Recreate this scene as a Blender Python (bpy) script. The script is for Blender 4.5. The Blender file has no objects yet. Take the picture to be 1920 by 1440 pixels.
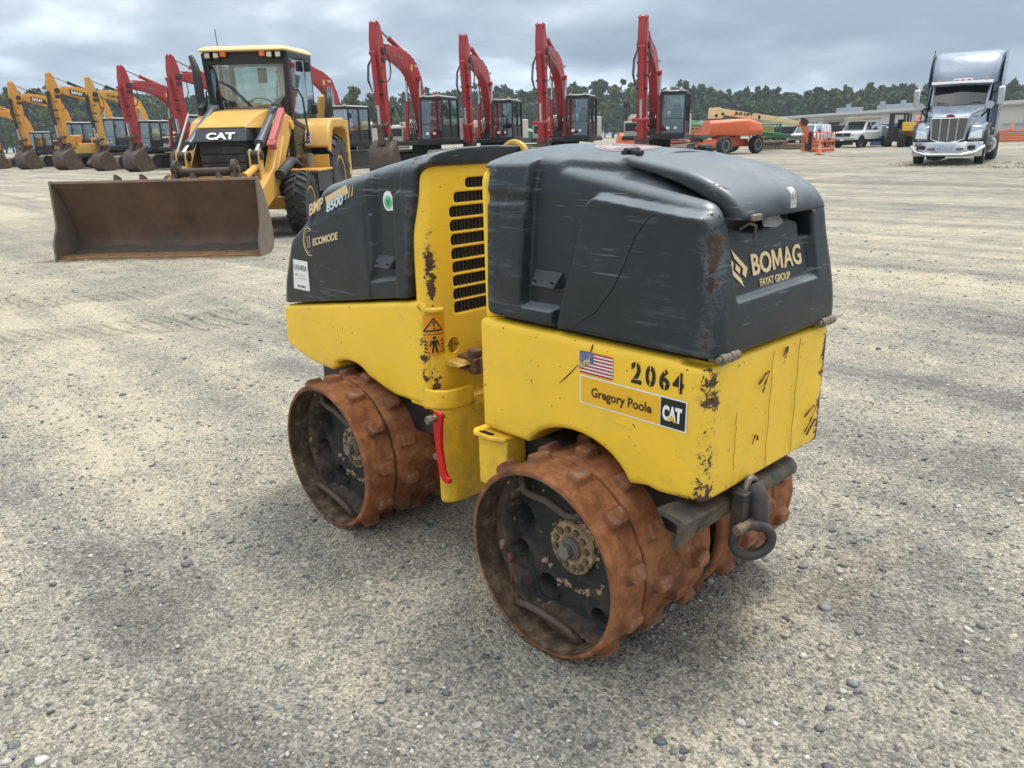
import bpy, bmesh, math, random
import numpy as np
from mathutils import Vector, Matrix, Euler
C = bpy.context.scene.collection
SC = bpy.context.scene
R_ = math.radians
rnd = random.Random(7)

# ---------------------------------------------------------------- camera
CAMPOS = Vector((1.7417, -1.6380, 1.2981)); YAW, PIT, ROL, FPX = 2.390798, 0.309112, -0.024085, 1450.83
cam_d = bpy.data.cameras.new('camera'); cam = bpy.data.objects.new('camera', cam_d); C.objects.link(cam)
fw = Vector((math.cos(PIT)*math.cos(YAW), math.cos(PIT)*math.sin(YAW), -math.sin(PIT)))
r0 = fw.cross(Vector((0, 0, 1))).normalized(); u0 = r0.cross(fw)
rr = math.cos(ROL)*r0 + math.sin(ROL)*u0; uu = -math.sin(ROL)*r0 + math.cos(ROL)*u0
m = Matrix((rr, uu, -fw)).transposed().to_4x4(); m.translation = CAMPOS
cam.matrix_world = m
cam_d.sensor_width = 36; cam_d.lens = 36*FPX/1920; cam_d.clip_start = 0.05; cam_d.clip_end = 3000
SC.camera = cam

# ---------------------------------------------------------------- light
SUN_AZ, SUN_EL = R_(95), R_(68)      # direction the light comes FROM
sun_d = bpy.data.lights.new('sun', 'SUN'); sun_d.energy = 2.0; sun_d.angle = R_(14); sun_d.color = (1, .955, .88)
sun = bpy.data.objects.new('sun', sun_d); C.objects.link(sun)
sdir = Vector((math.cos(SUN_EL)*math.cos(SUN_AZ), math.cos(SUN_EL)*math.sin(SUN_AZ), math.sin(SUN_EL)))
sun.rotation_euler = sdir.to_track_quat('Z', 'Y').to_euler()
world = bpy.data.worlds.new("World"); SC.world = world; world.use_nodes = True
def build_world():
    nt = world.node_tree; nt.nodes.clear(); N = nt.nodes; L = nt.links
    out = N.new('ShaderNodeOutputWorld'); bg = N.new('ShaderNodeBackground'); L.new(bg.outputs[0], out.inputs[0])
    sky = N.new('ShaderNodeTexSky'); sky.sky_type = 'NISHITA'; sky.sun_disc = False
    sky.sun_elevation = SUN_EL; sky.sun_rotation = math.pi/2 - SUN_AZ; sky.air_density = 1.2; sky.dust_density = 2
    tc = N.new('ShaderNodeTexCoord'); sep = N.new('ShaderNodeSeparateXYZ'); L.new(tc.outputs['Generated'], sep.inputs[0])
    def mth(op, a, b=None, clamp=False):
        n = N.new('ShaderNodeMath'); n.operation = op; n.use_clamp = clamp
        for i, v in enumerate((a, b)):
            if v is None: continue
            if isinstance(v, (int, float)): n.inputs[i].default_value = v
            else: L.new(v, n.inputs[i])
        return n.outputs[0]
    z = mth('MAXIMUM', sep.outputs[2], 0.0)
    zz = mth('ADD', z, 0.22)
    cx = mth('DIVIDE', sep.outputs[0], zz); cy = mth('DIVIDE', sep.outputs[1], zz)
    cmb = N.new('ShaderNodeCombineXYZ'); L.new(cx, cmb.inputs[0]); L.new(cy, cmb.inputs[1])
    def noise(scale, det, rough, off, dist=0.0):
        mp = N.new('ShaderNodeMapping'); mp.inputs['Location'].default_value = off; L.new(cmb.outputs[0], mp.inputs[0])
        n = N.new('ShaderNodeTexNoise'); n.inputs['Scale'].default_value = scale; n.inputs['Detail'].default_value = det
        n.inputs['Roughness'].default_value = rough; n.inputs['Distortion'].default_value = dist; L.new(mp.outputs[0], n.inputs['Vector'])
        return n.outputs['Fac']
    n1 = noise(0.75, 7, .50, (3.1, 7.7, 0), .25); n2 = noise(2.2, 5, .5, (1.7, 2.2, 0))
    mix = mth('ADD', mth('MULTIPLY', n1, .72), mth('MULTIPLY', n2, .28))
    ramp = N.new('ShaderNodeValToRGB'); L.new(mix, ramp.inputs[0]); cr = ramp.color_ramp
    cr.elements[0].position = .42; cr.elements[0].color = (2.7, 3.35, 4.0, 1)
    cr.elements[1].position = .61; cr.elements[1].color = (9.4, 9.7, 9.8, 1)
    e = cr.elements.new(.48); e.color = (3.7, 4.35, 4.95, 1)
    e = cr.elements.new(.53); e.color = (4.8, 5.4, 5.9, 1)
    # cloud deck: brighter overhead (as an overcast sky is), bluer and darker towards the horizon
    up = N.new('ShaderNodeValToRGB'); L.new(z, up.inputs[0]); u = up.color_ramp
    u.elements[0].position = 0.0; u.elements[0].color = (.64, .72, .83, 1)
    u.elements[1].position = 1.0; u.elements[1].color = (2.5, 2.35, 2.2, 1)
    for p_, c_ in ((.05, (.60, .70, .82)), (.14, (.82, .86, .92)), (.28, (1.02, 1.03, 1.04)), (.5, (1.9, 1.8, 1.7))):
        e = u.elements.new(p_); e.color = c_ + (1,)
    mul = N.new('ShaderNodeMix'); mul.data_type = 'RGBA'; mul.blend_type = 'MULTIPLY'; mul.inputs[0].default_value = 1
    L.new(ramp.outputs[0], mul.inputs[6]); L.new(up.outputs[0], mul.inputs[7])
    mx = N.new('ShaderNodeMix'); mx.data_type = 'RGBA'; mx.inputs[0].default_value = .9
    L.new(sky.outputs[0], mx.inputs[6]); L.new(mul.outputs[2], mx.inputs[7])
    L.new(mx.outputs[2], bg.inputs[0]); bg.inputs[1].default_value = 0.1
build_world()
SC.view_settings.view_transform = 'Standard'; SC.view_settings.look = 'None'
SC.view_settings.exposure = 0.62; SC.view_settings.gamma = 1
SC.view_settings.use_curve_mapping = False
SC.render.engine = 'CYCLES'; SC.cycles.use_denoising = True
SC.cycles.max_bounces = 6; SC.cycles.diffuse_bounces = 3; SC.cycles.glossy_bounces = 3; SC.cycles.transmission_bounces = 4
SC.cycles.transparent_max_bounces = 8; SC.cycles.volume_bounces = 0

# ---------------------------------------------------------------- helpers: objects
def tag(o, label=None, cat=None, group=None, kind=None):
    if label: o['label'] = label
    if cat: o['category'] = cat
    if group: o['group'] = group
    if kind: o['kind'] = kind
    return o
def thing(name, label, cat, loc=(0, 0, 0), rz=0, group=None, kind=None):
    o = bpy.data.objects.new(name, None); C.objects.link(o); o.empty_display_size = .2
    o.location = loc; o.rotation_euler = (0, 0, rz); return tag(o, label, cat, group, kind)
def link_mesh(name, V, F, mats, parent=None, smooth=None, mi=None, attrs=None, bevel=0, bseg=2):
    me = bpy.data.meshes.new(name)
    if isinstance(V, np.ndarray) and isinstance(F, np.ndarray):
        me.vertices.add(len(V)); me.vertices.foreach_set('co', V.astype(np.float32).ravel())
        k = F.shape[1]; me.loops.add(len(F)*k); me.loops.foreach_set('vertex_index', F.astype(np.int32).ravel())
        me.polygons.add(len(F)); me.polygons.foreach_set('loop_start', np.arange(0, len(F)*k, k, dtype=np.int32))
        me.update(calc_edges=True); me.validate()
    else:
        me.from_pydata([tuple(v) for v in V], [], [tuple(f) for f in F]); me.update()
    if not isinstance(mats, (list, tuple)): mats = [mats]
    for m_ in mats: me.materials.append(m_)
    if mi is not None: me.polygons.foreach_set('material_index', np.asarray(mi, dtype=np.int32))
    if smooth is not None:
        me.shade_smooth()
        if smooth < 170: me.set_sharp_from_angle(angle=R_(smooth))
    if attrs:
        for k_, v_ in attrs.items():
            v_ = np.asarray(v_, dtype=np.float32)
            if v_.ndim == 1:
                a = me.attributes.new(k_, 'FLOAT', 'POINT'); a.data.foreach_set('value', v_)
            else:
                a = me.attributes.new(k_, 'FLOAT_COLOR', 'POINT'); a.data.foreach_set('color', v_.ravel())
    o = bpy.data.objects.new(name, me); C.objects.link(o)
    if parent: o.parent = parent
    if bevel:
        b = o.modifiers.new('bevel', 'BEVEL'); b.width = bevel; b.segments = bseg; b.limit_method = 'ANGLE'; b.angle_limit = R_(35)
        b.use_clamp_overlap = True
    return o
class MB:
    """collects shapes and links them as ONE mesh"""
    def __init__(s, T=None): s.V = []; s.F = []; s.M = []; s.T = T; s.m = 0
    def add(s, V, F):
        n = len(s.V)
        if s.T is not None: V = [s.T @ Vector(v) for v in V]
        s.V += [tuple(v) for v in V]; s.F += [tuple(i+n for i in f) for f in F]; s.M += [s.m]*len(F); return s
    def box(s, c, d, rot=None, top=None):
        hx, hy, hz = d[0]/2, d[1]/2, d[2]/2; V = []
        for z in (-1, 1):
            k = top if (top and z > 0) else (1, 1)
            for x, y in ((-1, -1), (1, -1), (1, 1), (-1, 1)): V.append(Vector((x*hx*k[0], y*hy*k[1], z*hz)))
        if rot is not None:
            M_ = Euler(rot).to_matrix() if not isinstance(rot, Matrix) else rot
            V = [M_ @ v for v in V]
        V = [v + Vector(c) for v in V]
        return s.add(V, [(0, 3, 2, 1), (4, 5, 6, 7), (0, 1, 5, 4), (1, 2, 6, 5), (2, 3, 7, 6), (3, 0, 4, 7)])
    def frame(s, p, q, up=(0, 0, 1)):
        p = Vector(p); q = Vector(q); d = (q-p).normalized(); up = Vector(up)
        if abs(d.dot(up)) > .99: up = Vector((1, 0, 0))
        a = d.cross(up).normalized(); return p, q, a, a.cross(d)
    def bar(s, p, q, w, h, w2=None, h2=None, up=(0, 0, 1)):
        p, q, a, b = s.frame(p, q, up); V = []
        for c, ww, hh in ((p, w, h), (q, w2 or w, h2 or h)):
            for x, y in ((-1, -1), (1, -1), (1, 1), (-1, 1)): V.append(c + a*x*ww/2 + b*y*hh/2)
        return s.add(V, [(0, 1, 2, 3)[::-1], (4, 5, 6, 7), (0, 1, 5, 4), (1, 2, 6, 5), (2, 3, 7, 6), (3, 0, 4, 7)])
    def cyl(s, p, q, r, r2=None, n=16, cap=True):
        p, q, a, b = s.frame(p, q); r2 = r if r2 is None else r2; V = []
        for c, k in ((p, r), (q, r2)):
            for i in range(n): t = 2*math.pi*i/n; V.append(c + a*math.cos(t)*k + b*math.sin(t)*k)
        F = [(i, (i+1) % n, n+(i+1) % n, n+i) for i in range(n)]
        if cap: F += [tuple(range(n))[::-1], tuple(range(n, 2*n))]
        return s.add(V, F)
    def tube(s, pts, r, n=8, closed=False):
        pts = [Vector(p) for p in pts]; V = []; F = []; m_ = len(pts); pa = None
        rs = r if isinstance(r, (list, tuple)) else [r]*m_
        for i, p in enumerate(pts):
            if closed: d = pts[(i+1) % m_] - pts[i-1]
            else: d = pts[min(i+1, m_-1)] - pts[max(i-1, 0)]
            d.normalize()
            if pa is None:
                pa = d.cross(Vector((0, 0, 1)))
                if pa.length < .1: pa = d.cross(Vector((1, 0, 0)))
            a = (pa - d*pa.dot(d)).normalized(); pa = a; b = d.cross(a)
            for k in range(n): t = 2*math.pi*k/n; V.append(p + a*math.cos(t)*rs[i] + b*math.sin(t)*rs[i])
        for i in range(m_ if closed else m_-1):
            j = (i+1) % m_
            for k in range(n): l = (k+1) % n; F.append((i*n+k, i*n+l, j*n+l, j*n+k))
        if not closed: F += [tuple(range(n))[::-1], tuple(range((m_-1)*n, m_*n))]
        return s.add(V, F)
    def prism(s, poly, a0, a1, axis=1, inset=None):
        """polygon in the two other axes extruded along axis from a0 to a1"""
        n = len(poly); V = []
        cx = sum(p[0] for p in poly)/n; cy = sum(p[1] for p in poly)/n
        for k, a in enumerate((a0, a1)):
            for x, y in poly:
                if inset and k == 1: x, y = cx+(x-cx)*inset, cy+(y-cy)*inset
                V.append({0: (a, x, y), 1: (x, a, y), 2: (x, y, a)}[axis])
        F = [tuple(range(n)), tuple(range(n, 2*n))[::-1]] + [((i+1) % n, i, n+i, n+(i+1) % n) for i in range(n)]
        return s.add(V, F)
    def loft(s, rings, closed=False, caps=True):
        n = len(rings[0]); V = [p for r in rings for p in r]; F = []
        for i in range(len(rings)-1):
            for k in range(n): l = (k+1) % n; F.append((i*n+k, i*n+l, (i+1)*n+l, (i+1)*n+k))
        if caps: F += [tuple(range(n))[::-1], tuple(range((len(rings)-1)*n, len(rings)*n))]
        return s.add(V, F)
    def lathe(s, prof, c, axis=1, n=32, close=False):
        """prof: list of (radius, along)"""
        V = []; F = []; m_ = len(prof)
        for i in range(n):
            t = 2*math.pi*i/n; ct, st = math.cos(t), math.sin(t)
            for r, a in prof:
                v = {0: (a, r*ct, r*st), 1: (r*ct, a, r*st), 2: (r*ct, r*st, a)}[axis]
                V.append((v[0]+c[0], v[1]+c[1], v[2]+c[2]))
        for i in range(n):
            j = (i+1) % n
            for k in range(m_ if close else m_-1): l = (k+1) % m_; F.append((i*m_+k, i*m_+l, j*m_+l, j*m_+k))
        if not close:
            if prof[0][0] > 0: F.append(tuple(i*m_ for i in range(n)))
            if prof[-1][0] > 0: F.append(tuple(i*m_+m_-1 for i in range(n))[::-1])
        return s.add(V, F)
    def build(s, name, mats, parent=None, smooth=30, bevel=0, bseg=2):
        o = link_mesh(name, s.V, s.F, mats, parent, smooth, s.M if isinstance(mats, (list, tuple)) else None, bevel=bevel, bseg=bseg)
        bm = bmesh.new(); bm.from_mesh(o.data); bmesh.ops.recalc_face_normals(bm, faces=bm.faces); bm.to_mesh(o.data); bm.free()
        if smooth is not None: o.data.set_sharp_from_angle(angle=R_(smooth))
        return o
def copy_tree(o, parent=None):
    c = o.copy(); C.objects.link(c); c.parent = parent
    for ch in [x for x in list(C.objects) if x.parent == o]: copy_tree(ch, c)
    return c
def text_obj(s, name, mat, parent, P, X, Y, size, w=None, bold=0.0, ext=.0006, shear=0, align='LEFT', surf=None, spacing=1.0):
    """flat lettering as mesh: P origin of baseline, X/Y unit directions; w = total width to fit; size = cap height"""
    cu = bpy.data.curves.new(name, 'FONT'); cu.body = s; cu.size = 1; cu.offset = bold; cu.shear = shear; cu.space_character = spacing
    cu.resolution_u = 3; cu.fill_mode = 'BOTH' if ext else 'FRONT'; cu.extrude = ext/size if ext else 0
    to = bpy.data.objects.new('tmp', cu); C.objects.link(to); dg = bpy.context.evaluated_depsgraph_get(); dg.update()
    me = bpy.data.meshes.new_from_object(to.evaluated_get(dg)); C.objects.unlink(to); bpy.data.objects.remove(to)
    co = np.array([v.co[:] for v in me.vertices]); x0, x1 = co[:, 0].min(), co[:, 0].max()
    capk = size/.70
    sx = (w/(x1-x0)) if w else capk
    ox = {'LEFT': x0, 'CENTER': (x0+x1)/2}[align]
    P, X, Y = Vector(P), Vector(X).normalized(), Vector(Y).normalized(); Z = X.cross(Y)
    for v in me.vertices:
        q = P + X*((v.co.x-ox)*sx) + Y*(v.co.y*capk) + Z*(v.co.z*size)
        if surf: q = surf(q)
        v.co = q
    me.name = name; me.materials.clear(); me.materials.append(mat)
    o = bpy.data.objects.new(name, me); C.objects.link(o); o.parent = parent; return o

# ---------------------------------------------------------------- helpers: materials
def new_mat(name):
    m_ = bpy.data.materials.new(name); m_.use_nodes = True; nt = m_.node_tree
    b = nt.nodes['Principled BSDF']; return m_, nt, b
class NB:
    """tiny node builder"""
    def __init__(s, nt): s.nt = nt; s.N = nt.nodes; s.L = nt.links; s._c = {}
    def co(s, kind='Object'):
        if kind not in s._c:
            if kind == 'World':
                g = s.N.new('ShaderNodeNewGeometry'); s._c[kind] = g.outputs['Position']
            else:
                t = s.N.new('ShaderNodeTexCoord'); s._c[kind] = t.outputs[kind]
        return s._c[kind]
    def put(s, sock, v):
        if isinstance(v, (int, float)): sock.default_value = v
        elif isinstance(v, (tuple, list)):
            sock.default_value = tuple(v) + ((1,) if len(sock.default_value) == 4 and len(v) == 3 else ())
        else: s.L.new(v, sock)
    def m(s, op, a, b=0.0, clamp=False):
        n = s.N.new('ShaderNodeMath'); n.operation = op; n.use_clamp = clamp; s.put(n.inputs[0], a); s.put(n.inputs[1], b); return n.outputs[0]
    def noise(s, scale=5, det=4, rough=.55, dist=0, vec=None, stretch=None, out='Fac', off=None):
        v = vec if vec is not None else s.co()
        if stretch or off:
            mp = s.N.new('ShaderNodeMapping'); s.L.new(v, mp.inputs[0])
            if stretch: mp.inputs['Scale'].default_value = stretch
            if off: mp.inputs['Location'].default_value = off
            v = mp.outputs[0]
        n = s.N.new('ShaderNodeTexNoise'); s.L.new(v, n.inputs['Vector']); n.inputs['Scale'].default_value = scale
        n.inputs['Detail'].default_value = det; n.inputs['Roughness'].default_value = rough; n.inputs['Distortion'].default_value = dist
        return n.outputs[out]
    def vor(s, scale=5, feature='F1', out='Distance', vec=None, rand=1, stretch=None):
        v = vec if vec is not None else s.co()
        if stretch:
            mp = s.N.new('ShaderNodeMapping'); s.L.new(v, mp.inputs[0]); mp.inputs['Scale'].default_value = stretch; v = mp.outputs[0]
        n = s.N.new('ShaderNodeTexVoronoi'); n.feature = feature; s.L.new(v, n.inputs['Vector']); n.inputs['Scale'].default_value = scale
        n.inputs['Randomness'].default_value = rand
        return n.outputs[out]
    def ramp(s, fac, stops, interp='LINEAR'):
        n = s.N.new('ShaderNodeValToRGB'); s.put(n.inputs[0], fac); cr = n.color_ramp; cr.interpolation = interp
        for i, (p, c) in enumerate(stops):
            if isinstance(c, (int, float)): c = (c, c, c)
            e = cr.elements[i] if i < 2 else cr.elements.new(p)
            e.position = p; e.color = tuple(c) + (1,)
        return n.outputs[0]
    def step(s, x, lo, hi):
        n = s.N.new('ShaderNodeMapRange'); s.put(n.inputs[0], x); n.inputs[1].default_value = lo; n.inputs[2].default_value = hi
        n.interpolation_type = 'SMOOTHSTEP'; return n.outputs[0]
    def mix(s, f, a, b, mode='MIX'):
        n = s.N.new('ShaderNodeMix'); n.data_type = 'RGBA'; n.blend_type = mode; s.put(n.inputs[0], f); s.put(n.inputs[6], a); s.put(n.inputs[7], b); return n.outputs[2]
    def attr(s, name, out='Fac'):
        n = s.N.new('ShaderNodeAttribute'); n.attribute_name = name; return n.outputs[out]
    def bump(s, h, strength=.3, dist=.01, prev=None):
        n = s.N.new('ShaderNodeBump'); n.inputs['Strength'].default_value = strength; n.inputs['Distance'].default_value = dist
        s.put(n.inputs['Height'], h)
        if prev is not None: s.L.new(prev, n.inputs['Normal'])
        return n.outputs[0]
    def sep(s, v):
        n = s.N.new('ShaderNodeSeparateXYZ'); s.L.new(v, n.inputs[0]); return n.outputs
def simple(name, col, rough=.5, metal=0, var=.12, scale=6, dust=0, dustcol=(.30, .25, .18), bump=0, spec=.5, coat=0):
    m_, nt, b = new_mat(name); n = NB(nt); c = Vector(col)
    base = n.ramp(n.noise(scale, 5, .6), [(.3, tuple(c*(1-var))), (.7, tuple(c*(1+var)))])
    if dust:
        d = n.step(n.noise(scale*.7, 6, .65, off=(3, 1, 2)), .62-dust*.35, .80-dust*.2)
        base = n.mix(n.m('MULTIPLY', d, min(1, dust*1.4)), base, dustcol)
    n.L.new(base, b.inputs['Base Color']) if not isinstance(base, tuple) else None
    rr_ = n.ramp(n.noise(scale*2.2, 3, .5, off=(5, 5, 5)), [(.3, max(.02, rough-.08)), (.7, min(1, rough+.1))]); n.L.new(rr_, b.inputs['Roughness'])
    b.inputs['Metallic'].default_value = metal; b.inputs['Specular IOR Level'].default_value = spec
    if coat: b.inputs['Coat Weight'].default_value = coat; b.inputs['Coat Roughness'].default_value = .08
    if bump: n.L.new(n.bump(n.noise(scale*6, 5, .6), bump, .01), b.inputs['Normal'])
    return m_
def glass(name, tint=(.55, .75, .72), alpha=.45, rough=.03):
    """thin window pane: part see-through, part mirror"""
    m_, nt, b = new_mat(name); N = nt.nodes; L = nt.links
    gl = N.new('ShaderNodeBsdfGlossy'); gl.inputs[0].default_value = (.9, .95, .95, 1); gl.inputs['Roughness'].default_value = rough
    tr = N.new('ShaderNodeBsdfTransparent'); tr.inputs[0].default_value = (*tint, 1); lw = N.new('ShaderNodeLayerWeight'); lw.inputs[0].default_value = .35
    mr = N.new('ShaderNodeMapRange'); L.new(lw.outputs['Facing'], mr.inputs[0]); mr.inputs[3].default_value = alpha*.58; mr.inputs[4].default_value = min(1, alpha*1.5)
    mx = N.new('ShaderNodeMixShader'); L.new(mr.outputs[0], mx.inputs[0])
    out = N['Material Output']; L.new(tr.outputs[0], mx.inputs[1]); L.new(gl.outputs[0], mx.inputs[2]); L.new(mx.outputs[0], out.inputs[0]); N.remove(b); return m_

# ---------------------------------------------------------------- helpers: signed distance modelling
def sdpoly(x, y, P):
    """signed distance to polygon, negative inside"""
    d = np.full(np.broadcast(x, y).shape, 1e9); s = np.ones(d.shape); n = len(P)
    for i in range(n):
        ax, ay = P[i]; bx, by = P[i-1]; ex, ey = bx-ax, by-ay; wx, wy = x-ax, y-ay
        t = np.clip((wx*ex+wy*ey)/(ex*ex+ey*ey+1e-12), 0, 1); d = np.minimum(d, (wx-ex*t)**2+(wy-ey*t)**2)
        c1 = y >= ay; c2 = y < by; c3 = ex*wy > ey*wx
        s = np.where((c1 & c2 & c3) | (~c1 & ~c2 & ~c3), -s, s)
    return s*np.sqrt(d)
def smax(a, b, k):
    h = np.maximum(k-np.abs(a-b), 0)/k; return np.maximum(a, b)+h*h*k*.25
def smin(a, b, k): return -smax(-a, -b, k)
def sstep(x, a, b):
    t = np.clip((x-a)/(b-a), 0, 1); return t*t*(3-2*t)
def inside(sd, w): return 1-sstep(sd, -w, w)
def surfnet(f, o, h):
    """surface nets: field f on grid -> quads"""
    nx, ny, nz = f.shape; s = f < 0
    S = np.zeros((nx-1, ny-1, nz-1, 3), np.float32); cnt = np.zeros((nx-1, ny-1, nz-1), np.float32)
    for ax in range(3):
        a = [slice(None)]*3; b = [slice(None)]*3; a[ax] = slice(0, -1); b[ax] = slice(1, None)
        fa, fb = f[tuple(a)], f[tuple(b)]; cr = s[tuple(a)] != s[tuple(b)]
        t = np.where(cr, fa/np.where(cr, fa-fb, 1), 0).astype(np.float32)
        o1, o2 = [i for i in range(3) if i != ax]
        for i in (0, 1):
            for j in (0, 1):
                sl = [slice(None)]*3; sl[o1] = slice(i, f.shape[o1]-1+i); sl[o2] = slice(j, f.shape[o2]-1+j)
                c = cr[tuple(sl)]; off = [0, 0, 0]; off[o1] = i; off[o2] = j
                for d in range(3): S[..., d] += np.where(c, (t[tuple(sl)] if d == ax else off[d]), 0)
                cnt += c
    idx = -np.ones(cnt.shape, np.int64); act = cnt > 0; idx[act] = np.arange(act.sum())
    I = np.argwhere(act); V = (I + S[act]/cnt[act][:, None])*h + np.array(o)
    Q = []
    for ax in range(3):
        o1, o2 = [(1, 2), (2, 0), (0, 1)][ax]
        a = [slice(None)]*3; b = [slice(None)]*3; a[ax] = slice(0, -1); b[ax] = slice(1, None)
        cr = s[tuple(a)] != s[tuple(b)]; inn = s[tuple(a)]
        E_ = np.argwhere(cr); E_ = E_[(E_[:, o1] > 0) & (E_[:, o2] > 0) & (E_[:, o1] < f.shape[o1]-1) & (E_[:, o2] < f.shape[o2]-1)]
        def g(i, j):
            k = E_.copy(); k[:, o1] -= i; k[:, o2] -= j; return idx[k[:, 0], k[:, 1], k[:, 2]]
        q = np.stack([g(1, 1), g(0, 1), g(0, 0), g(1, 0)], 1); fl = ~inn[E_[:, 0], E_[:, 1], E_[:, 2]]
        q[fl] = q[fl][:, ::-1]; Q.append(q)
    return V, np.concatenate(Q)
def grid(lo, hi, h):
    ax = [np.arange(lo[i]-2*h, hi[i]+3*h, h) for i in range(3)]
    return np.meshgrid(*ax, indexing='ij', sparse=True), (ax[0][0], ax[1][0], ax[2][0])
def sdobj(name, fn, lo, hi, h, mats, parent, T=None, wear=None, smooth=180):
    (x, y, z), o = grid(lo, hi, h); f = fn(x, y, z); f = np.broadcast_to(f, (x.shape[0], y.shape[1], z.shape[2]))
    V, Q = surfnet(f, o, h); at = None
    if wear is not None: at = {'wear': wear(V[:, 0], V[:, 1], V[:, 2])}
    if T is not None: V = V @ np.array(T.to_3x3()).T
    return link_mesh(name, V, Q, mats, parent, smooth, attrs=at)
def vnoise(x, y, seed=0):
    """2-D value noise, -1..1"""
    xi = np.floor(x).astype(np.int64); yi = np.floor(y).astype(np.int64); fx = x-xi; fy = y-yi
    fx = fx*fx*(3-2*fx); fy = fy*fy*(3-2*fy)
    def hsh(a, b):
        h = (a*374761393 + b*668265263 + seed*974634777) & 0xffffffff; h = ((h ^ (h >> 13))*1274126177) & 0xffffffff
        return ((h ^ (h >> 16)) & 0xffff)/32767.5-1
    return (hsh(xi, yi)*(1-fx)+hsh(xi+1, yi)*fx)*(1-fy)+(hsh(xi, yi+1)*(1-fx)+hsh(xi+1, yi+1)*fx)*fy
# ---------------------------------------------------------------- ground
def m_ground():
    m_, nt, b = new_mat('gravel_ground'); n = NB(nt); P = n.co('World')
    def rot(v, ang, sc, loc=(0, 0, 0)):
        mp = n.N.new('ShaderNodeMapping'); n.L.new(v, mp.inputs[0]); mp.inputs['Rotation'].default_value = (0, 0, R_(ang)); mp.inputs['Scale'].default_value = sc; mp.inputs['Location'].default_value = loc; return mp.outputs[0]
    big = n.noise(.33, 6, .62, .6, vec=rot(P, -35, (1, .38, 1)))
    med = n.noise(1.9, 6, .68, .4, vec=rot(P, -30, (1, .6, 1)))
    strk = n.noise(1.0, 5, .6, 1.2, vec=rot(P, -68, (.10, 1.3, 1)))
    strk2 = n.noise(1.0, 5, .6, .8, vec=rot(P, -108, (.07, 1.0, 1), (4, 9, 0)))
    s = n.sep(P)
    dx = n.m('SUBTRACT', s[0], 1.3); dy = n.m('SUBTRACT', s[1], -.35)
    rad = n.m('SQRT', n.m('ADD', n.m('MULTIPLY', dx, dx), n.m('MULTIPLY', n.m('MULTIPLY', dy, dy), .8)))
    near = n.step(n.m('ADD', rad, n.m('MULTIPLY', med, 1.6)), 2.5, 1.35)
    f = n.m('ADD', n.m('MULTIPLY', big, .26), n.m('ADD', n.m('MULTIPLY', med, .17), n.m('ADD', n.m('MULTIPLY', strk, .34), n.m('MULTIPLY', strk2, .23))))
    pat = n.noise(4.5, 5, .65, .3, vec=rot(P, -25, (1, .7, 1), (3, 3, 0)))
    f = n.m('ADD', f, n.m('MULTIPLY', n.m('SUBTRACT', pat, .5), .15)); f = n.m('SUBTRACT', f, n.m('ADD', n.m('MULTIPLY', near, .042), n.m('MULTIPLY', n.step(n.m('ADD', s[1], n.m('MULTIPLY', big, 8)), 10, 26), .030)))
    f = n.m('ADD', f, n.m('MULTIPLY', n.m('SUBTRACT', n.noise(28, 5, .75, .4, vec=P, off=(7, 7, 0)), .5), .20))
    tan = n.step(f, .50, .56)
    base = n.ramp(f, [(.40, (.165, .161, .148)), (.455, (.262, .252, .225)), (.505, (.335, .313, .262)), (.54, (.405, .368, .295)), (.64, (.51, .46, .37))])
    ocr = n.step(n.noise(1.3, 4, .5, .5, vec=rot(P, -30, (1, .3, 1), (20, 3, 0))), .61, .70)
    base = n.mix(n.m('MULTIPLY', ocr, .12), base, (.46, .33, .19))
    # pad prints left by the roller: rows of smooth tan dimples
    ps = n.N.new('ShaderNodeMapping'); n.L.new(P, ps.inputs[0]); ps.inputs['Scale'].default_value = (6.2, 8.5, 0); pv = n.vor(1, vec=ps.outputs[0], rand=.55)
    reg = n.m('MULTIPLY', n.m('MULTIPLY', n.step(s[0], .75, 1.1), n.step(s[0], 3.1, 2.0)), n.m('MULTIPLY', n.step(s[1], -1.25, -.9), n.step(s[1], .7, .35)))
    pr = n.m('MULTIPLY', n.m('MULTIPLY', n.step(n.m('ADD', pv, n.m('MULTIPLY', n.noise(35, 3, .6, vec=P), .25)), .42, .26), reg), n.step(med, .42, .56))
    base = n.mix(n.m('MULTIPLY', pr, .45), base, (.37, .335, .27))
    # raggedness of the patches, then single grains and chips
    jit = n.N.new('ShaderNodeVectorMath'); jit.operation = 'MULTIPLY_ADD'; n.L.new(n.noise(60, 2, .5, vec=P, out='Color'), jit.inputs[0]); jit.inputs[1].default_value = (.018, .018, .018); n.L.new(P, jit.inputs[2]); Q = jit.outputs[0]
    g1 = n.vor(150, out='Color', vec=P); g2 = n.vor(58, out='Color', vec=Q); d2 = n.vor(58, vec=Q); g3 = n.vor(23, out='Color', vec=Q); d3 = n.vor(23, vec=Q)
    v1 = n.sep(g1)[0]; v2 = n.sep(g2)[0]; v3 = n.sep(g3)[1]
    k1 = n.ramp(v1, [(0, .55), (.5, .98), (1, 1.42)]); k1 = n.mix(n.m('MULTIPLY', tan, .55), k1, (1, 1, 1))
    k2 = n.ramp(v2, [(0, .50), (.35, .90), (.8, 1.05), (1, 1.7)])
    base = n.mix(1, base, k1, 'MULTIPLY')
    m2 = n.m('MULTIPLY', n.step(d2, .46, .30), n.m('MULTIPLY', n.step(n.sep(g2)[1], .42, .5), n.m('SUBTRACT', 1, n.m('MULTIPLY', tan, .6))))
    base = n.mix(n.m('MULTIPLY', m2, .8), base, n.mix(1, n.mix(.45, base, (.23, .23, .225)), k2, 'MULTIPLY'))
    m3 = n.m('MULTIPLY', n.step(d3, .34, .24), n.step(v3, .80, .84))
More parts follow.
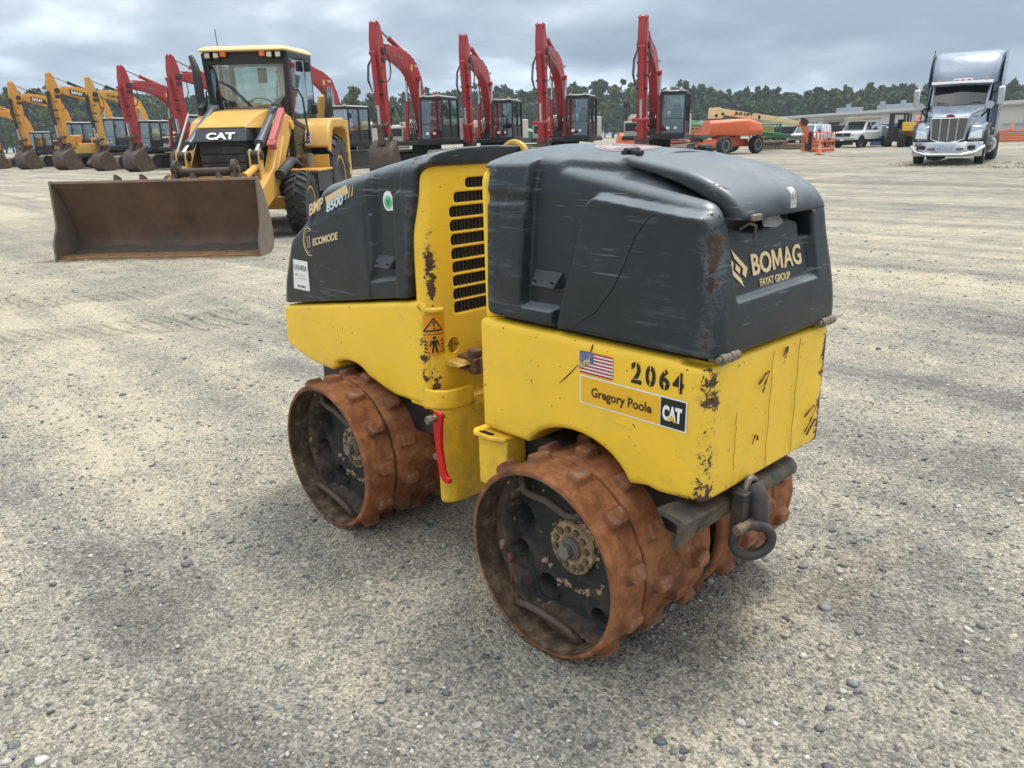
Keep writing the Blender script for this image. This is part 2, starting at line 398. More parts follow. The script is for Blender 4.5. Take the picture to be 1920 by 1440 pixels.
    base = n.mix(n.m('MULTIPLY', m3, .75), base, n.ramp(n.sep(g3)[0], [(0, (.07, .075, .08)), (.55, (.20, .20, .20)), (1, (.50, .48, .44))]))
    fine = n.noise(75, 3, .7, vec=P)
    base = n.mix(1, base, n.ramp(fine, [(.3, .74), (.7, 1.24)]), 'MULTIPLY')
    base = n.mix(1, base, (1.0, .975, .93), 'MULTIPLY'); n.L.new(base, b.inputs['Base Color']); b.inputs['Roughness'].default_value = .95; b.inputs['Specular IOR Level'].default_value = .25
    h = n.m('ADD', n.m('MULTIPLY', n.m('SUBTRACT', 1, d2), m2), n.m('ADD', n.m('MULTIPLY', fine, .8), n.m('MULTIPLY', n.vor(150, vec=P), -.5)))
    h = n.m('ADD', h, n.m('MULTIPLY', m3, 1.6))
    h = n.m('ADD', h, n.m('MULTIPLY', n.noise(14, 4, .7, vec=P), 1.6))
    # marks of a crawler's track shoes and a low windrow of stones beside the wheel lanes
    def along(ax, ay, ang):
        c_, s_ = math.cos(R_(ang)), math.sin(R_(ang)); X_ = n.m('SUBTRACT', s[0], ax); Y_ = n.m('SUBTRACT', s[1], ay)
        return n.m('ADD', n.m('MULTIPLY', X_, c_), n.m('MULTIPLY', Y_, s_)), n.m('SUBTRACT', n.m('MULTIPLY', Y_, c_), n.m('MULTIPLY', X_, s_))
    wob = n.m('MULTIPLY', n.m('SUBTRACT', n.noise(3, 3, .6, vec=P), .5), .25)
    tot = None
    for (ax, ay, ang, hw, ln) in ((-4.85, -.75, 66, .36, 2.1), (-6.9, -1.6, 62, .3, 3.0)):
        u_, v_ = along(ax, ay, ang); v_ = n.m('ADD', v_, wob)
        msk = n.m('MULTIPLY', n.step(n.m('ABSOLUTE', v_), hw, hw*.8), n.m('MULTIPLY', n.step(u_, -.4, .2), n.step(u_, ln, ln-.5)))
        sn = n.m('SINE', n.m('MULTIPLY', n.m('ADD', u_, n.m('MULTIPLY', v_, .55)), 2*math.pi/.155)); q_ = n.m('MULTIPLY', msk, sn)
        tot = q_ if tot is None else n.m('ADD', tot, q_)
    for (ax, ay, ang, hw) in ((-2.2, -1.1, 106, .07), (-2.9, -.9, 104, .05), (-7.5, -1.0, 64, .10), (3.4, 3.0, 112, .10), (-1.2, 5.0, 135, .12)):
        u_, v_ = along(ax, ay, ang); v_ = n.m('ADD', v_, wob); tot = n.m('ADD', tot, n.m('MULTIPLY', n.step(n.m('ABSOLUTE', v_), hw*2, 0), .8))
    b1 = n.bump(tot, .8, .030)
    n.L.new(n.bump(h, .75, .012, prev=b1), b.inputs['Normal']); return m_
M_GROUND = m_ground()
def ground_z(x, y):
    r = np.hypot(x-.2, y+.1)
    z = .012*vnoise(x*1.3, y*1.3, 1)+.007*vnoise(x*3.7, y*3.7, 2)+.0035*vnoise(x*9, y*9, 3)+.002*vnoise(x*22, y*22, 4)+.0016*vnoise(x*47, y*47, 5)
    z *= .35+.65*sstep(r, .9, 1.8)
    # long shallow wheel ruts
    for (px, py, ang, w) in ((-4.0, .6, 42, .35), (-6.3, -1.4, 50, .4), (2.6, 1.8, 108, .4), (3.9, 2.2, 112, .4), (-1.5, 4, 140, .5), (-1.0, -3.2, 28, .3)):
        a = R_(ang); t_ = -(x-px)*math.sin(a)+(y-py)*math.cos(a); t_ = t_+.25*np.sin(((x-px)*math.cos(a)+(y-py)*math.sin(a))*.25)
        z += -.012*np.exp(-(t_/w)**2)*sstep(r, 1.4, 2.2)+.008*np.exp(-((np.abs(t_)-w*1.5)/(w*.4))**2)*sstep(r, 1.4, 2.2)
    far = np.hypot(x-1.7, y+1.6)
    z *= 1-.5*sstep(far, 20, 60)
    return z
def build_ground():
    n = 640; t = np.linspace(-1, 1, n); k = 6.9; s = np.sinh(k*t)/math.sinh(k)*680
    # finest spacing a little in front of the camera
    X, Y = np.meshgrid(s+.3, s-.3, indexing='ij'); Z = ground_z(X, Y)
    V = np.stack([X.ravel(), Y.ravel(), Z.ravel()], 1); i = np.arange(n*n).reshape(n, n)
    Q = np.stack([i[:-1, :-1].ravel(), i[1:, :-1].ravel(), i[1:, 1:].ravel(), i[:-1, 1:].ravel()], 1)
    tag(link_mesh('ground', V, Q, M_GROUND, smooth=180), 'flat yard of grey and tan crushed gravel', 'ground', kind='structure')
build_ground()
def m_stone():
    m_, nt, b = new_mat('stone_chips'); n = NB(nt)
    c = n.attr('tint', 'Color'); c = n.mix(1, c, n.ramp(n.noise(90, 4, .6, vec=n.co('World')), [(.3, .75), (.7, 1.25)]), 'MULTIPLY')
    n.L.new(c, b.inputs['Base Color']); b.inputs['Roughness'].default_value = .85; b.inputs['Specular IOR Level'].default_value = .3; return m_
def build_stones():
    rs = np.random.RandomState(5); ph = (1+5**.5)/2
    iv = np.array([(-1, ph, 0), (1, ph, 0), (-1, -ph, 0), (1, -ph, 0), (0, -1, ph), (0, 1, ph), (0, -1, -ph), (0, 1, -ph), (ph, 0, -1), (ph, 0, 1), (-ph, 0, -1), (-ph, 0, 1)])
    iv /= np.linalg.norm(iv[0])
    fc = np.array([(0, 11, 5), (0, 5, 1), (0, 1, 7), (0, 7, 10), (0, 10, 11), (1, 5, 9), (5, 11, 4), (11, 10, 2), (10, 7, 6), (7, 1, 8), (3, 9, 4), (3, 4, 2), (3, 2, 6), (3, 6, 8), (3, 8, 9), (4, 9, 5), (2, 4, 11), (6, 2, 10), (8, 6, 7), (9, 8, 1)])
    N_ = 42000
    az = YAW+(rs.rand(N_)-.5)*1.45; d = .75+11*rs.rand(N_)**1.9
    x = CAMPOS.x+np.cos(az)*d; y = CAMPOS.y+np.sin(az)*d
    cl = vnoise(x*1.1, y*1.1, 11)+.6*vnoise(x*3, y*3, 12)
    keep = rs.rand(N_) < np.clip(.55+.6*cl, .08, 1); x, y, d = x[keep], y[keep], d[keep]; N_ = len(x)
    size = .0024+.0036*rs.rand(N_)**2.5+.0085*rs.rand(N_)**20+.008*(rs.rand(N_) < .004)*rs.rand(N_)
    size *= 1+.05*d
    sc = np.stack([size*(.8+.7*rs.rand(N_)), size*(.8+.7*rs.rand(N_)), size*(.35+.45*rs.rand(N_))], 1)
    a = rs.rand(N_)*6.28; V = iv[None]*(1+.75*(rs.rand(N_, 12, 3)-.5))*sc[:, None]
    ca, sa = np.cos(a)[:, None], np.sin(a)[:, None]; vx = V[..., 0]*ca-V[..., 1]*sa; vy = V[..., 0]*sa+V[..., 1]*ca
    tl = (rs.rand(N_)-.5)[:, None]*.6; vz = V[..., 2]+vx*tl
    gz = ground_z(x, y)
    V = np.stack([vx+x[:, None], vy+y[:, None], vz+gz[:, None]+sc[:, 2:3]*.25], -1).reshape(-1, 3)
    F = (fc[None]+12*np.arange(N_)[:, None, None]).reshape(-1, 3)
    pal = np.array([(.16, .165, .17), (.24, .24, .235), (.11, .115, .125), (.33, .32, .29), (.50, .48, .44), (.36, .32, .25), (.20, .195, .185)])
    t = pal[rs.choice(7, N_, p=[.22, .22, .12, .16, .05, .13, .10])]*(.8+.4*rs.rand(N_, 1)); t = np.concatenate([t, np.ones((N_, 1))], 1)
    tag(link_mesh('gravel', V, F, m_stone(), attrs={'tint': np.repeat(t, 12, 0)}), 'loose grey and pale stone chips strewn over the yard', 'gravel', kind='stuff')
build_stones()
# ---------------------------------------------------------------- trench roller
YEL = (.93, .58, .040)
def m_yellow(name='yellow_paint', chipped=True):
    m_, nt, b = new_mat(name); n = NB(nt)
    c = n.ramp(n.noise(3.5, 4, .6), [(.3, tuple(.93*v for v in YEL)), (.7, tuple(1.04*v for v in YEL))])
    # dusty film
    dust = n.step(n.noise(9, 6, .7, .5, off=(2, 2, 2)), .48, .78)
    c = n.mix(n.m('MULTIPLY', dust, .30), c, (.60, .44, .12))
    w = n.attr('wear')
    n1 = n.noise(62, 6, .68, .8); n2 = n.noise(24, 4, .6, off=(7, 1, 4))
    hor = n.noise(30, 3, .5, stretch=(.25, .25, 2.2))
    v = n.m('ADD', n.m('MULTIPLY', n1, .45), n.m('ADD', n.m('MULTIPLY', n2, .35), n.m('MULTIPLY', hor, .2)))
    chip = n.step(n.m('ADD', v, n.m('MULTIPLY', w, .30)), .655, .668)
    rub = n.step(n.m('ADD', v, n.m('MULTIPLY', w, .34)), .58, .68)
    c = n.mix(n.m('MULTIPLY', rub, .35), c, (.50, .34, .08))
    spk = n.step(n.m('ADD', n.noise(75, 2, .5, off=(9, 3, 3)), n.m('MULTIPLY', w, .07)), .728, .748)
    chip = n.m('MAXIMUM', chip, n.m('MULTIPLY', spk, .9))
    cc = n.ramp(n.noise(60, 3, .6), [(.35, (.045, .030, .022)), (.65, (.13, .070, .038))])
    # hair-thin scratches
    sc = n.noise(5, 2, .4, 2.2, off=(4, 8, 1)); line = n.step(n.m('ABSOLUTE', n.m('SUBTRACT', sc, .5)), .0032, .0012)
    sel = n.step(n.noise(4, 2, .5, off=(1, 12, 5)), .57, .62)
    line = n.m('MULTIPLY', line, sel)
    st = n.noise(16, 5, .7, .2, stretch=(.25, .5, 3.0), off=(6, 2, 9)); sel = n.step(n.noise(4, 3, .6, off=(1, 12, 5)), .54, .64)
    c = n.mix(n.m('MULTIPLY', n.m('MULTIPLY', n.step(st, .62, .70), sel), .45), c, (.42, .27, .06))
    zz_ = n.sep(n.co())[2]; splash = n.m('MULTIPLY', n.step(n.m('ADD', zz_, n.m('MULTIPLY', n.m('SUBTRACT', n1, .5), .22)), .60, .47), n.step(n2, .40, .62))
    c = n.mix(n.m('MULTIPLY', splash, .28), c, (.36, .22, .07)); c = n.mix(chip, c, cc)
    n.L.new(c, b.inputs['Base Color'])
    r = n.mix(chip, n.ramp(dust, [(0, .36), (1, .60)]), (.8, .8, .8)); n.L.new(r, b.inputs['Roughness']); b.inputs['Specular IOR Level'].default_value = .45
    h = n.m('ADD', n.m('MULTIPLY', chip, -1.0), n.m('MULTIPLY', n.noise(140, 2, .5), .12))
    n.L.new(n.bump(h, .5, .0015), b.inputs['Normal']); return m_
def m_hood():
    m_, nt, b = new_mat('dark_grey_moulded_hood'); n = NB(nt)
    c = n.ramp(n.noise(4, 5, .6), [(.3, (.013, .018, .022)), (.7, (.021, .028, .033))])
    w = n.attr('wear')
    # pale scuffs, drawn out along the machine
    s1 = n.noise(30, 6, .75, .5, stretch=(.14, .4, 1.8)); s2 = n.noise(5, 5, .65, .6, off=(5, 2, 9))
    sc = n.m('MULTIPLY', n.step(n.m('ADD', s1, n.m('MULTIPLY', w, .16)), .52, .68), n.step(n.m('ADD', s2, n.m('MULTIPLY', w, .25)), .51, .64))
    c = n.mix(n.m('MULTIPLY', sc, .55), c, (.11, .125, .135))
    # diagonal fine scratches
    v = n.co()
    mp = n.N.new('ShaderNodeMapping'); n.L.new(v, mp.inputs[0]); mp.inputs['Rotation'].default_value = (0, R_(28), 0); mp.inputs['Scale'].default_value = (.5, 1, 12)
    s3 = n.noise(9, 3, .6, .1, vec=mp.outputs[0]); f3 = n.m('MULTIPLY', n.step(s3, .63, .68), n.step(n.noise(3, 3, .5, off=(3, 3, 3)), .44, .56))
    c = n.mix(n.m('MULTIPLY', f3, .5), c, (.20, .22, .23))
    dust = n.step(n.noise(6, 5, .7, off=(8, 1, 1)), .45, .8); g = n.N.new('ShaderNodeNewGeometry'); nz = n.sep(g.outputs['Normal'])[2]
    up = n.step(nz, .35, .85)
    c = n.mix(n.m('MULTIPLY', up, .75), c, n.ramp(dust, [(0, (.16, .185, .21)), (1, (.27, .29, .305))]))  # sky sheen put into the colour of upward faces, mottled with chalky dust
    v = n.m('ADD', n.m('MULTIPLY', n.noise(66, 6, .7, .9), .5), n.m('ADD', n.m('MULTIPLY', n.noise(24, 4, .6, off=(7, 7, 4)), .3), n.m('MULTIPLY', n.noise(22, 3, .5, stretch=(.3, .3, 3)), .2)))
    chip = n.step(n.m('ADD', v, n.m('MULTIPLY', w, .28)), .675, .69)
    sf = n.m('MULTIPLY', n.step(n.m('ADD', v, n.m('MULTIPLY', w, .30)), .57, .69), .5)
    c = n.mix(sf, c, (.085, .098, .105))
    c = n.mix(chip, c, n.ramp(n.noise(50, 3, .6), [(.35, (.030, .019, .013)), (.7, (.085, .052, .032))]))
    crk = n.step(n.m('SUBTRACT', n.attr('crack'), .5), -.1, .1)
    c = n.mix(n.m('MULTIPLY', crk, .9), c, (.006, .006, .006))
    n.L.new(c, b.inputs['Base Color'])
    r = n.ramp(n.noise(12, 5, .6, off=(0, 5, 0)), [(.3, .30), (.7, .50)]); r = n.mix(chip, r, (.85, .85, .85)); n.L.new(r, b.inputs['Roughness'])
    b.inputs['Specular IOR Level'].default_value = .42
    h = n.m('ADD', n.m('MULTIPLY', n.noise(160, 2, .6), .35), n.m('ADD', n.m('MULTIPLY', chip, -1.2), n.m('MULTIPLY', sc, .25)))
    n.L.new(n.bump(h, .5, .0015), b.inputs['Normal']); return m_
def m_rust(name='rusty_drum_steel', dark=False):
    m_, nt, b = new_mat(name); n = NB(nt)
    v = n.noise(5, 7, .68, .6); v2 = n.noise(22, 6, .7, .3, off=(4, 4, 4))
    f = n.m('ADD', n.m('MULTIPLY', v, .6), n.m('MULTIPLY', v2, .4))
    if dark: c = n.ramp(f, [(.36, (.022, .017, .014)), (.47, (.055, .036, .025)), (.55, (.115, .060, .034)), (.66, (.18, .12, .075))])
    else: c = n.ramp(f, [(.36, (.080, .037, .022)), (.45, (.19, .070, .029)), (.53, (.29, .112, .046)), (.60, (.38, .165, .070)), (.72, (.42, .25, .14))])
    inner = n.attr('mud'); mm = n.step(n.m('ADD', inner, n.m('SUBTRACT', v2, .5)), .45, .62)
    c = n.mix(mm, c, n.ramp(v2, [(.35, (.035, .027, .022)), (.5, (.095, .064, .040)), (.7, (.22, .155, .095))]))
    pa = n.attr('pad'); crev = n.m('MULTIPLY', n.m('MULTIPLY', pa, n.m('SUBTRACT', 1, pa)), 3.4, True)
    c = n.mix(n.m('MULTIPLY', crev, .55), c, (.055, .032, .022)) if not dark else c
    # bare metal on the crown of the pads
    bare = n.m('MULTIPLY', n.step(n.m('ADD', n.attr('pad'), n.m('MULTIPLY', n.m('SUBTRACT', n.noise(60, 5, .7, .3, off=(4, 4, 4)), .5), 1.6)), .96, 1.2), .8)
    c = n.mix(bare, c, n.ramp(v2, [(.4, (.12, .095, .085)), (.62, (.30, .27, .25))])) if not dark else c
    n.L.new(c, b.inputs['Base Color']); b.inputs['Roughness'].default_value = .82; b.inputs['Specular IOR Level'].default_value = .3
    n.L.new(n.bump(n.m('ADD', n.m('MULTIPLY', n.noise(50, 6, .7), 1), n.m('MULTIPLY', n.noise(170, 3, .6), .5)), .55, .004), b.inputs['Normal']); return m_
def m_plate():
    m_, nt, b = new_mat('drum_side_plate'); n = NB(nt)
    v = n.noise(11, 6, .7, .5); v2 = n.noise(34, 5, .65, off=(3, 3, 8))
    c = n.ramp(v, [(.38, (.014, .015, .016)), (.55, (.030, .029, .027)), (.68, (.075, .058, .042))])
    c = n.mix(n.m('MULTIPLY', n.attr('lip'), .9), c, n.ramp(n.m('ADD', n.m('MULTIPLY', v, .5), n.m('MULTIPLY', v2, .5)), [(.40, (.045, .034, .027)), (.50, (.12, .082, .058)), (.62, (.25, .17, .11))]))
    w = n.attr('wear'); s = n.step(n.m('ADD', v2, n.m('MULTIPLY', w, .30)), .66, .69)
    c = n.mix(s, c, n.ramp(v2, [(.4, (.20, .12, .06)), (.7, (.46, .33, .20))]))
    n.L.new(c, b.inputs['Base Color']); b.inputs['Roughness'].default_value = .7
    n.L.new(n.bump(n.noise(40, 5, .7), .5, .004), b.inputs['Normal']); return m_
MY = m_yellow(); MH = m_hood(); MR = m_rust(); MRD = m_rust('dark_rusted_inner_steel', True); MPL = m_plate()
M_DARK = simple('black_steel', (.018, .019, .021), .5, var=.3, dust=.35, dustcol=(.10, .075, .05))
M_MUDST = simple('muddy_dark_steel', (.045, .042, .040), .55, var=.4, scale=14, dust=.75, dustcol=(.17, .115, .07), bump=.3)
M_VOID = simple('dark_void', (.008, .008, .008), .9, var=.2)
M_STEEL = simple('worn_bolt_steel', (.22, .19, .15), .5, .5, var=.3, scale=60)
M_RED = simple('red_lever_paint', (.62, .010, .012), .38, var=.08, dust=.15)
M_TAN = simple('dried_mud', (.17, .115, .07), .9, var=.25, scale=40, bump=.4)
M_GOLD = simple('pale_gold_vinyl', (.74, .56, .30), .5, var=.05)
M_WHITE = simple('white_vinyl', (.80, .80, .79), .5, var=.03)
M_BLACKV = simple('black_vinyl', (.012, .012, .012), .5, var=.1)
M_PINK = simple('faded_red_vinyl', (.42, .20, .19), .6, var=.3, scale=60)
M_ORNV = simple('orange_yellow_vinyl', (.80, .44, .02), .45, var=.08)
M_ORN2 = simple('amber_warning_vinyl', (.78, .32, .012), .5, var=.12)
M_NAVY = simple('navy_vinyl', (.030, .035, .22), .5)
M_FRED = simple('flag_red_vinyl', (.42, .030, .035), .5)
M_LBLUE = simple('pale_blue_vinyl', (.34, .52, .66), .5)
M_GRNV = simple('green_vinyl', (.12, .55, .28), .5)
M_GUNV = simple('dull_scratch', (.10, .11, .12), .6)
M_GRYV = simple('grey_print', (.35, .35, .36), .6)

roller = thing('trench_roller', 'yellow and dark grey trench roller standing on four rusty padfoot drums', 'trench roller')
PHI = .0230266; FR = Matrix.Rotation(PHI, 4, 'Z')
AX = .514

def recessed(px, pz, poly, w=.008): return inside(sdpoly(px, pz, poly), w)
# ---- rear half: yellow frame
ARCH_R = [(.145, .836), (.145, .503), (.322, .504)] + [(.505+.185*math.cos(t), .452+.128*math.sin(t)) for t in np.linspace(math.pi*.87, math.pi*.10, 14)] + [(.735, .502), (.765, .497), (.897, .508), (.897, .836)]
def f_rear(x, y, z):
    p = sdpoly(x, z, ARCH_R)
    q = np.maximum(np.abs(y)-.274, -1)
    qx = np.maximum(x-.8965, .1455-x)
    d = smax(smax(p, q, .018), qx, .024)
    d = smax(d, z-.834, .03)
    # hollow for the hood seat and the hinge notch at the corner
    d = np.maximum(d, -np.maximum(np.maximum(np.abs(x-.845)-.033, np.abs(np.abs(y)-.262)-.030), .818-z))
    return d
def w_rear(x, y, z):
    c = np.exp(-((x-.88)/.030)**2-((np.abs(y)-.262)/.030)**2)*(.30+.46*np.exp(-((z-.765)/.05)**2)+.42*np.exp(-((z-.53)/.04)**2)+.34*np.exp(-((z-.62)/.04)**2))
    e = .50*np.exp(-((x-.147)/.012)**2)*(z < .82)+.20*np.exp(-((y-.26)/.012)**2)
    e += .42*np.exp(-((z-.505)/.012)**2)*(x > .80)
    e += .26*np.exp(-((x-.895)/.006)**2)*np.exp(-((np.abs(y+.03)-.10)/.10)**2)
    return c+e-.02
sdobj('rear_frame', f_rear, (.13, -.285, .48), (.91, .285, .85), .0055, MY, roller, wear=w_rear)
# front upright frame of the rear half, seen as a narrow yellow strip beside the hood
def f_strip(x, y, z):
    d = smax(smax(np.abs(x-.172)-.027, np.abs(y)-.262, .05), z-1.232, .05)
    return np.maximum(d, .826-z)
sdobj('upright_strip', f_strip, (.14, -.27, .82), (.20, .27, 1.24), .005, MY, roller, wear=lambda x, y, z: .55*np.exp(-((x-.15)/.012)**2)+0*z)

# ---- rear half: moulded hood
def yw_rear(x, z):
    base = .262-.010*sstep(z, .86, 1.20)-.020*sstep(z, 1.15, 1.26)
    band = recessed(x, z, [(.10, .80), (.10, 1.4), (.338, 1.4), (.338, 1.18), (.322, .905), (.34, .80)], .005)
    bot = recessed(x, z, [(.2, .80), (.2, .882), (.43, .884), (.44, .80)], .008)
    pil = recessed(x, z, [(.425, .78), (.53, 1.150), (.556, 1.166), (.80, 1.139), (1.1, 1.12), (1.1, .78)], .0065)
    notch = recessed(x, z, [(.10, 1.13), (.10, 1.165), (.345, 1.155), (.345, 1.14)], .008)
    return base+.032*np.maximum(np.maximum(band*(1-.25*notch), bot), pil)-.016
def top_rear(x, y):
    sh = np.interp(x.ravel(), [.15, .20, .34, .42, .70, .86, .92], [1.236, 1.238, 1.240, 1.232, 1.184, 1.154, 1.145]).reshape(x.shape)
    ce = np.interp(x.ravel(), [.15, .25, .40, .60, .80, .92], [1.268, 1.277, 1.274, 1.262, 1.228, 1.20]).reshape(x.shape)
    t = 1-np.clip(np.abs(y)/.24, 0, 1)**2.0
    z = sh+(ce-sh)*t
    plat = inside(sdpoly(x, np.abs(y), [(.10, -.1), (.10, .30), (.325, .30), (.43, .20), (.56, .175), (.665, .10), (.69, -.1)]), .007)
    z = z-.030*(1-plat)*(.45+.55*t)
    return z
def f_rhood(x, y, z):
    yw = yw_rear(x, z); side = np.abs(y)-yw
    top = (z-top_rear(x, y))*.96
    xr = .905-.045*sstep(z, .86, 1.16)
    xr = xr-.016*inside(sdpoly(y, z, [(-.185, .955), (-.19, 1.16), (.17, 1.16), (.172, .962)]), .006)
    end = x-xr
    left = .166-x
    left = smax(left, smax(.190-x, z-1.215, .03)*1.0, .001) if False else np.where(z < 1.222, np.maximum(.191-x, left), left)
    d = smax(side, top, .020); d = smax(d, end, .045); d = smax(d, left, .012); d = smax(d, .842-z, .012)
    # rounded lower front corner
    cx, cz = .191+.03, .842+.03
    cor = np.where((x < cx) & (z < cz), np.hypot(x-cx, z-cz)-.03, -1); d = np.maximum(d, cor)
    # mouth below the lid
    mouth = sdpoly(x, z, [(.55, 1.180), (.93, 1.098), (.93, 1.4), (.62, 1.4)]) if False else np.maximum(np.maximum(.62-x, (1.218-(x-.62)*.42)-z), -1)
    mouth = np.maximum(mouth, np.abs(y)-.195+.0*x)
    d = smax(d, -mouth, .010)
    m2 = np.maximum(np.maximum(.80-x, 1.094+.010*np.sin(y*26)-z), np.abs(y+.005)-.178)
    m2 = np.maximum(m2, z-1.25)
    d = smax(d, -m2, .008)
    m3 = np.maximum(np.maximum(.80-x, 1.055-z), np.abs(y-.155)-.020); d = smax(d, -m3, .008)
    # dent above the lettering
    return d
def w_rhood(x, y, z):
    near = y < 0
    c = np.exp(-((x-.872)/.022)**2-((y+.250)/.040)**2)*(.40+.58*np.exp(-((z-.875)/.045)**2)+.55*np.exp(-((z-1.08)/.05)**2)+.35*np.exp(-((z-1.0)/.06)**2))
    b = .42*np.exp(-((x-.205)/.018)**2)*near*(np.abs(y) > .2)+.38*np.exp(-((x-.27)/.05)**2)*(y < -.255)*(.35+.65*np.exp(-((z-1.13)/.035)**2)+.7*np.exp(-((z-.985)/.02)**2))
    e = .72*np.exp(-((np.abs(y)-.238)/.016)**2)*np.exp(-((z-(1.228-(x-.42)*.17))/.018)**2)*(x > .40)+.5*np.exp(-((x-.86)/.05)**2-((z-1.135)/.014)**2)*(y < -.2)
    e += .34*np.exp(-((x-.335)/.012)**2)*(y < -.25)*(z > 1.12)
    return c+b+e-.03
def build_rhood():
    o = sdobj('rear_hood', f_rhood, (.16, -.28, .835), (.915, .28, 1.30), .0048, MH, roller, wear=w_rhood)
    V = np.zeros(len(o.data.vertices)*3, np.float32); o.data.vertices.foreach_get('co', V); V = V.reshape(-1, 3)
    return o
build_rhood()
# a crack running down the big side panel
def side_path(name, pts, r, mat, parent, ywf=None, T=None, lift=0, n=6, seg=14):
    P = []
    for i in range(len(pts)-1):
        for k in range(seg): t = k/seg; P.append((pts[i][0]+(pts[i+1][0]-pts[i][0])*t, pts[i][1]+(pts[i+1][1]-pts[i][1])*t))
    P.append(pts[-1]); P = P[::2]
    Q = [(x, -float(ywf(np.array([[x]]), np.array([[z]]))[0, 0])-lift, z) for x, z in P]
    rr_ = [r*(.25+.75*math.sin(math.pi*(i+.5)/len(Q))) for i in range(len(Q))]
    b = MB(T); b.tube(Q, rr_, n); return b.build(name, mat, parent, smooth=60)
side_path('crack', [(.735, 1.136), (.715, 1.125), (.683, 1.085), (.655, 1.02), (.625, .96), (.575, .90), (.525, .87), (.505, .845)], .0014, M_VOID, roller, yw_rear)
side_path('scratch', [(.705, 1.10), (.66, 1.04), (.62, .97), (.585, .93)], .0004, M_GUNV, roller, yw_rear)
# liner under the lid
b = MB(); b.box((.72, -.005, 1.03), (.20, .36, .06)); b.box((.73, -.05, 1.085), (.13, .12, .05)); b.box((.72, .09, 1.09), (.10, .08, .06)); b.tube([(.82, -.14, 1.06), (.83, -.10, 1.085), (.83, -.05, 1.07), (.82, .02, 1.09)], .007)
b.build('cable_bay', M_VOID, roller, bevel=.004)
b = MB(); b.tube([(.862, -.15, 1.10), (.872, -.125, 1.112), (.876, -.105, 1.105), (.872, -.10, 1.075)], .004); b.build('cable', M_MUDST, roller)
b = MB(); b.add([(.855, -.035, 1.095), (.87, -.005, 1.092), (.868, .03, 1.10), (.85, .03, 1.125), (.858, -.01, 1.13), (.845, -.03, 1.118)], [(0, 1, 4, 5), (1, 2, 3, 4)]); b.build('torn_label', M_GRYV, roller, smooth=None)

# ---- hinged lid
def f_lid(x, y, z):
    w = .190
    zt = 1.260-.052*((x-.58)/.29)-.040*np.clip((x-.72)/.17, 0, 2)**2 - .010*(y/.19)**2
    top = (z-zt)*.9
    out = smax(smax(top, x-.902, .065), np.abs(y)-w-.004*0, .020)
    out = smax(out, .565+.0*y-x+.10*np.abs(y), .01)
    zi = zt-.011
    inn = smax(smax((z-zi)*.9, x-.891, .060), np.abs(y)-w+.007, .016)
    lip = zt-.020-.02*sstep(x, .62, .86)
    d = smax(out, -inn, .004)
    d = np.maximum(d, np.where(x < .845, (lip-z), 1.122-z))
    return d
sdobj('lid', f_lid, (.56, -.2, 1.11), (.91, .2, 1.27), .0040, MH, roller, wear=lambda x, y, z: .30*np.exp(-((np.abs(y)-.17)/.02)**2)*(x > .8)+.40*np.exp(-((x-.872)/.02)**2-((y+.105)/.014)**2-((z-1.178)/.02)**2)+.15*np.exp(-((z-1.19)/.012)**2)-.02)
for s in (-1, 1):
    b = MB(); b.box((.575, s*.150, 1.257), (.055, .018, .010)); b.cyl((.57, s*.150-.02, 1.262), (.57, s*.150+.03, 1.262), .007, n=10); b.build('lid_hinge', M_DARK, roller, bevel=.003)
b = MB(); b.box((.905, -.155, 1.128), (.010, .034, .014)); b.build('lid_catch', M_STEEL, roller, bevel=.003)
# oval decal on the roof
def oval(cx, cy, rx, ry, z, n=40): return [(cx+rx*math.cos(2*math.pi*i/n), cy+ry*math.sin(2*math.pi*i/n), z) for i in range(n)]
def topz(x, y): return float(top_rear(np.array([[x]]), np.array([[y]]))[0, 0])
b = MB(); ring = [(x, y, topz(x, y)+.0010) for x, y, _ in oval(.47, -.035, .088, .075, 0)]
b.add(ring+[(.47, -.035, topz(.47, -.035)+.0010)], [(i, (i+1) % 40, 40) for i in range(40)]); b.build('roof_decal', simple('faded_pink_decal', (.30, .27, .28), .6, var=.25, scale=70), roller, smooth=60)
b = MB(); b.tube([(x, y, topz(x, y)+.0008) for x, y, _ in oval(.47, -.035, .076, .064, 0)], .0016, 5, True)
b.tube([(.42, -.035, topz(.42, -.035)+.001), (.50, -.035, topz(.5, -.035)+.001)], .0018, 5); b.build('decal_print', M_PINK, roller)

# ---- hinges at the foot of the rear hood
for s in (-1, 1):
    b = MB()
    for k in range(4): b.cyl((.902, s*.225+(-.032+k*.017), .842), (.902, s*.225+(-.032+k*.017)+.0155, .842), .0125 if k % 2 == 0 else .0115, n=14)
    b.cyl((.902, s*.225-.040, .842), (.902, s*.225+.042, .842), .0075, n=12); b.box((.885, s*.225, .838), (.03, .055, .008))
    b.build('hinge', M_STEEL, roller, bevel=.0015)
# black strip standing in for the shadow between hood and frame
b = MB(); b.box((.55, 0, .838), (.64, .500, .014)); b.build('shadow_gap', M_VOID, roller)
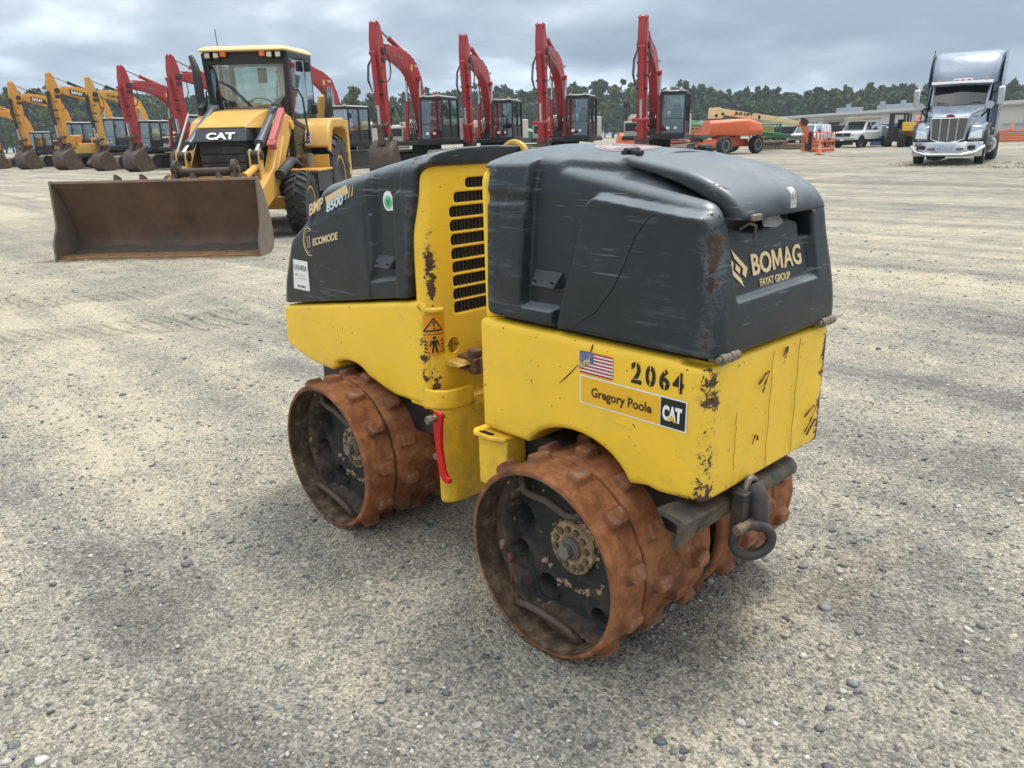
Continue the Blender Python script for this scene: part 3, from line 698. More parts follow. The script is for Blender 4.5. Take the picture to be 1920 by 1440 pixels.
# weld seams down the end plate
for yy, zz0, zz1 in ((-.02, .52, .815), (.105, .52, .82), (-.165, .56, .70)):
    b = MB(); b.tube([(.8972-.0006*abs(math.sin(k)), yy+.0025*math.sin(k*1.7), zz0+(zz1-zz0)*k/12) for k in range(13)], .0010, 5); b.build('weld_seam', simple('grimy_seam', (.40, .25, .045), .7), roller)
for pts in ([(-.075, .745), (-.045, .765), (-.03, .768), (-.05, .735), (-.055, .715)], [(.03, .79), (.045, .81), (.05, .808), (.035, .775)], [(.17, .60), (.215, .62), (.228, .61), (.20, .575), (.17, .55)], [(-.085, .60), (-.075, .62), (-.066, .618), (-.062, .60)], [(.19, .545), (.245, .59)]):
    b = MB(); P_ = []
    for i in range(len(pts)-1):
        for k in range(4): t = k/4; P_.append((.8966, pts[i][0]*(1-t)+pts[i+1][0]*t+rnd.uniform(-.001, .001), pts[i][1]*(1-t)+pts[i+1][1]*t))
    b.tube(P_, [.0006+.0022*rnd.random() for _ in P_], 5); b.build('scrape', simple('brown_scrape', (.09, .05, .03), .8), roller)

# ---- latches on both hoods
def latch(x, z, T, ywf):
    y = -float(ywf(np.array([[x]]), np.array([[z]]))[0, 0]); b = MB(T)
    b.add([(x-.048, y-.002, z+.018), (x+.048, y-.002, z+.018), (x+.040, y-.030, z-.020), (x-.040, y-.026, z-.020), (x-.048, y+.004, z-.022), (x+.048, y+.004, z-.022)],
          [(0, 1, 2, 3), (3, 2, 5, 4), (0, 3, 4), (1, 5, 2)])
    b.build('latch', simple('black_latch_plastic', (.03, .034, .037), .5), roller, smooth=20, bevel=.0025)
    b = MB(T)
    for s in (-1, 1): b.cyl((x+s*.030, y-.0215, z-.006), (x+s*.030, y-.0230, z-.008), .0055, n=12)
    b.build('latch_screw', M_VOID, roller)
latch(.394, .958, None, lambda x, z: yw_rear(x, z))

# ---- rear lettering
XR = lambda z: .905-.045*(lambda t: t*t*(3-2*t))(min(1, max(0, (z-.86)/.30)))-.016
def on_end(q): return Vector((XR(q.z)+.0020+(q.x-.9)*1.0, q.y, q.z))
def edge_plate(poly, mat, name, th=.001):
    b = MB(); n = len(poly); b.add([on_end(Vector((.9, y, z))) for y, z in poly], [tuple(range(n))]); return b.build(name, mat, roller, smooth=None)
ex = Vector((0, 1, 0)); ez = Vector((0, 0, 1))
text_obj('BO', 'brand_lettering', M_GOLD, roller, (.9, -.094, .9965), ex, ez, .044, w=.084, bold=.022, ext=.0008, surf=on_end)
text_obj('AG', 'brand_lettering', M_GOLD, roller, (.9, .044, .9965), ex, ez, .044, w=.084, bold=.022, ext=.0008, surf=on_end)
edge_plate([(-.005+.046*u, .9965+.044*v) for u, v in ((0, 0), (0, 1), (.25, 1), (.5, .40), (.75, 1), (1, 1), (1, 0), (.78, 0), (.78, .62), (.58, .16), (.42, .16), (.22, .62), (.22, 0))], M_GOLD, 'brand_lettering')
text_obj('FAYAT GROUP', 'brand_lettering', M_GOLD, roller, (.9, -.068, .9685), ex, ez, .0165, w=.134, bold=.012, ext=.0008, surf=on_end)
TP, RT, BT, LF = (-.167, 1.059), (-.112, 1.014), (-.134, .976), (-.188, 1.018)
CN = (sum(p[0] for p in (TP, RT, BT, LF))/4, sum(p[1] for p in (TP, RT, BT, LF))/4)
def lp(p, q, t): return (p[0]*(1-t)+q[0]*t, p[1]*(1-t)+q[1]*t)
def band(p, q, k=.46): edge_plate([p, q, lp(q, CN, k), lp(p, CN, k)], M_GOLD, 'emblem')
band(TP, RT); band(RT, lp(RT, BT, .52)); band(LF, BT); band(lp(TP, LF, .42), LF)
edge_plate([lp(p, CN, .72) for p in (TP, RT, BT, LF)], M_GOLD, 'emblem')
# white label on the lid
b = MB(); V_ = []
for t, zz in enumerate(np.linspace(0, 1, 9)):
    z_ = 1.136+.044*zz; xx = .9035-.0*zz-.012*max(0, zz-.55)**2*5
    for yy in (-.015+.004*(1-zz), .010+.004*(1-zz)): V_.append((xx, yy, z_))
b.add(V_, [(2*i, 2*i+1, 2*i+3, 2*i+2) for i in range(8)]); b.build('label_sticker', simple('pale_sticker', (.55, .56, .53), .5), roller, smooth=60)
b = MB(); b.tube([(.9045, -.0005+.008*math.cos(t), 1.163+.008*math.sin(t)) for t in np.linspace(0, 6.28, 16)], .0012, 4, True); b.box((.9045, .001, 1.145), (.001, .012, .002)); b.build('label_print', M_GRYV, roller)

# ---- decals on the rear frame's side
def side_quad(x0, z0, x1, z1, mat, name, y=-.2755, T=None, par=None):
    b = MB(T); b.add([(x0, y, z0), (x1, y, z0), (x1, y, z1), (x0, y, z1)], [(0, 1, 2, 3)]); return b.build(name, mat, par or roller, smooth=None)
fl = side_quad(.527, .745, .630, .800, M_WHITE, 'flag_decal')
b = MB()
for k in range(0, 13, 2):
    z0 = .745+k*.055/13; b.add([(.5705 if k >= 6 else .527, -.2762, z0), (.630, -.2762, z0), (.630, -.2762, z0+.055/13), (.5705 if k >= 6 else .527, -.2762, z0+.055/13)], [(0, 1, 2, 3)])
b.build('flag_stripes', M_FRED, fl, smooth=None)
b = MB(); b.add([(.527, -.2766, .7704), (.5705, -.2766, .7704), (.5705, -.2766, .800), (.527, -.2766, .800)], [(0, 1, 2, 3)]); b.build('flag_canton', M_NAVY, fl, smooth=None)
b = MB()
for r_ in range(9):
    for c_ in range(6 if r_ % 2 == 0 else 5):
        x_ = .5305+c_*.0074+(.0037 if r_ % 2 else 0); z_ = .7730+r_*.0030
        b.add([(x_+.0012*math.cos(k*1.2566+1.57), -.2770, z_+.0012*math.sin(k*1.2566+1.57)) for k in range(5)], [(0, 1, 2, 3, 4)])
b.build('flag_stars', M_WHITE, fl, smooth=None)
b = MB()
pp = [(.517, .756), (.530, .768), (.540, .776), (.553, .782), (.560, .795), (.566, .812)]
b.add([(x, -.2774, z) for x, z in pp]+[(x+(.007 if 0 < i < 4 else .001), -.2774, z-(.010 if 0 < i < 4 else .001)) for i, (x, z) in enumerate(pp)], [(i, i+1, i+7, i+6) for i in range(5)]); b.build('torn_patch', simple('torn_vinyl', (.42, .34, .20), .8, var=.5, scale=120), fl, smooth=None)
side_path('scratch', [(.455, .700), (.470, .712), (.50, .740), (.520, .762)], .0016, M_VOID, roller, lambda x, z: .2742+0*x)
side_path('scratch', [(.556, .792), (.563, .808), (.567, .822)], .0020, M_VOID, roller, lambda x, z: .2742+0*x)
pl = side_quad(.527, .666, .840, .7395, M_WHITE, 'dealer_plate')
side_quad(.5305, .6695, .769, .736, M_ORNV, 'plate_field', -.2761, par=pl); side_quad(.7705, .6695, .8365, .736, M_BLACKV, 'plate_field', -.2761, par=pl)
text_obj('Gregory Poole', 'plate_lettering', simple('dark_brown_ink', (.045, .03, .01), .5), pl, (.565, -.2767, .6905), (1, 0, 0), (0, 0, 1), .0225, w=.181, bold=.03, ext=0)
text_obj('CAT', 'plate_lettering', M_WHITE, pl, (.7755, -.2767, .6865), (1, 0, 0), (0, 0, 1), .032, w=.052, bold=.055, ext=0)
b = MB(); b.add([(.788, -.2773, .6865), (.814, -.2773, .6865), (.801, -.2773, .7000)], [(0, 1, 2)]); b.build('plate_triangle', M_ORNV, pl, smooth=None)
M_PLY = simple('plain_yellow', (.84, .50, .035), .5)
# stencilled number with its bridges cut out
def stencil(s, x, z, w, h):
    text_obj(s, 'fleet_number', M_BLACKV, roller, (x, -.2757, z), (1, 0, 0), (0, 0, 1), h, w=w, bold=.035, ext=0)
for ch, x0, x1, z0, z1 in (('2', .684, .714, .7535, .8005), ('0', .7245, .753, .755, .8), ('6', .763, .791, .7555, .8), ('4', .799, .828, .756, .8)): stencil(ch, x0, z0, x1-x0, z1-z0)
for x0, z0, x1, z1 in ((.6975, .788, .7005, .804), (.683, .7615, .716, .7630), (.7375, .754, .7400, .763), (.7375, .792, .7400, .802), (.7760, .792, .7785, .802), (.7765, .754, .779, .764), (.8165, .755, .8185, .802)):
    b = MB(); b.add([(x0, -.2764, z0), (x1, -.2764, z0), (x1, -.2764, z1), (x0, -.2764, z1)], [(0, 1, 2, 3)]); b.build('stencil_bridge', M_PLY, roller, smooth=None)

# ---------------------------------------------------------------- front half
ARCH_F = [(-.969, .716), (-.969, .569), (-.95, .556), (-.80, .520), (-.68, .512), (-.655, .513), (-.622, .533)] + [(-.535+.115*math.cos(t), .505+.062*math.sin(t)) for t in np.linspace(math.pi*.80, math.pi*.16, 9)] + [(-.345, .512), (-.285, .500), (-.12, .499), (-.10, .499), (-.10, .85), (-.165, .834)]
def f_front(x, y, z):
    d = sdpoly(x, z, ARCH_F); d = smax(d, np.abs(y)-.274, .020); d = smax(d, -.9685-x, .020); d = smax(d, x+.102, .055); d = smax(d, z-(.716+(x+.969)*.1465), .022); return np.maximum(d, -np.maximum(np.maximum(np.abs(y)-.19, -.24-x), .70-z))
def w_front(x, y, z):
    e = .62*np.exp(-((x+.128)/.014)**2-((y+.262)/.03)**2)*(.5+.5*np.sin(z*60)**2)
    e += .55*np.exp(-((x+.965)/.014)**2)*np.exp(-((z-.69)/.05)**2)+.4*np.exp(-((x+.965)/.02)**2-((z-.57)/.02)**2)
    return e-.02
sdobj('front_frame', f_front, (-.98, -.285, .49), (-.09, .285, .86), .0058, MY, roller, FR, wear=w_front)
SLOTS = [(-.092, 1.185, 1.155), (-.14, 1.145, 1.114), (-.159, 1.105, 1.072), (-.159, 1.064, 1.03), (-.158, 1.022, .988), (-.158, .98, .946), (-.157, .939, .905), (-.157, .897, .863), (-.158, .857, .822), (-.157, .816, .779)]
def f_col(x, y, z):
    d = smax(np.maximum(x+.098, -.185-x), np.abs(y)-(.268-.010*sstep(z, 1.0, 1.2)), .075); d = np.maximum(d, np.where(z > 1.10, -.140-x, -9)); d = np.maximum(d, z-1.228)
    low = np.maximum(z-.50, .165-z); dl = smax(np.maximum(x+.055, -.13-x), np.abs(y)-.262, .08); dl = smax(dl, low, .02)
    d = np.maximum(d, .485-z); d = smin(d, dl, .02)
    for y0, zt, zb in SLOTS:
        yc = (y0+.06)/2 if y0 < -.1 else (y0+.06)/2
        hw = abs(.06-y0)/2; hz = (zt-zb)/2
        sy = np.abs(y-yc)-hw+.012; sz = np.abs(z-(zt+zb)/2)-hz+.012
        sd = np.hypot(np.maximum(sy, 0), np.maximum(sz, 0))+np.minimum(np.maximum(sy, sz), 0)-.012
        d = np.maximum(d, -np.maximum(sd, -.125-x))
    hole = np.hypot(y+.168, z-.682)-.026; d = np.maximum(d, -np.maximum(hole, -.14-x))
    return d
sdobj('louvred_column', f_col, (-.31, -.275, .16), (-.05, .275, 1.235), .0042, MY, roller, FR,
      wear=lambda x, y, z: .78*np.exp(-((x+.112)/.020)**2-((y+.235)/.022)**2)*(z > .55)*(.30+.70*np.clip(np.sin(z*15+.4)+.40, 0, 1))+.25*(z < .48)*np.exp(-((z-.2)/.04)**2)-.03)
b = MB(FR)
for y0, zt, zb in SLOTS:
    k = y0
    while k < .055: b.cyl((-.118, k+.008, zb-.002), (-.118, k+.008, zt+.002), .0058, n=8); k += .0155
b.build('radiator_grille', simple('black_grille', (.020, .020, .020), .45, var=.2), roller)
b = MB(FR); b.box((-.128, -.05, .98), (.004, .24, .44)); b.build('radiator_backing', M_VOID, roller)
b = MB(FR); b.box((-.106, -.168, .682), (.006, .052, .005)); b.box((-.1065, -.168, .682), (.004, .005, .052)); b.build('port_cross', simple('dull_olive_port', (.24, .17, .045), .6), roller)
b = MB(FR); b.cyl((-.137, -.168, .682), (-.139, -.168, .682), .026); b.build('lamp_port', simple('dark_port', (.05, .035, .012), .6), roller)
b = MB(FR); b.tube([(-.100+.006*math.cos(t)*0, -.168+.027*math.cos(t), .682+.027*math.sin(t)) for t in np.linspace(0, 6.2832, 28)][:-1], .0028, 6, True); b.build('port_rim', MY, roller)
# folded sheet lips
b = MB(FR); b.tube([(-.135, -.262, .826), (-.118, -.256, .806), (-.105, -.238, .802), (-.098, -.205, .802)], [.012, .010, .009, .007], 8); b.build('weld_lip', MY, roller)
def f_wrap(x, y, z):
    o_ = smax(x+.046, np.abs(y)-.270, .085); i_ = smax(x+.056, np.abs(y)-.262, .080)
    d = np.maximum(o_, -i_); d = smax(d, np.maximum(z-.560, .492-z), .01); return np.maximum(d, np.maximum(-.20-x, y+.135))
sdobj('joint_cover', f_wrap, (-.21, -.28, .48), (-.04, -.12, .57), .0035, MY, roller, FR, wear=lambda x, y, z: .3*np.exp(-((y+.14)/.01)**2)+.2*np.exp(-((z-.495)/.008)**2))
# warning decals on the rounded column edge
def col_surf(q):
    # q.x = arc distance from the corner line, q.z height; wraps the rounded corner
    s = q.x; R0 = .045; cx, cy = -.098-R0, -.268+R0; a = s/R0
    if a < 0: return FR @ Vector((cx+s, -.2695, q.z))
    if a < math.pi/2: return FR @ Vector((cx+(R0+.0015)*math.sin(a), cy-(R0+.0015)*math.cos(a), q.z))
    return FR @ Vector((-.0965, cy+(s-R0*math.pi/2), q.z))
def curved(s0, s1, z0, z1, mat, name, par, lift=0):
    b = MB(); n = 10; V_ = []
    for i in range(n+1):
        s_ = s0+(s1-s0)*i/n
        for z_ in (z0, z1):
            v = col_surf(Vector((s_, 0, z_))); v2 = col_surf(Vector((s_, 0, z_))); V_.append(v+Vector((lift, -lift, 0)))
    b.add(V_, [(2*i, 2*i+2, 2*i+3, 2*i+1) for i in range(n)]); return b.build(name, mat, par, smooth=60)
wd = curved(.012, .090, .665, .789, M_ORN2, 'warning_decal', roller)
curved(.012, .090, .729, .731, M_BLACKV, 'decal_line', wd, .0008)
def curved_poly(name, polys, mat, par, lift=.001):
    b = MB()
    for P0 in polys:
        if len(P0) == 4 and max(p[0] for p in P0)-min(p[0] for p in P0) > .02:
            a_, b_, c_, d_ = P0; quads = []
            for k in range(8):
                t0, t1 = k/8, (k+1)/8; L2 = lambda p, q, t: (p[0]*(1-t)+q[0]*t, p[1]*(1-t)+q[1]*t)
                quads.append([L2(a_, b_, t0), L2(a_, b_, t1), L2(d_, c_, t1), L2(d_, c_, t0)])
        else: quads = [P0]
        for P_ in quads:
            b.add([col_surf(Vector((s, 0, z)))+Vector((lift, -lift, 0)) for s, z in P_], [tuple(range(len(P_)))])
    for P_ in ():
        V_ = [col_surf(Vector((s, 0, z)))+Vector((lift, -lift, 0)) for s, z in P_]; b.add(V_, [tuple(range(len(V_)))])
    b.build(name, mat, par, smooth=None)
tri = [(.017, .739), (.0525, .783), (.085, .739)]; tri2 = [(.026, .744), (.0525, .776), (.077, .744)]
curved_poly('decal_symbol', [[tri[0], tri[1], tri2[1], tri2[0]], [tri[1], tri[2], tri2[2], tri2[1]], [tri[2], tri[0], tri2[0], tri2[2]],
    [(.0495, .770), (.0560, .770), (.0545, .755), (.0510, .755)], [(.050, .751), (.0555, .751), (.0555, .7465), (.050, .7465)],
    # walking figure between two shaded bars
    [(.0525+.0055*math.cos(t), .719+.0055*math.sin(t)) for t in np.linspace(0, 5.6, 8)], [(.043, .711), (.062, .711), (.058, .694), (.047, .694)], [(.047, .695), (.0525, .695), (.048, .672), (.042, .672)], [(.0525, .695), (.058, .695), (.064, .672), (.057, .672)],
    [(.040, .711), (.044, .711), (.041, .692), (.037, .692)], [(.061, .711), (.065, .711), (.068, .692), (.064, .692)],
    [(.021, .713), (.031, .709), (.031, .704), (.021, .708)], [(.021, .702), (.031, .698), (.031, .693), (.021, .697)], [(.021, .691), (.031, .687), (.031, .682), (.021, .686)],
    [(.074, .709), (.084, .713), (.084, .708), (.074, .704)], [(.074, .698), (.084, .702), (.084, .697), (.074, .693)], [(.074, .687), (.084, .691), (.084, .686), (.074, .682)],
    [(.017, .678), (.036, .674), (.036, .671), (.017, .675)], [(.069, .671), (.088, .675), (.088, .678), (.069, .674)]], M_BLACKV, wd)

# ---- front moulded hood
SLOPE = lambda x: .712+(x+.969)*.150
PROF = [(-.969, .70), (-.937, .820), (-.868, .968), (-.800, 1.010), (-.748, 1.050), (-.651, 1.166), (-.62, 1.180), (-.36, 1.232), (-.34, 1.236), (-.19, 1.262), (-.07, 1.277), (-.05, 1.277), (-.05, .6), (-.969, .6)]
def yw_front(x, z):
    base = .274-.006*sstep(z, .85, 1.2)-.012*sstep(z, 1.18, 1.28)
    low = recessed(x, z, [(-1.05, .6), (-1.05, .80), (-.842, .985), (-.80, 1.000), (-.43, 1.108), (-.385, 1.110), (-.365, .6)], .008)
    seam = np.exp(-((x+.357+.02*(z-1.1)*0)/.006)**2)*(z > 1.08)
    pocket = recessed(x, z, [(-.345, 1.30), (-.345, .93), (-.372, .868), (-.237, .892), (-.237, 1.140), (-.20, 1.158), (-.195, 1.30)], .009)
    raised = recessed(x, z, [(-.228, .5), (-.228, 1.135), (-.205, 1.152), (-.10, 1.155), (-.10, .5)], .007)
    return base-.002+.004*low-.018*pocket-.009*seam+.007*raised
def f_fhood(x, y, z):
    side = np.abs(y)-yw_front(x, z)
    prof = sdpoly(x, z+.035*(np.abs(y)/.27)**3*(x > -.70), PROF)
    d = smax(side, prof, .045)
    d = smax(d, SLOPE(x)+.006-z, .012)
    # opening for the yellow column
    R0 = .03; inn = np.maximum(-.112-.055*sstep(1.19-z, 0, .38)-x, z-1.226)
    d = smax(d, -smax(-.124-.052*sstep(1.19-z, 0, .38)-x, z-1.226, .05), .010)
    d = np.maximum(d, x+.082)
    return d
def w_fhood(x, y, z):
    e = .62*np.exp(-((x+.150)/.040)**2)*(y < -.255)*(z < 1.15)*(.55+.45*np.sin(z*70)**2)
    e += .50*np.exp(-((z-1.248)/.016)**2-((x+.155)/.055)**2)*(y < -.15)+.3*np.exp(-((np.abs(y)-.24)/.02)**2)*(z > 1.2)
    e += .22*np.exp(-((z-(1.01+(x+.8)*.28))/.012)**2)*(x < -.4)+.3*np.exp(-((x+.945)/.02)**2)*(z < .9)
    return e-.03
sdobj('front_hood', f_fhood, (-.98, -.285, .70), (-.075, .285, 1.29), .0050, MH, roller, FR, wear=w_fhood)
latch(-.298, .938, FR, lambda x, z: yw_front(x, z))
def fy(q): return FR @ Vector((q.x, -float(yw_front(np.array([[q.x]]), np.array([[q.z]]))[0, 0])-.0016+(q.y+.28)*1.0, q.z))
sl = Vector((.245, 0, .082)).normalized(); slu = Vector((-.02, 0, 1)).normalized()
text_obj('BMP', 'model_lettering', M_GOLD, roller, (-.712, -.28, 1.056), sl, slu, .035, w=.100, bold=.02, ext=.0005, shear=.15, surf=fy)
def fpoly(name, P_, mat, par=None):
    b = MB(); b.add([fy(Vector((x, -.2803, z))) for x, z in P_], [tuple(range(len(P_)))]); return b.build(name, mat, par or roller, smooth=None)
fpoly('model_stripe', [(-.603, 1.122), (-.470, 1.166), (-.463, 1.140), (-.598, 1.094)], M_GOLD)
for k in range(1, 4): fpoly('model_stripe', [(-.492+k*.019, 1.148+k*.006), (-.484+k*.019-.002*k, 1.151+k*.006), (-.498+k*.019, 1.114+k*.006), (-.506+k*.019, 1.111+k*.006)], M_GOLD)
text_obj('8500', 'model_lettering', M_LBLUE, roller, (-.600, -.2812, 1.072), sl, slu, .031, w=.113, bold=.045, ext=.0005, shear=.15, surf=fy)
text_obj('8500', 'model_lettering', M_WHITE, roller, (-.597, -.2822, 1.074), sl, slu, .026, w=.107, bold=.005, ext=.0005, shear=.15, surf=fy)
sl2 = Vector((.16, 0, .034)).normalized()
text_obj('ECOMODE', 'model_lettering', M_GOLD, roller, (-.698, -.28, .9555), sl2, slu, .0235, w=.165, bold=.025, ext=.0005, shear=.12, surf=fy)
b = MB()
for k, (r0, a0, a1) in enumerate(((.038, 60, 300), (.030, 75, 285))):
    P_ = [fy(Vector((-.722+r0*.95*math.cos(R_(a)), -.28, .967+r0*1.25*math.sin(R_(a))))) for a in range(a0, a1, 12)]; b.tube(P_, .0016 if k == 0 else .0009, 5)
P_ = [fy(Vector((x, -.28, z))) for x, z in ((-.731, .948), (-.731, .985), (-.717, .988), (-.717, .950), (-.731, .948))]; b.tube(P_, .0013, 5); b.build('model_emblem', M_GOLD, roller)
# inventory sticker
st = fpoly('inventory_sticker', [(-.858, .789), (-.747, .790), (-.745, .896), (-.843, .897)], M_WHITE)
def fy2(q): v = fy(q); return FR @ ((FR.inverted() @ v)+Vector((0, -.0012, 0)))
text_obj('U1014024', 'sticker_lettering', M_BLACKV, st, (-.838, -.2805, .860), (1, 0, 0), (-.1, 0, 1), .020, w=.084, bold=.0, ext=0, surf=fy2)
text_obj('RITCHIE BROS', 'sticker_lettering', M_GRYV, st, (-.822, -.2805, .839), (1, 0, 0), (-.1, 0, 1), .006, w=.05, ext=0, surf=fy2)
text_obj('Inspected Machine', 'sticker_lettering', M_GRYV, st, (-.822, -.2805, .829), (1, 0, 0), (-.1, 0, 1), .006, w=.062, ext=0, surf=fy2)
text_obj('BNL21L3MD', 'sticker_lettering', M_BLACKV, st, (-.828, -.2805, .798), (1, 0, 0), (-.1, 0, 1), .009, w=.054, bold=.02, ext=0, surf=fy2)
b = MB(); b.add([fy2(Vector((x, -.2805, z))) for x, z in ((-.837, .845), (-.829, .849), (-.824, .843), (-.832, .837))], [(0, 1, 2, 3)]); b.build('sticker_mark', M_ORNV, st, smooth=None)
# round green tag beside the seam
gt = fpoly('round_tag', [(-.274+.026*math.cos(t)-.003, 1.121+.030*math.sin(t)) for t in np.linspace(0, 6.2832, 22)[:-1]], M_WHITE)
def disc2(cx, cz, r, mat, name, lift, par, n=20):
    b = MB(); b.add([FR @ ((FR.inverted() @ fy(Vector((cx+r*math.cos(2*math.pi*i/n), -.2803, cz+r*math.sin(2*math.pi*i/n)))))+Vector((0, -lift, 0))) for i in range(n)], [tuple(range(n))]); return b.build(name, mat, par, smooth=None)
disc2(-.276, 1.117, .020, M_GRNV, 'tag_disc', .0008, gt); disc2(-.276, 1.117, .010, simple('dark_green', (.04, .25, .12), .5), 'tag_disc', .0014, gt, 8)
fpoly('tag_flap', [(-.262, 1.108), (-.243, 1.108), (-.243, 1.096), (-.266, 1.092)], M_WHITE, gt)
fpoly('tag_flap', [(-.299, 1.126), (-.285, 1.146), (-.262, 1.151), (-.262, 1.142), (-.278, 1.134), (-.288, 1.122)], M_WHITE, gt)

# ---- lower chassis, joint, lever and tow eye
b = MB(FR); b.box((-.52, 0, .43), (.66, .40, .14)); b.box((-.52, 0, .30), (.20, .05, .28)); b.cyl((-.52, -.27, .262), (-.52, .27, .262), .05); b.build('front_chassis', M_DARK, roller, bevel=.01)
b = MB(); b.box((.50, 0, .43), (.58, .40, .14)); b.box((.52, 0, .30), (.20, .05, .28)); b.cyl((.514, -.27, .262), (.514, .27, .262), .05); b.build('rear_chassis', M_DARK, roller, bevel=.01)
b = MB(); b.box((.06, 0, .36), (.22, .16, .22)); b.box((.03, 0, .62), (.22, .14, .12)); b.cyl((.04, 0, .24), (.04, 0, .72), .045); b.build('articulation_joint', M_MUDST, roller, bevel=.01)
b = MB(); b.box((.185, 0, .42), (.05, .50, .16)); b.box((.195, -.240, .405), (.12, .08, .16)); b.box((.155, -.10, .34), (.03, .3, .10)); b.build('cross_member', MY, roller, bevel=.006)
b = MB(); b.prism([(.125, -.285), (.145, -.305), (.215, -.305), (.255, -.285), (.26, -.24), (.125, -.24)], .484, .496, axis=2); b.build('lifting_tab', MY, roller, bevel=.003)
b = MB(); b.prism([(.155, -.292), (.165, -.297), (.205, -.295), (.215, -.286), (.205, -.279), (.165, -.281)], .4945, .4968, axis=2); b.build('tab_hole', M_VOID, roller, smooth=None)
# clevis between the halves
b = MB(); b.cyl((-.035, -.135, .595), (-.035, -.135, .660), .020, n=14); b.box((-.06, -.135, .642), (.10, .045, .012)); b.box((-.06, -.135, .610), (.10, .045, .012)); b.box((.06, -.12, .625), (.17, .035, .05)); b.cyl((-.035, -.135, .655), (-.035, -.135, .672), .024, n=8)
b.build('clevis', simple('rusty_clevis', (.13, .065, .038), .75, var=.35, scale=30, bump=.3), roller, bevel=.003)
b = MB(FR); b.prism([(-.098, .640), (-.05, .640), (-.035, .628), (-.098, .620)], -.205, -.13, axis=1); b.build('clevis_bracket', simple('scraped_yellow', (.50, .30, .05), .6, var=.4, scale=40), roller, bevel=.003)
b = MB()
for z_ in (.792, .765): b.cyl((.147, -.245, z_), (.139, -.245, z_), .010, n=8)
b.build('frame_bolt', M_STEEL, roller, bevel=.001)
# red lock lever
LV = [(-.068, .497), (-.052, .507), (-.034, .500), (-.030, .480), (-.036, .455), (-.040, .39), (-.030, .315), (-.016, .292), (-.008, .294), (-.006, .276), (-.022, .272), (-.040, .277), (-.054, .30), (-.062, .345), (-.066, .40), (-.072, .46), (-.076, .482)]
b = MB(FR); b.prism(LV, -.290, -.276, axis=1); b.build('lock_lever', M_RED, roller, smooth=40, bevel=.003)
b = MB(FR); b.cyl((-.053, -.262, .484), (-.053, -.305, .484), .011, n=14); b.cyl((-.053, -.305, .484), (-.053, -.325, .484), .014, n=6); b.build('lever_bolt', M_STEEL, roller, bevel=.0015)
b = MB(FR); b.cyl((-.085, -.262, .342), (-.085, -.278, .342), .012, n=6); b.build('column_bolt', M_STEEL, roller, bevel=.0015)
# scraper beam with its angle-iron ends
for T_, nm in ((None, 'scraper_bar'),):
    b = MB(T_); b.cyl((.855, -.262, .446), (.855, .190, .446), .026, n=20)
    for s in (-1,):
        A_ = [(.806, .502), (.868, .496), (.893, .487), (.884, .455), (.862, .402), (.852, .408), (.866, .456), (.868, .473), (.852, .480), (.812, .486)]
        y0, y1 = (-.335, -.165) if s < 0 else (.165, .335)
        rings = []
        for k, yy in enumerate(np.linspace(0, 1, 5)):
            y_ = (-.335+.19*yy) if s < 0 else (.335-.19*yy); sc = .92-.45*yy**1.5
            rings.append([(.862+(x-.862)*sc, y_, .445+(z-.445)*sc) for x, z in A_])
        b.loft(rings)
    b.build(nm, M_MUDST, roller, smooth=35, bevel=.002)
# tow eye plate
b = MB()
def yz_ring(cy, cz, r, h, x0, n=24): return [(x0, cy+r*math.cos(2*math.pi*i/n), cz+h*math.sin(2*math.pi*i/n)) for i in range(n)]
b.tube([(.938+.046*math.cos(t)*.62, -.128+.046*math.cos(t)*.785, .382+.040*math.sin(t)) for t in np.linspace(0, 6.2832, 33)[:-1]], .0125, 12, True)
b.box((.905, -.118, .448), (.035, .060, .10)); b.box((.885, -.10, .47), (.05, .06, .06))
b.tube([(.942, -.105, .400), (.938, -.100, .43), (.928, -.096, .475), (.908, -.092, .505)], [.017, .022, .026, .024], 10)
b.build('tow_eye', simple('black_tow_casting', (.035, .033, .033), .5, var=.4, scale=12, dust=.5, dustcol=(.12, .075, .045), bump=.2), roller, smooth=50, bevel=.004)
b = MB(); b.cyl((.930, -.190, .425), (.930, -.160, .425), .013, n=14); b.cyl((.930, -.16, .425), (.930, -.07, .425), .010, n=12); b.build('tow_pin', M_MUDST, roller, bevel=.003)
b = MB(); b.tube([(.905, -.095+.022*math.cos(t), .492+.028*math.sin(t)) for t in np.linspace(0, 6.2832, 22)[:-1]], .008, 8, True); b.build('shackle_ring', M_STEEL, roller)
b = MB(FR); b.tube([(-.115+.050*math.cos(t), .135, 1.246+.034*math.sin(t)) for t in np.linspace(-.3, 3.45, 16)], .011, 8); b.build('lifting_eye', simple('grimy_yellow', (.50, .31, .05), .6, var=.4, scale=30), roller)

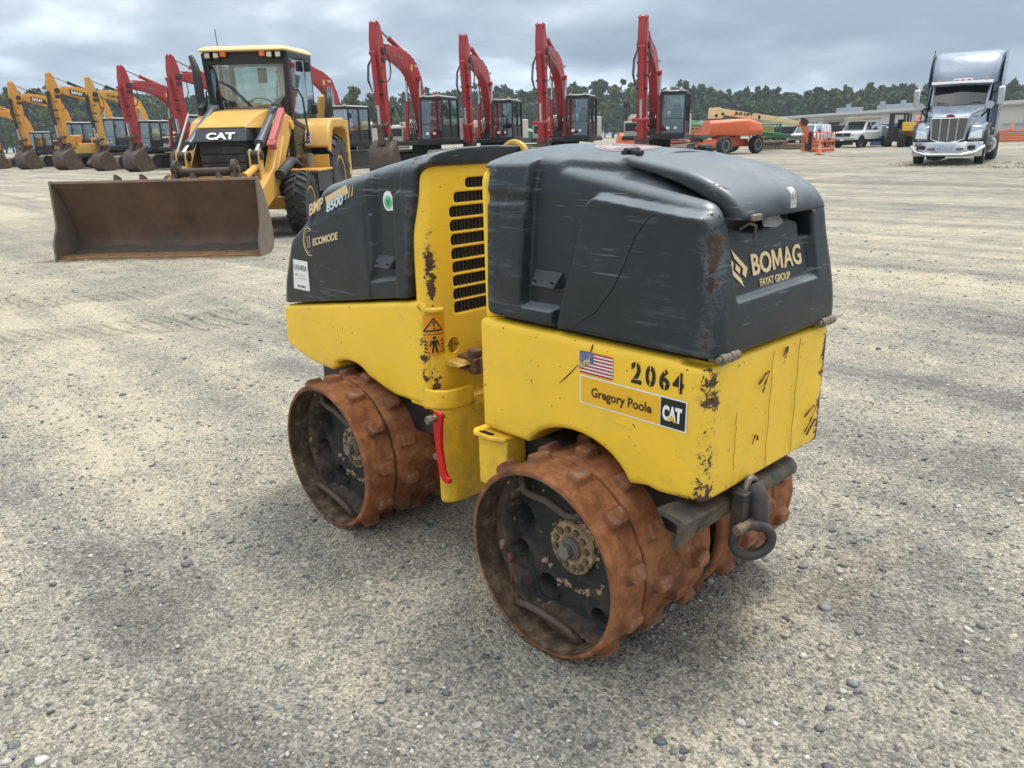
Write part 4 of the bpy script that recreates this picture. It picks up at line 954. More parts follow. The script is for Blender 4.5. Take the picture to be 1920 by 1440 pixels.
# ---------------------------------------------------------------- drums
RC = .2535; FH = .023
def pads(th, y):
    m_ = np.zeros(np.broadcast(th, y).shape)
    for yc, ph, wa, wt in ((-.350, 12.5, .025, .0225), (-.248, 27.5, .025, .0225), (-.165, 12.5, .022, .0225), (-.085, 27.5, .022, .0225)):
        k = (th-R_(ph))/(R_(30)); d = (k-np.round(k))*R_(30)*RC
        sx = np.abs(y-yc)-wa; sy = np.abs(d)-wt*(.80)
        q = np.hypot(np.maximum(sx+.010, 0), np.maximum(sy+.010, 0))+np.minimum(np.maximum(sx, sy)+.010, 0)-.010
        m_ = np.maximum(m_, 1-sstep(q, -.002, .011))
    return m_
def drum_shell(name, y0, y1, parent, mat, outer):
    nt_, ny = 500, int(abs(y1-y0)/.0035); th = np.linspace(0, 2*math.pi, nt_, endpoint=False)[:, None]; y = np.linspace(y0, y1, ny)[None]
    p = pads(th, y); r = RC+FH*p
    wob = .0016*vnoise(th*9+np.zeros_like(y), y*30+np.zeros_like(th), 3)
    r = r+wob
    edge = np.minimum(np.abs(y-y0), np.abs(y-y1)); r = r-.006*(1-sstep(edge, 0, .006))*1.0
    cols = [(r, y+0*th, p, np.zeros_like(r)+.05*(y > -.3))]
    R_in = RC-.016 if outer else RC-.02
    prof = [(y1, R_in)] + [(y_, R_in) for y_ in np.linspace(y1, y0, 14)] + [(y0+.001, R_in+.006)]
    rr_ = np.concatenate([r]+[np.full((nt_, 1), q[1]) for q in prof], 1); yy = np.concatenate([y+0*th]+[np.full((nt_, 1), q[0]) for q in prof], 1)
    mud = np.concatenate([np.zeros_like(r)+(.40 if not outer else .02)]+[np.full((nt_, 1), .75) for q in prof], 1); mud[:, -1] = .2
    pd = np.concatenate([p]+[np.zeros((nt_, 1)) for q in prof], 1)
    V = np.stack([rr_*np.cos(th), yy, rr_*np.sin(th)], -1); m_ = V.shape[1]; i = np.arange(nt_*m_).reshape(nt_, m_); j = np.roll(i, -1, 0)
    k = (np.arange(m_)+1) % m_
    Q = np.stack([i.ravel(), i[:, k].ravel(), j[:, k].ravel(), j.ravel()], 1)
    return link_mesh(name, V.reshape(-1, 3), Q, mat, parent, 60, attrs={'pad': pd.ravel(), 'mud': mud.ravel()})
WAVY = [(.189, 139), (.202, 168), (.187, 188), (.204, 208), (.190, 222), (.210, 232), (.223, 240), (.203, 251), (.193, 268), (.200, 286), (.222, 297), (.240, 304), (.228, 314), (.2255, 330), (.240, 345), (.240, 480), (.240, 485), (.215, 490), (.189, 499)]
def plate_field(x, z):
    r = np.hypot(x, z); a = np.degrees(np.arctan2(z, x)) % 360; a = np.where(a < 139, a+360, a)
    rb = np.interp(a, [w[1] for w in WAVY], [w[0] for w in WAVY])+.0025*np.sin(np.radians(a)*17)
    lip = inside(rb-r, .006)
    d = -.298-.045*lip                                # outer annulus stands proud of the disc
    d = d-.014*np.exp(-((r-rb-.004)/.006)**2)*lip
    wear = np.zeros_like(d)-.05
    for hx, hz, hr in ((-.157, .046, .030), (-.070, -.140, .034), (.112, -.155, .024), (-.168, -.060, .020), (.12, .135, .026)):
        q = np.hypot(x-hx, z-hz)/1.0
        ok = 1-lip*.0
        d = np.where(q < hr, np.maximum(d, -.298)+.045*(1-sstep(q, hr*.80, hr)), d); d = d-.010*np.exp(-((q-hr-.004)/.004)**2)
    hub = inside(np.hypot(x-.016, z-.009)-.074, .002); d = d-.012*hub+.004*hub*inside(np.hypot(x-.016, z-.009)-.036, .002)
    q = np.hypot(x-.016, z-.009)
    wear = wear+.55*np.exp(-((q-.128)/.016)**2)*(a > 215)*(a < 350)+.9*hub+.45*np.exp(-((q-.080)/.008)**2)+.25*lip*(np.cos(np.radians(a)*3) > .3)+.6*np.exp(-((r-.225)/.02)**2)*((a < 205)&(a > 190))
    return d, wear, lip
def drum(loc, T, name='padfoot_drum'):
    e = bpy.data.objects.new(name, None); C.objects.link(e); e.parent = roller
    e.matrix_local = T @ Matrix.Translation(loc)
    s1 = drum_shell('drum_shell', -.297, -.024, e, MR, False)
    s2 = drum_shell('extension_ring', -.420, -.3035, e, MR, True)
    n = 170; g = np.linspace(-.242, .242, n); X, Z = np.meshgrid(g, g, indexing='ij'); D, Wr, Lp = plate_field(X, Z); ok = np.hypot(X, Z) < .2395
    idx = -np.ones((n, n), int); idx[ok] = np.arange(ok.sum()); V = np.stack([X[ok], D[ok], Z[ok]], 1)
    q = np.stack([idx[:-1, :-1].ravel(), idx[1:, :-1].ravel(), idx[1:, 1:].ravel(), idx[:-1, 1:].ravel()], 1); q = q[(q >= 0).all(1)]
    link_mesh('side_plate', V, q, MPL, e, 45, attrs={'wear': Wr[ok], 'lip': Lp[ok]})
    b = MB()
    for k in range(12):
        a = R_(30*k+11); cx, cz = .016+.054*math.cos(a), .009+.054*math.sin(a); b.cyl((cx, -.304, cz), (cx, -.3175, cz), .0105, .0095, n=6)
    b.build('hub_bolt', M_TAN, e, bevel=.0015)
    b = MB(); b.cyl((.016, -.30, .009), (.016, -.318, .009), .031, n=24); b.cyl((.016, -.318, .009), (.016, -.322, .009), .026, n=24); b.cyl((.016, -.318, .009), (.016, -.344, .009), .0215, n=6); b.build('hub_nut', simple('dusty_hub_steel', (.20, .18, .15), .6, .2, var=.25, scale=50), e, bevel=.0025)
    for P_ in ([(-.131, -.335, .204), (-.122, -.352, .175), (-.103, -.358, .151), (-.065, -.360, .150), (-.025, -.360, .152), (.015, -.360, .142), (.049, -.360, .134), (.072, -.355, .136), (.092, -.345, .152), (.104, -.33, .170)],
               [(-.151, -.350, -.214), (-.138, -.368, -.196), (-.115, -.375, -.182), (-.082, -.376, -.176), (-.046, -.376, -.174), (.0, -.376, -.176), (.046, -.376, -.180), (.070, -.372, -.191), (.084, -.364, -.206), (.090, -.35, -.222)]):
        b = MB(); b.tube(P_, .0115, 10); b.build('grab_bar', simple('worn_brown_bar', (.10, .068, .052), .55, .2, var=.4, scale=30, bump=.3), e, smooth=60)
    b = MB(); b.cyl((-.190, -.335, -.085), (-.190, -.352, -.085), .017, n=6); b.box((-.180, -.338, -.135), (.012, .02, .075)); b.build('rim_bolt', simple('red_rust_bolt', (.15, .06, .035), .8, var=.3), e, bevel=.003)
    b = MB(); b.lathe([(.235, -.05), (.235, -.053), (.0, -.053)], (0, 0, 0), n=48); b.build('inner_plate', MRD, e)
    return e
ZC = .262
d1 = drum((AX, 0, ZC), Matrix.Identity(4))
def copy_drum(T):
    c = copy_tree(d1, roller); c.matrix_local = T; return c
copy_drum(FR @ Matrix.Translation((-AX, 0, ZC)) @ Matrix.Rotation(R_(9), 4, 'Y'))
copy_drum(Matrix.Translation((AX, 0, ZC)) @ Matrix.Rotation(math.pi, 4, 'Z'))
copy_drum(FR @ Matrix.Translation((-AX, 0, ZC)) @ Matrix.Rotation(math.pi, 4, 'Z'))
# ---------------------------------------------------------------- shared bits for the other machines
M_RUB = simple('tyre_rubber', (.022, .023, .025), .8, var=.25, scale=10, dust=.45, dustcol=(.12, .105, .085))
M_CATY = simple('machine_yellow', (.60, .335, .07), .42, var=.08, scale=3, dust=.25, dustcol=(.42, .30, .14))
M_ROOF = simple('faded_yellow_roof', (.78, .58, .27), .5, var=.05, scale=3)
M_BLK = simple('machine_black', (.016, .018, .021), .42, var=.2, dust=.15, dustcol=(.10, .09, .075))
M_BLKD = simple('dusty_black', (.028, .029, .030), .7, var=.3, scale=9, dust=.4, dustcol=(.11, .095, .075))
M_BKT = simple('worn_bucket_steel', (.062, .040, .028), .72, .0, var=.4, scale=3, dust=.35, dustcol=(.14, .085, .045), bump=.2)
M_BKTE = simple('scraped_bucket_edge', (.30, .17, .085), .6, .1, var=.4, scale=12, dust=.3, dustcol=(.30, .23, .17))
M_CHROME = simple('cylinder_rod_chrome', (.55, .56, .57), .22, 1, var=.03)
M_GUN = simple('grey_cylinder', (.085, .10, .115), .38, .2, var=.2, scale=5, dust=.25)
M_LAMP = simple('lamp_lens', (.62, .60, .50), .15, var=.05)
M_AMBER = simple('amber_lens', (.80, .17, .03), .25, var=.05)
GL = glass('cab_glass', (.56, .74, .72), .42)
GLD = glass('dark_glass', (.36, .44, .46), .60)
M_SEAT = simple('seat_black', (.016, .017, .019), .75)
def wheel(parent, loc, R, W, rimmat, lugs=0, rimr=.55, side=1, name='wheel', T=None, dish=.3, lugh=None):
    e = bpy.data.objects.new(name, None); C.objects.link(e); e.parent = parent; e.location = loc
    b = MB(T); h = W/2; lr = R*(.045 if lugs else 0) if lugh is None else lugh; r = R-lr
    b.lathe([(R*rimr, -h*.82), (R*(rimr+.06), -h*.95), (r*.86, -h), (r*.95, -h*.93), (r*.995, -h*.72), (r, 0), (r*.995, h*.72), (r*.95, h*.93), (r*.86, h), (R*(rimr+.06), h*.95), (R*rimr, h*.82)], (0, 0, 0), 1, 40)
    for k in range(lugs):
        for s in (-1, 1):
            a = 2*math.pi*(k+(.5 if s > 0 else 0))/lugs; da = .75*math.pi/lugs; V = []
            for y_, aa, rr_ in ((s*h*.99, a-da*1.1, r*.935), (s*h*.62, a-da*.5, r), (-s*h*.06, a+da*.8, r)):
                for q in (-.42*math.pi/lugs, .42*math.pi/lugs):
                    for rad in (rr_-.01, rr_+lr): V.append((rad*math.cos(aa+q), y_, rad*math.sin(aa+q)))
            F = []
            for i in range(2):
                o_ = i*4; F += [(o_+1, o_+3, o_+7, o_+5), (o_, o_+1, o_+5, o_+4), (o_+3, o_+2, o_+6, o_+7)]
            F += [(0, 2, 3, 1), (8, 9, 11, 10)]; b.add(V, F)
    b.build('tyre', M_RUB, e, smooth=35)
    b = MB(T); rr_ = R*rimr
    b.lathe([(rr_*1.04, -h*.80), (rr_*1.06, -h*.86), (rr_*.92, -h*.86), (rr_*.86, -h*dish), (rr_*.45, -h*dish*.7), (rr_*.40, -h*(dish+.12)), (0, -h*(dish+.12))], (0, 0, 0), 1, 28)
    b.lathe([(rr_*1.04, h*.80), (rr_*1.06, h*.86), (rr_*.92, h*.86), (rr_*.86, h*dish), (rr_*.45, h*dish*.7), (rr_*.40, h*(dish+.12)), (0, h*(dish+.12))], (0, 0, 0), 1, 28)
    for k in range(8):
        a = k*math.pi/4
        for s in (-1, 1): b.cyl((rr_*.30*math.cos(a), s*h*(dish+.10), rr_*.30*math.sin(a)), (rr_*.30*math.cos(a), s*h*(dish+.2), rr_*.30*math.sin(a)), rr_*.045, n=6)
    b.build('rim', rimmat, e, smooth=35); return e
def part(name, mat, parent, fn, bevel=0, smooth=30, T=None, bseg=2):
    b = MB(T); fn(b); return b.build(name, mat, parent, smooth=smooth, bevel=bevel, bseg=bseg)
def cylr(name, parent, p, q, r, split=.6, barrel=M_GUN, rodr=.5, flip=False):
    """hydraulic cylinder: barrel with a chrome rod as its sub-part"""
    p, q = Vector(p), Vector(q); mid = p.lerp(q, split)
    b = MB(); b.cyl(p, mid, r, n=14); b.cyl(mid-(q-p).normalized()*r*.6, mid+(q-p).normalized()*r*.3, r*1.18, n=14); b.cyl(p+Vector((0, r*1.2, 0)), p-Vector((0, r*1.2, 0)), r*.9, n=12)
    o = b.build(name, barrel, parent, smooth=40)
    b = MB(); b.cyl(mid, q, r*rodr, n=12); b.build('rod', M_CHROME, o, smooth=40); return o

# ---------------------------------------------------------------- backhoe loader
def build_backhoe():
    t = thing('backhoe_loader', 'faded yellow backhoe loader with black cab and a wide brown bucket lowered to the gravel', 'backhoe loader', (-7.93+.2*.695-.0, 1.70+.2*.719, 0), R_(-44))
    P = lambda n, m_, f, **k: part(n, m_, t, f, **k)
    # bucket: curved shell with thickness
    prof = [(.03, .004), (-.10, .006), (-.30, .02), (-.42, .06), (-.475, .14), (-.475, .25), (-.445, .37), (-.395, .50), (-.335, .63), (-.260, .75), (-.18, .85), (-.12, .905)]
    def shell(b):
        n = len(prof); inn = []
        for i, (x, z) in enumerate(prof):
            a = prof[max(i-1, 0)]; c = prof[min(i+1, n-1)]; dx, dz = c[0]-a[0], c[1]-a[1]; L_ = math.hypot(dx, dz); inn.append((x+dz/L_*.02, z-dx/L_*.02))
        ring = prof+inn[::-1]; N_ = 2*n
        V = [(x, y, z) for y in (-1.215, 1.215) for x, z in ring]
        b.add(V, [(i, (i+1) % N_, N_+(i+1) % N_, N_+i) for i in range(N_)]+[tuple(i for i in (k, k+1, N_-2-k, N_-1-k)) for k in range(n-1)]+[tuple(N_+i for i in (k, k+1, N_-2-k, N_-1-k)) for k in range(n-1)])
        b.tube([(-.135, -1.215, .895), (-.135, 1.215, .895)], .022, 8)
    bk = P('bucket', simple('worn_bucket_interior', (.115, .068, .045), .62, .0, var=.38, scale=2.2, dust=.42, dustcol=(.19, .11, .058), bump=.15), shell, smooth=50)
    sp = [(.06, .0), (.05, .20), (-.075, .40), (-.085, .46), (-.105, .92), (-.15, .925), (-.28, .77), (-.40, .55), (-.48, .34), (-.50, .14), (-.44, .04), (-.28, .01)]
    for s in (-1, 1): part('side_plate', simple('pale_scraped_side_plate', (.155, .125, .10), .6, .1, var=.25, scale=5, dust=.5, dustcol=(.22, .14, .085)), bk, lambda b: b.prism(sp, s*1.216, s*1.242), bevel=.004)
    part('cutting_edge', M_BKTE, bk, lambda b: (b.prism([(.045, .0), (.06, .008), (-.02, .034), (-.30, .048), (-.30, .024)], -1.24, 1.24), [b.cyl((-.07, y, .036), (-.07, y, .046), .018, n=8) for y in np.linspace(-1.1, 1.1, 8)]), bevel=.002)
    part('bucket_dirt', simple('grey_grit', (.105, .090, .070), .95, var=.35, scale=60, bump=.5), bk, lambda b: b.loft([[(-.28+.02*math.sin(k*1.3), -1.2+2.4*k/40, .050), (-.33, -1.2+2.4*k/40, .066+.008*math.sin(k*.9)), (-.440+.01*math.sin(k*2.2), -1.2+2.4*k/40, .115+.014*math.sin(k*.7+1)), (-.42, -1.2+2.4*k/40, .10), (-.3, -1.2+2.4*k/40, .038)] for k in range(41)]), smooth=60)
    for y in (-.62, -.30, .32, .64):
        part('mounting_ear', M_BKT, bk, lambda b: b.prism([(-.54, .15), (-.66, .18), (-.80, .34), (-.78, .62), (-.60, .92), (-.48, .97), (-.43, .86), (-.535, .5)], y-.018, y+.018), bevel=.004)
    part('coupler_tube', M_BKT, t, lambda b: b.cyl((-1.05, -.30, .955), (-1.05, .42, .955), .055, n=16), smooth=40)
    for y in (-.33, .43): part('coupler_disc', M_BKT, t, lambda b: (b.cyl((-1.05, y-.025, .985), (-1.05, y+.025, .985), .125, n=24), b.cyl((-1.05, y-.06, .985), (-1.05, y+.06, .985), .05, n=14), b.bar((-1.05, y, .98), (-.66, y, .40), .04, .16)), bevel=.004, smooth=40)
    bk.location = (0, -.23, 0)
    # lift arms, linkage towers and rams
    arm = [(-3.10, 1.66), (-2.86, 1.70), (-2.56, 1.60), (-2.30, 1.30), (-1.98, .98), (-1.55, .78), (-.98, .60), (-.70, .45), (-.62, .32), (-.68, .20), (-.90, .22), (-1.45, .44), (-1.92, .58), (-2.30, .80), (-2.62, 1.12), (-2.95, 1.40)]
    for s in (-1, 1):
        P('lift_arm', M_CATY, lambda b: (b.prism(arm, s*.52, s*.66), b.cyl((-2.98, s*.49, 1.55), (-2.98, s*.70, 1.55), .07, n=16), b.tube([(-2.52, s*.665, 1.38), (-2.28, s*.665, 1.12), (-2.02, s*.665, .86)], .02, 8)), bevel=.012)
        P('linkage_tower', M_CATY, lambda b: [b.prism([(-1.80, .60), (-1.62, .60), (-1.64, 1.16), (-1.67, 1.22), (-1.73, 1.22), (-1.78, 1.16)], s*.50+k*.062-.012, s*.50+k*.062+.012) for k in (-1, 1)], bevel=.004)
        P('tower_boss', M_BLK, lambda b: (b.cyl((-1.705, s*.50-.10, 1.14), (-1.705, s*.50+.10, 1.14), .065, n=16), b.box((-1.705, s*.5, 1.02), (.09, .085, .2))), bevel=.006, smooth=40)
        c_ = cylr('lift_ram', t, (-2.98, s*.46, 1.80), (-1.705, s*.50, 1.16), .062, .80, M_GUN, .62)
        cylr('bucket_ram', t, (-1.66, s*.50, .98), (-.86, s*.47, .80), .045, .55, M_CATY)
        P('pivot_bracket', M_CATY, lambda b: b.prism([(-3.25, 1.0), (-2.80, 1.0), (-2.72, 1.40), (-2.80, 1.76), (-3.05, 1.80), (-3.22, 1.6)], s*.42, s*.47), bevel=.006)
    P('ram_gauge', simple('dull_rod', (.34, .33, .31), .5), lambda b: b.cyl((-2.55, -.68, 1.72), (-1.85, -.66, 1.13), .015, n=8))
    P('arm_safety_brace', simple('faded_red_brace', (.42, .10, .095), .5, var=.15), lambda b: (b.bar((-2.62, .66, 1.74), (-1.98, .66, 1.30), .09, .10), b.box((-1.98, .66, 1.27), (.12, .12, .09), (0, -.6, 0))), bevel=.012)
    P('hose_bundle', M_BLKD, lambda b: [b.tube([(-2.7, .5+.03*k, 1.82), (-2.9, .55+.03*k, 1.9+.02*k), (-3.1, .60, 1.75), (-3.12, .62, 1.4)], .016, 6) for k in range(4)]+[b.tube([(-2.75, -.56-.02*k, 1.80), (-2.95, -.58, 1.88+.015*k), (-3.1, -.62, 1.7)], .016, 6) for k in range(3)])
    P('side_pipe', M_BLKD, lambda b: b.tube([(-1.95, .73, .86), (-2.3, .76, .98), (-2.42, .78, 1.04), (-2.56, .80, 1.03), (-2.70, .82, .96)], [.075, .075, .06, .05, .05], 12), smooth=50)
    P('fuel_filler', simple('dull_metal', (.20, .19, .17), .5, .4), lambda b: (b.cyl((-2.98, .90, .93), (-2.98, .90, 1.10), .055, n=14), b.cyl((-2.98, .90, 1.10), (-2.98, .90, 1.13), .06, n=14)), smooth=40)
    # engine
    P('grille_box', M_BLK, lambda b: b.box((-2.18, 0, .98), (.56, .66, .78)), bevel=.015)
    P('grille_louvres', simple('dusty_grille', (.030, .030, .028), .8, var=.3, dust=.5, dustcol=(.085, .078, .062)), lambda b: [b.bar((-1.888, -.31, .65+.112*k), (-1.888, .31, .65+.112*k), .02, .10) for k in range(7)], bevel=.008)
    nz = P('nose_panel', simple('nose_panel_black', (.028, .031, .035), .35, var=.15), lambda b: b.loft([[(-1.80, -.37, 1.325), (-1.80, .37, 1.325), (-2.3, .37, 1.325), (-2.3, -.37, 1.325)], [(-1.90, -.345, 1.495), (-1.90, .345, 1.495), (-2.3, .345, 1.50), (-2.3, -.345, 1.50)]]), bevel=.01)
    text_obj('CAT', 'nose_lettering', M_WHITE, nz, (-1.802, -.19, 1.36), (0, 1, 0), (-.10, 0, .17), .095, w=.40, bold=.05, ext=.002)
    P('hood', M_CATY, lambda b: b.loft([[(-1.91, -.35, 1.50), (-1.91, .35, 1.50), (-1.91, .32, 1.525), (-1.91, -.32, 1.525)], [(-2.25, -.40, 1.50), (-2.25, .40, 1.50), (-2.25, .34, 1.635), (-2.25, -.34, 1.635)], [(-2.7, -.45, 1.50), (-2.7, .45, 1.50), (-2.7, .37, 1.745), (-2.7, -.37, 1.745)], [(-3.28, -.47, 1.50), (-3.28, .47, 1.50), (-3.28, .40, 1.80), (-3.28, -.40, 1.80)]]), bevel=.02, smooth=35)
    P('engine_side', M_BLKD, lambda b: b.box((-2.75, 0, 1.20), (1.05, .80, .62)), bevel=.01)
    P('chassis_frame', M_CATY, lambda b: (b.box((-2.75, 0, .70), (1.9, .72, .40)), b.box((-2.12, 0, .72), (.16, .84, .50))), bevel=.012)
    P('front_axle', M_CATY, lambda b: (b.box((-2.38, 0, .45), (.20, 1.5, .17)), b.cyl((-2.38, -.85, .45), (-2.38, .85, .45), .08)), bevel=.02)
    P('battery_box', M_BLK, lambda b: b.box((-2.86, .66, .66), (.55, .30, .30)), bevel=.01)
    # side platform
    for s in (-1, 1):
        P('side_platform', M_CATY, lambda b: (b.box((-3.22, s*.82, .885), (.95, .52, .035)), b.box((-3.66, s*.82, 1.0), (.03, .44, .20))), bevel=.008)
        P('step_box', M_BLK, lambda b: (b.box((-3.20, s*.84, .72), (.90, .46, .28)), b.box((-3.45, s*.86, .45), (.35, .38, .28))), bevel=.01)
        wheel(t, (-2.38, s*.90, .445), .455, .30, M_CATY, 22, .52, name='front_wheel', lugh=.028)
        wheel(t, (-4.48, s*.85, .70), .72, .42, M_CATY, 20, .50, name='rear_wheel', lugh=.040)
        fd = [(-3.62, 1.22), (-3.67, 1.36), (-3.80, 1.54), (-4.02, 1.66), (-4.85, 1.68), (-5.10, 1.60), (-5.18, 1.40), (-5.1, 1.40), (-4.98, 1.50), (-4.80, 1.53), (-4.10, 1.51), (-3.93, 1.40), (-3.86, 1.28), (-3.80, 1.20)]
        P('fender', M_CATY, lambda b: b.prism(fd, s*.66, s*1.06), bevel=.03, bseg=3)
        P('fender_skirt', M_CATY, lambda b: b.prism([(-3.63, 1.22), (-3.68, 1.36), (-3.84, 1.56), (-4.0, 1.64), (-4.0, 1.45), (-3.9, 1.30), (-3.86, 1.22), (-3.80, 1.14), (-3.68, 1.16)], s*1.03, s*1.055), bevel=.006)
    nb = P('number_panel', M_WHITE, lambda b: b.box((-3.628, .74, 1.36), (.004, .085, .22), (0, -.12, 0)))
    text_obj('510', 'number_lettering', M_BLACKV, nb, (-3.608, .772, 1.265), (-.12, 0, 1), (0, -1, 0), .055, w=.175, bold=.04, ext=0)
    # cab
    def posts(b):
        for s in (-1, 1):
            b.bar((-3.36, s*.55, 1.02), (-3.28, s*.615, 2.60), .085, .07, up=(1, 0, 0)); b.bar((-4.0, s*.66, 1.02), (-4.0, s*.65, 2.60), .07, .07, up=(1, 0, 0)); b.bar((-4.50, s*.64, 1.35), (-4.46, s*.64, 2.60), .08, .08, up=(1, 0, 0))
            b.bar((-3.30, s*.62, 2.56), (-4.48, s*.65, 2.60), .08, .09); b.bar((-3.36, s*.57, 1.02), (-4.05, s*.67, 1.02), .08, .10); b.bar((-4.0, s*.66, 1.44), (-4.50, s*.65, 1.44), .06, .08)
            b.bar((-3.34, s*.60, 1.62), (-4.0, s*.68, 1.45), .05, .06)
        b.bar((-3.29, -.63, 2.53), (-3.29, .63, 2.53), .08, .20); b.bar((-3.35, -.6, 1.78), (-3.35, .6, 1.78), .06, .06); b.bar((-4.47, -.65, 2.55), (-4.47, .65, 2.55), .08, .10); b.bar((-4.50, -.65, 1.40), (-4.50, .65, 1.40), .06, .08)
    P('cab_frame', M_BLK, posts, bevel=.012)
    P('cab_floor', M_BLK, lambda b: b.box((-4.0, 0, 1.0), (1.3, 1.38, .10)))
    P('windscreen', GL, lambda b: b.add([(-3.35, -.54, 1.80), (-3.35, .54, 1.80), (-3.27, .59, 2.46), (-3.27, -.59, 2.46)], [(0, 1, 2, 3)]), smooth=None)
    P('lower_windscreen', GL, lambda b: [b.add([(-3.36, s*.42, 1.08), (-3.36, s*.52, 1.08), (-3.35, s*.54, 1.76), (-3.35, s*.45, 1.76)], [(0, 1, 2, 3)]) for s in (-1, 1)], smooth=None)
    P('rear_window', GL, lambda b: b.add([(-4.50, -.6, 1.46), (-4.50, .6, 1.46), (-4.47, .6, 2.50), (-4.47, -.6, 2.50)], [(0, 1, 2, 3)]), smooth=None)
    for s in (-1, 1):
        P('door_glass', GLD, lambda b: b.add([(-3.38, s*.61, 1.66), (-3.97, s*.70, 1.50), (-3.97, s*.69, 2.52), (-3.33, s*.65, 2.50)], [(0, 1, 2, 3)]), smooth=None)
        P('door_panel', simple('olive_dark_panel', (.10, .085, .045), .4, var=.3), lambda b: b.add([(-3.39, s*.59, 1.10), (-3.97, s*.69, 1.10), (-3.97, s*.70, 1.44), (-3.37, s*.61, 1.60)], [(0, 1, 2, 3)]), smooth=None)
        P('side_window', GLD, lambda b: b.add([(-4.05, s*.69, 1.50), (-4.46, s*.68, 1.50), (-4.43, s*.68, 2.50), (-4.05, s*.69, 2.52)], [(0, 1, 2, 3)]), smooth=None)
        P('grab_handle', M_BLK, lambda b: b.tube([(-3.42, s*.63, 2.08), (-3.42, s*.71, 2.07), (-3.50, s*.75, 1.95), (-3.55, s*.77, 1.45), (-3.50, s*.75, 1.30), (-3.42, s*.63, 1.26)], .014, 8), smooth=60)
        P('mirror', M_BLK, lambda b: (b.box((-3.95, s*.75, 2.44), (.05, .10, .16)), b.box((-4.15, s*.76, 1.80), (.06, .10, .15))), bevel=.02)
        P('work_lamp_housing', M_BLK, lambda b: [b.box((-3.225, s*y, 2.545), (.10, .095, .10)) for y in (.40, .53)], bevel=.01)
        for y in (.40, .53): P('work_lamp', M_LAMP, lambda b: b.box((-3.165, s*y, 2.555), (.03, .075, .072)), bevel=.01)
        P('turn_signal', M_AMBER, lambda b: b.box((-3.19, s*.295, 2.575), (.08, .085, .085)), bevel=.012)
    P('roof', M_ROOF, lambda b: b.loft([[(-3.12, -.64, 2.605), (-3.12, .64, 2.605), (-4.58, .68, 2.64), (-4.58, -.68, 2.64)], [(-3.12, -.65, 2.64), (-3.12, .65, 2.64), (-4.60, .69, 2.68), (-4.60, -.69, 2.68)], [(-3.22, -.56, 2.685), (-3.22, .56, 2.685), (-4.50, .6, 2.74), (-4.50, -.6, 2.74)]]), bevel=.02)
    P('antenna', M_BLK, lambda b: b.cyl((-3.3, -.40, 2.68), (-3.3, -.41, 2.93), .006, n=6))
    P('wiper', M_BLK, lambda b: [b.tube([(-3.335, -.02+.03*k, 1.83), (-3.30, -.30+.04*k, 2.12), (-3.29, -.44, 2.20)], .009, 6) for k in (0, 1)])
    P('seat', M_SEAT, lambda b: (b.box((-4.15, .0, 1.40), (.46, .46, .12)), b.box((-4.38, .0, 1.66), (.12, .42, .50), (0, -.12, 0)), b.box((-4.15, 0, 1.2), (.4, .4, .3))), bevel=.05, bseg=3)
    P('steering_wheel', M_BLK, lambda b: (b.tube([(-3.80+.06*math.sin(a), .20*math.cos(a), 1.86+.19*math.sin(a)*.6) for a in np.linspace(0, 6.28, 25)[:-1]], .015, 8, True), b.cyl((-3.80, 0, 1.86), (-3.6, 0, 1.45), .04), b.box((-3.62, 0, 1.66), (.20, .5, .25))), bevel=.01, smooth=50)
    P('console_mirror', M_BLK, lambda b: b.box((-3.42, .19, 2.28), (.03, .14, .22)), bevel=.04, bseg=3)
    P('exhaust_stack', simple('perforated_black_stack', (.020, .020, .022), .6, var=.35, scale=45), lambda b: b.tube([(-2.98, -.64, 1.45), (-2.98, -.64, 1.8), (-2.98, -.645, 2.24), (-3.0, -.66, 2.36), (-3.04, -.70, 2.46), (-3.07, -.735, 2.54)], [.060, .066, .064, .054, .046, .036], 16), smooth=60)
    # the digging boom folded behind the cab
    P('dig_boom', M_CATY, lambda b: (b.bar((-5.3, .55, .9), (-5.5, .60, 2.05), .20, .34, .16, .26, up=(1, 0, 0)), b.bar((-5.5, .60, 2.05), (-6.0, .55, 1.2), .16, .24, up=(1, 0, 0)), b.box((-5.35, .28, .9), (.6, .5, .5))), bevel=.02)
    P('dig_bucket', M_BKT, lambda b: b.prism([(-6.3, .5), (-6.7, .6), (-6.9, .9), (-6.75, 1.2), (-6.4, 1.25), (-6.3, 1.1)], .0, .58), bevel=.02)
    P('boom_hoses', M_BLK, lambda b: [b.tube([(-5.1, .6+.04*k, 1.2), (-5.15, .72+.03*k, 1.9), (-5.35, .70+.03*k, 2.2), (-5.6, .6+.04*k, 2.1)], .022, 6) for k in range(4)], smooth=60)
    for s in (-1, 1): P('stabiliser_leg', M_CATY, lambda b: (b.box((-5.3, s*.95, 1.0), (.18, .16, 1.3)), b.box((-5.3, s*1.0, .32), (.35, .35, .08))), bevel=.01)
    P('rear_frame', M_CATY, lambda b: (b.box((-5.25, 0, .85), (.3, 1.9, .5)), b.box((-4.5, 0, .75), (1.5, .6, .5))), bevel=.02)
    P('rear_axle', M_BLKD, lambda b: b.cyl((-4.48, -.8, .70), (-4.48, .8, .70), .14))
    P('front_bracket_sheet', simple('yellow_sticker', (.8, .8, .8), .5), lambda b: b.box((-3.345, .50, 1.45), (.004, .10, .09)))
build_backhoe()
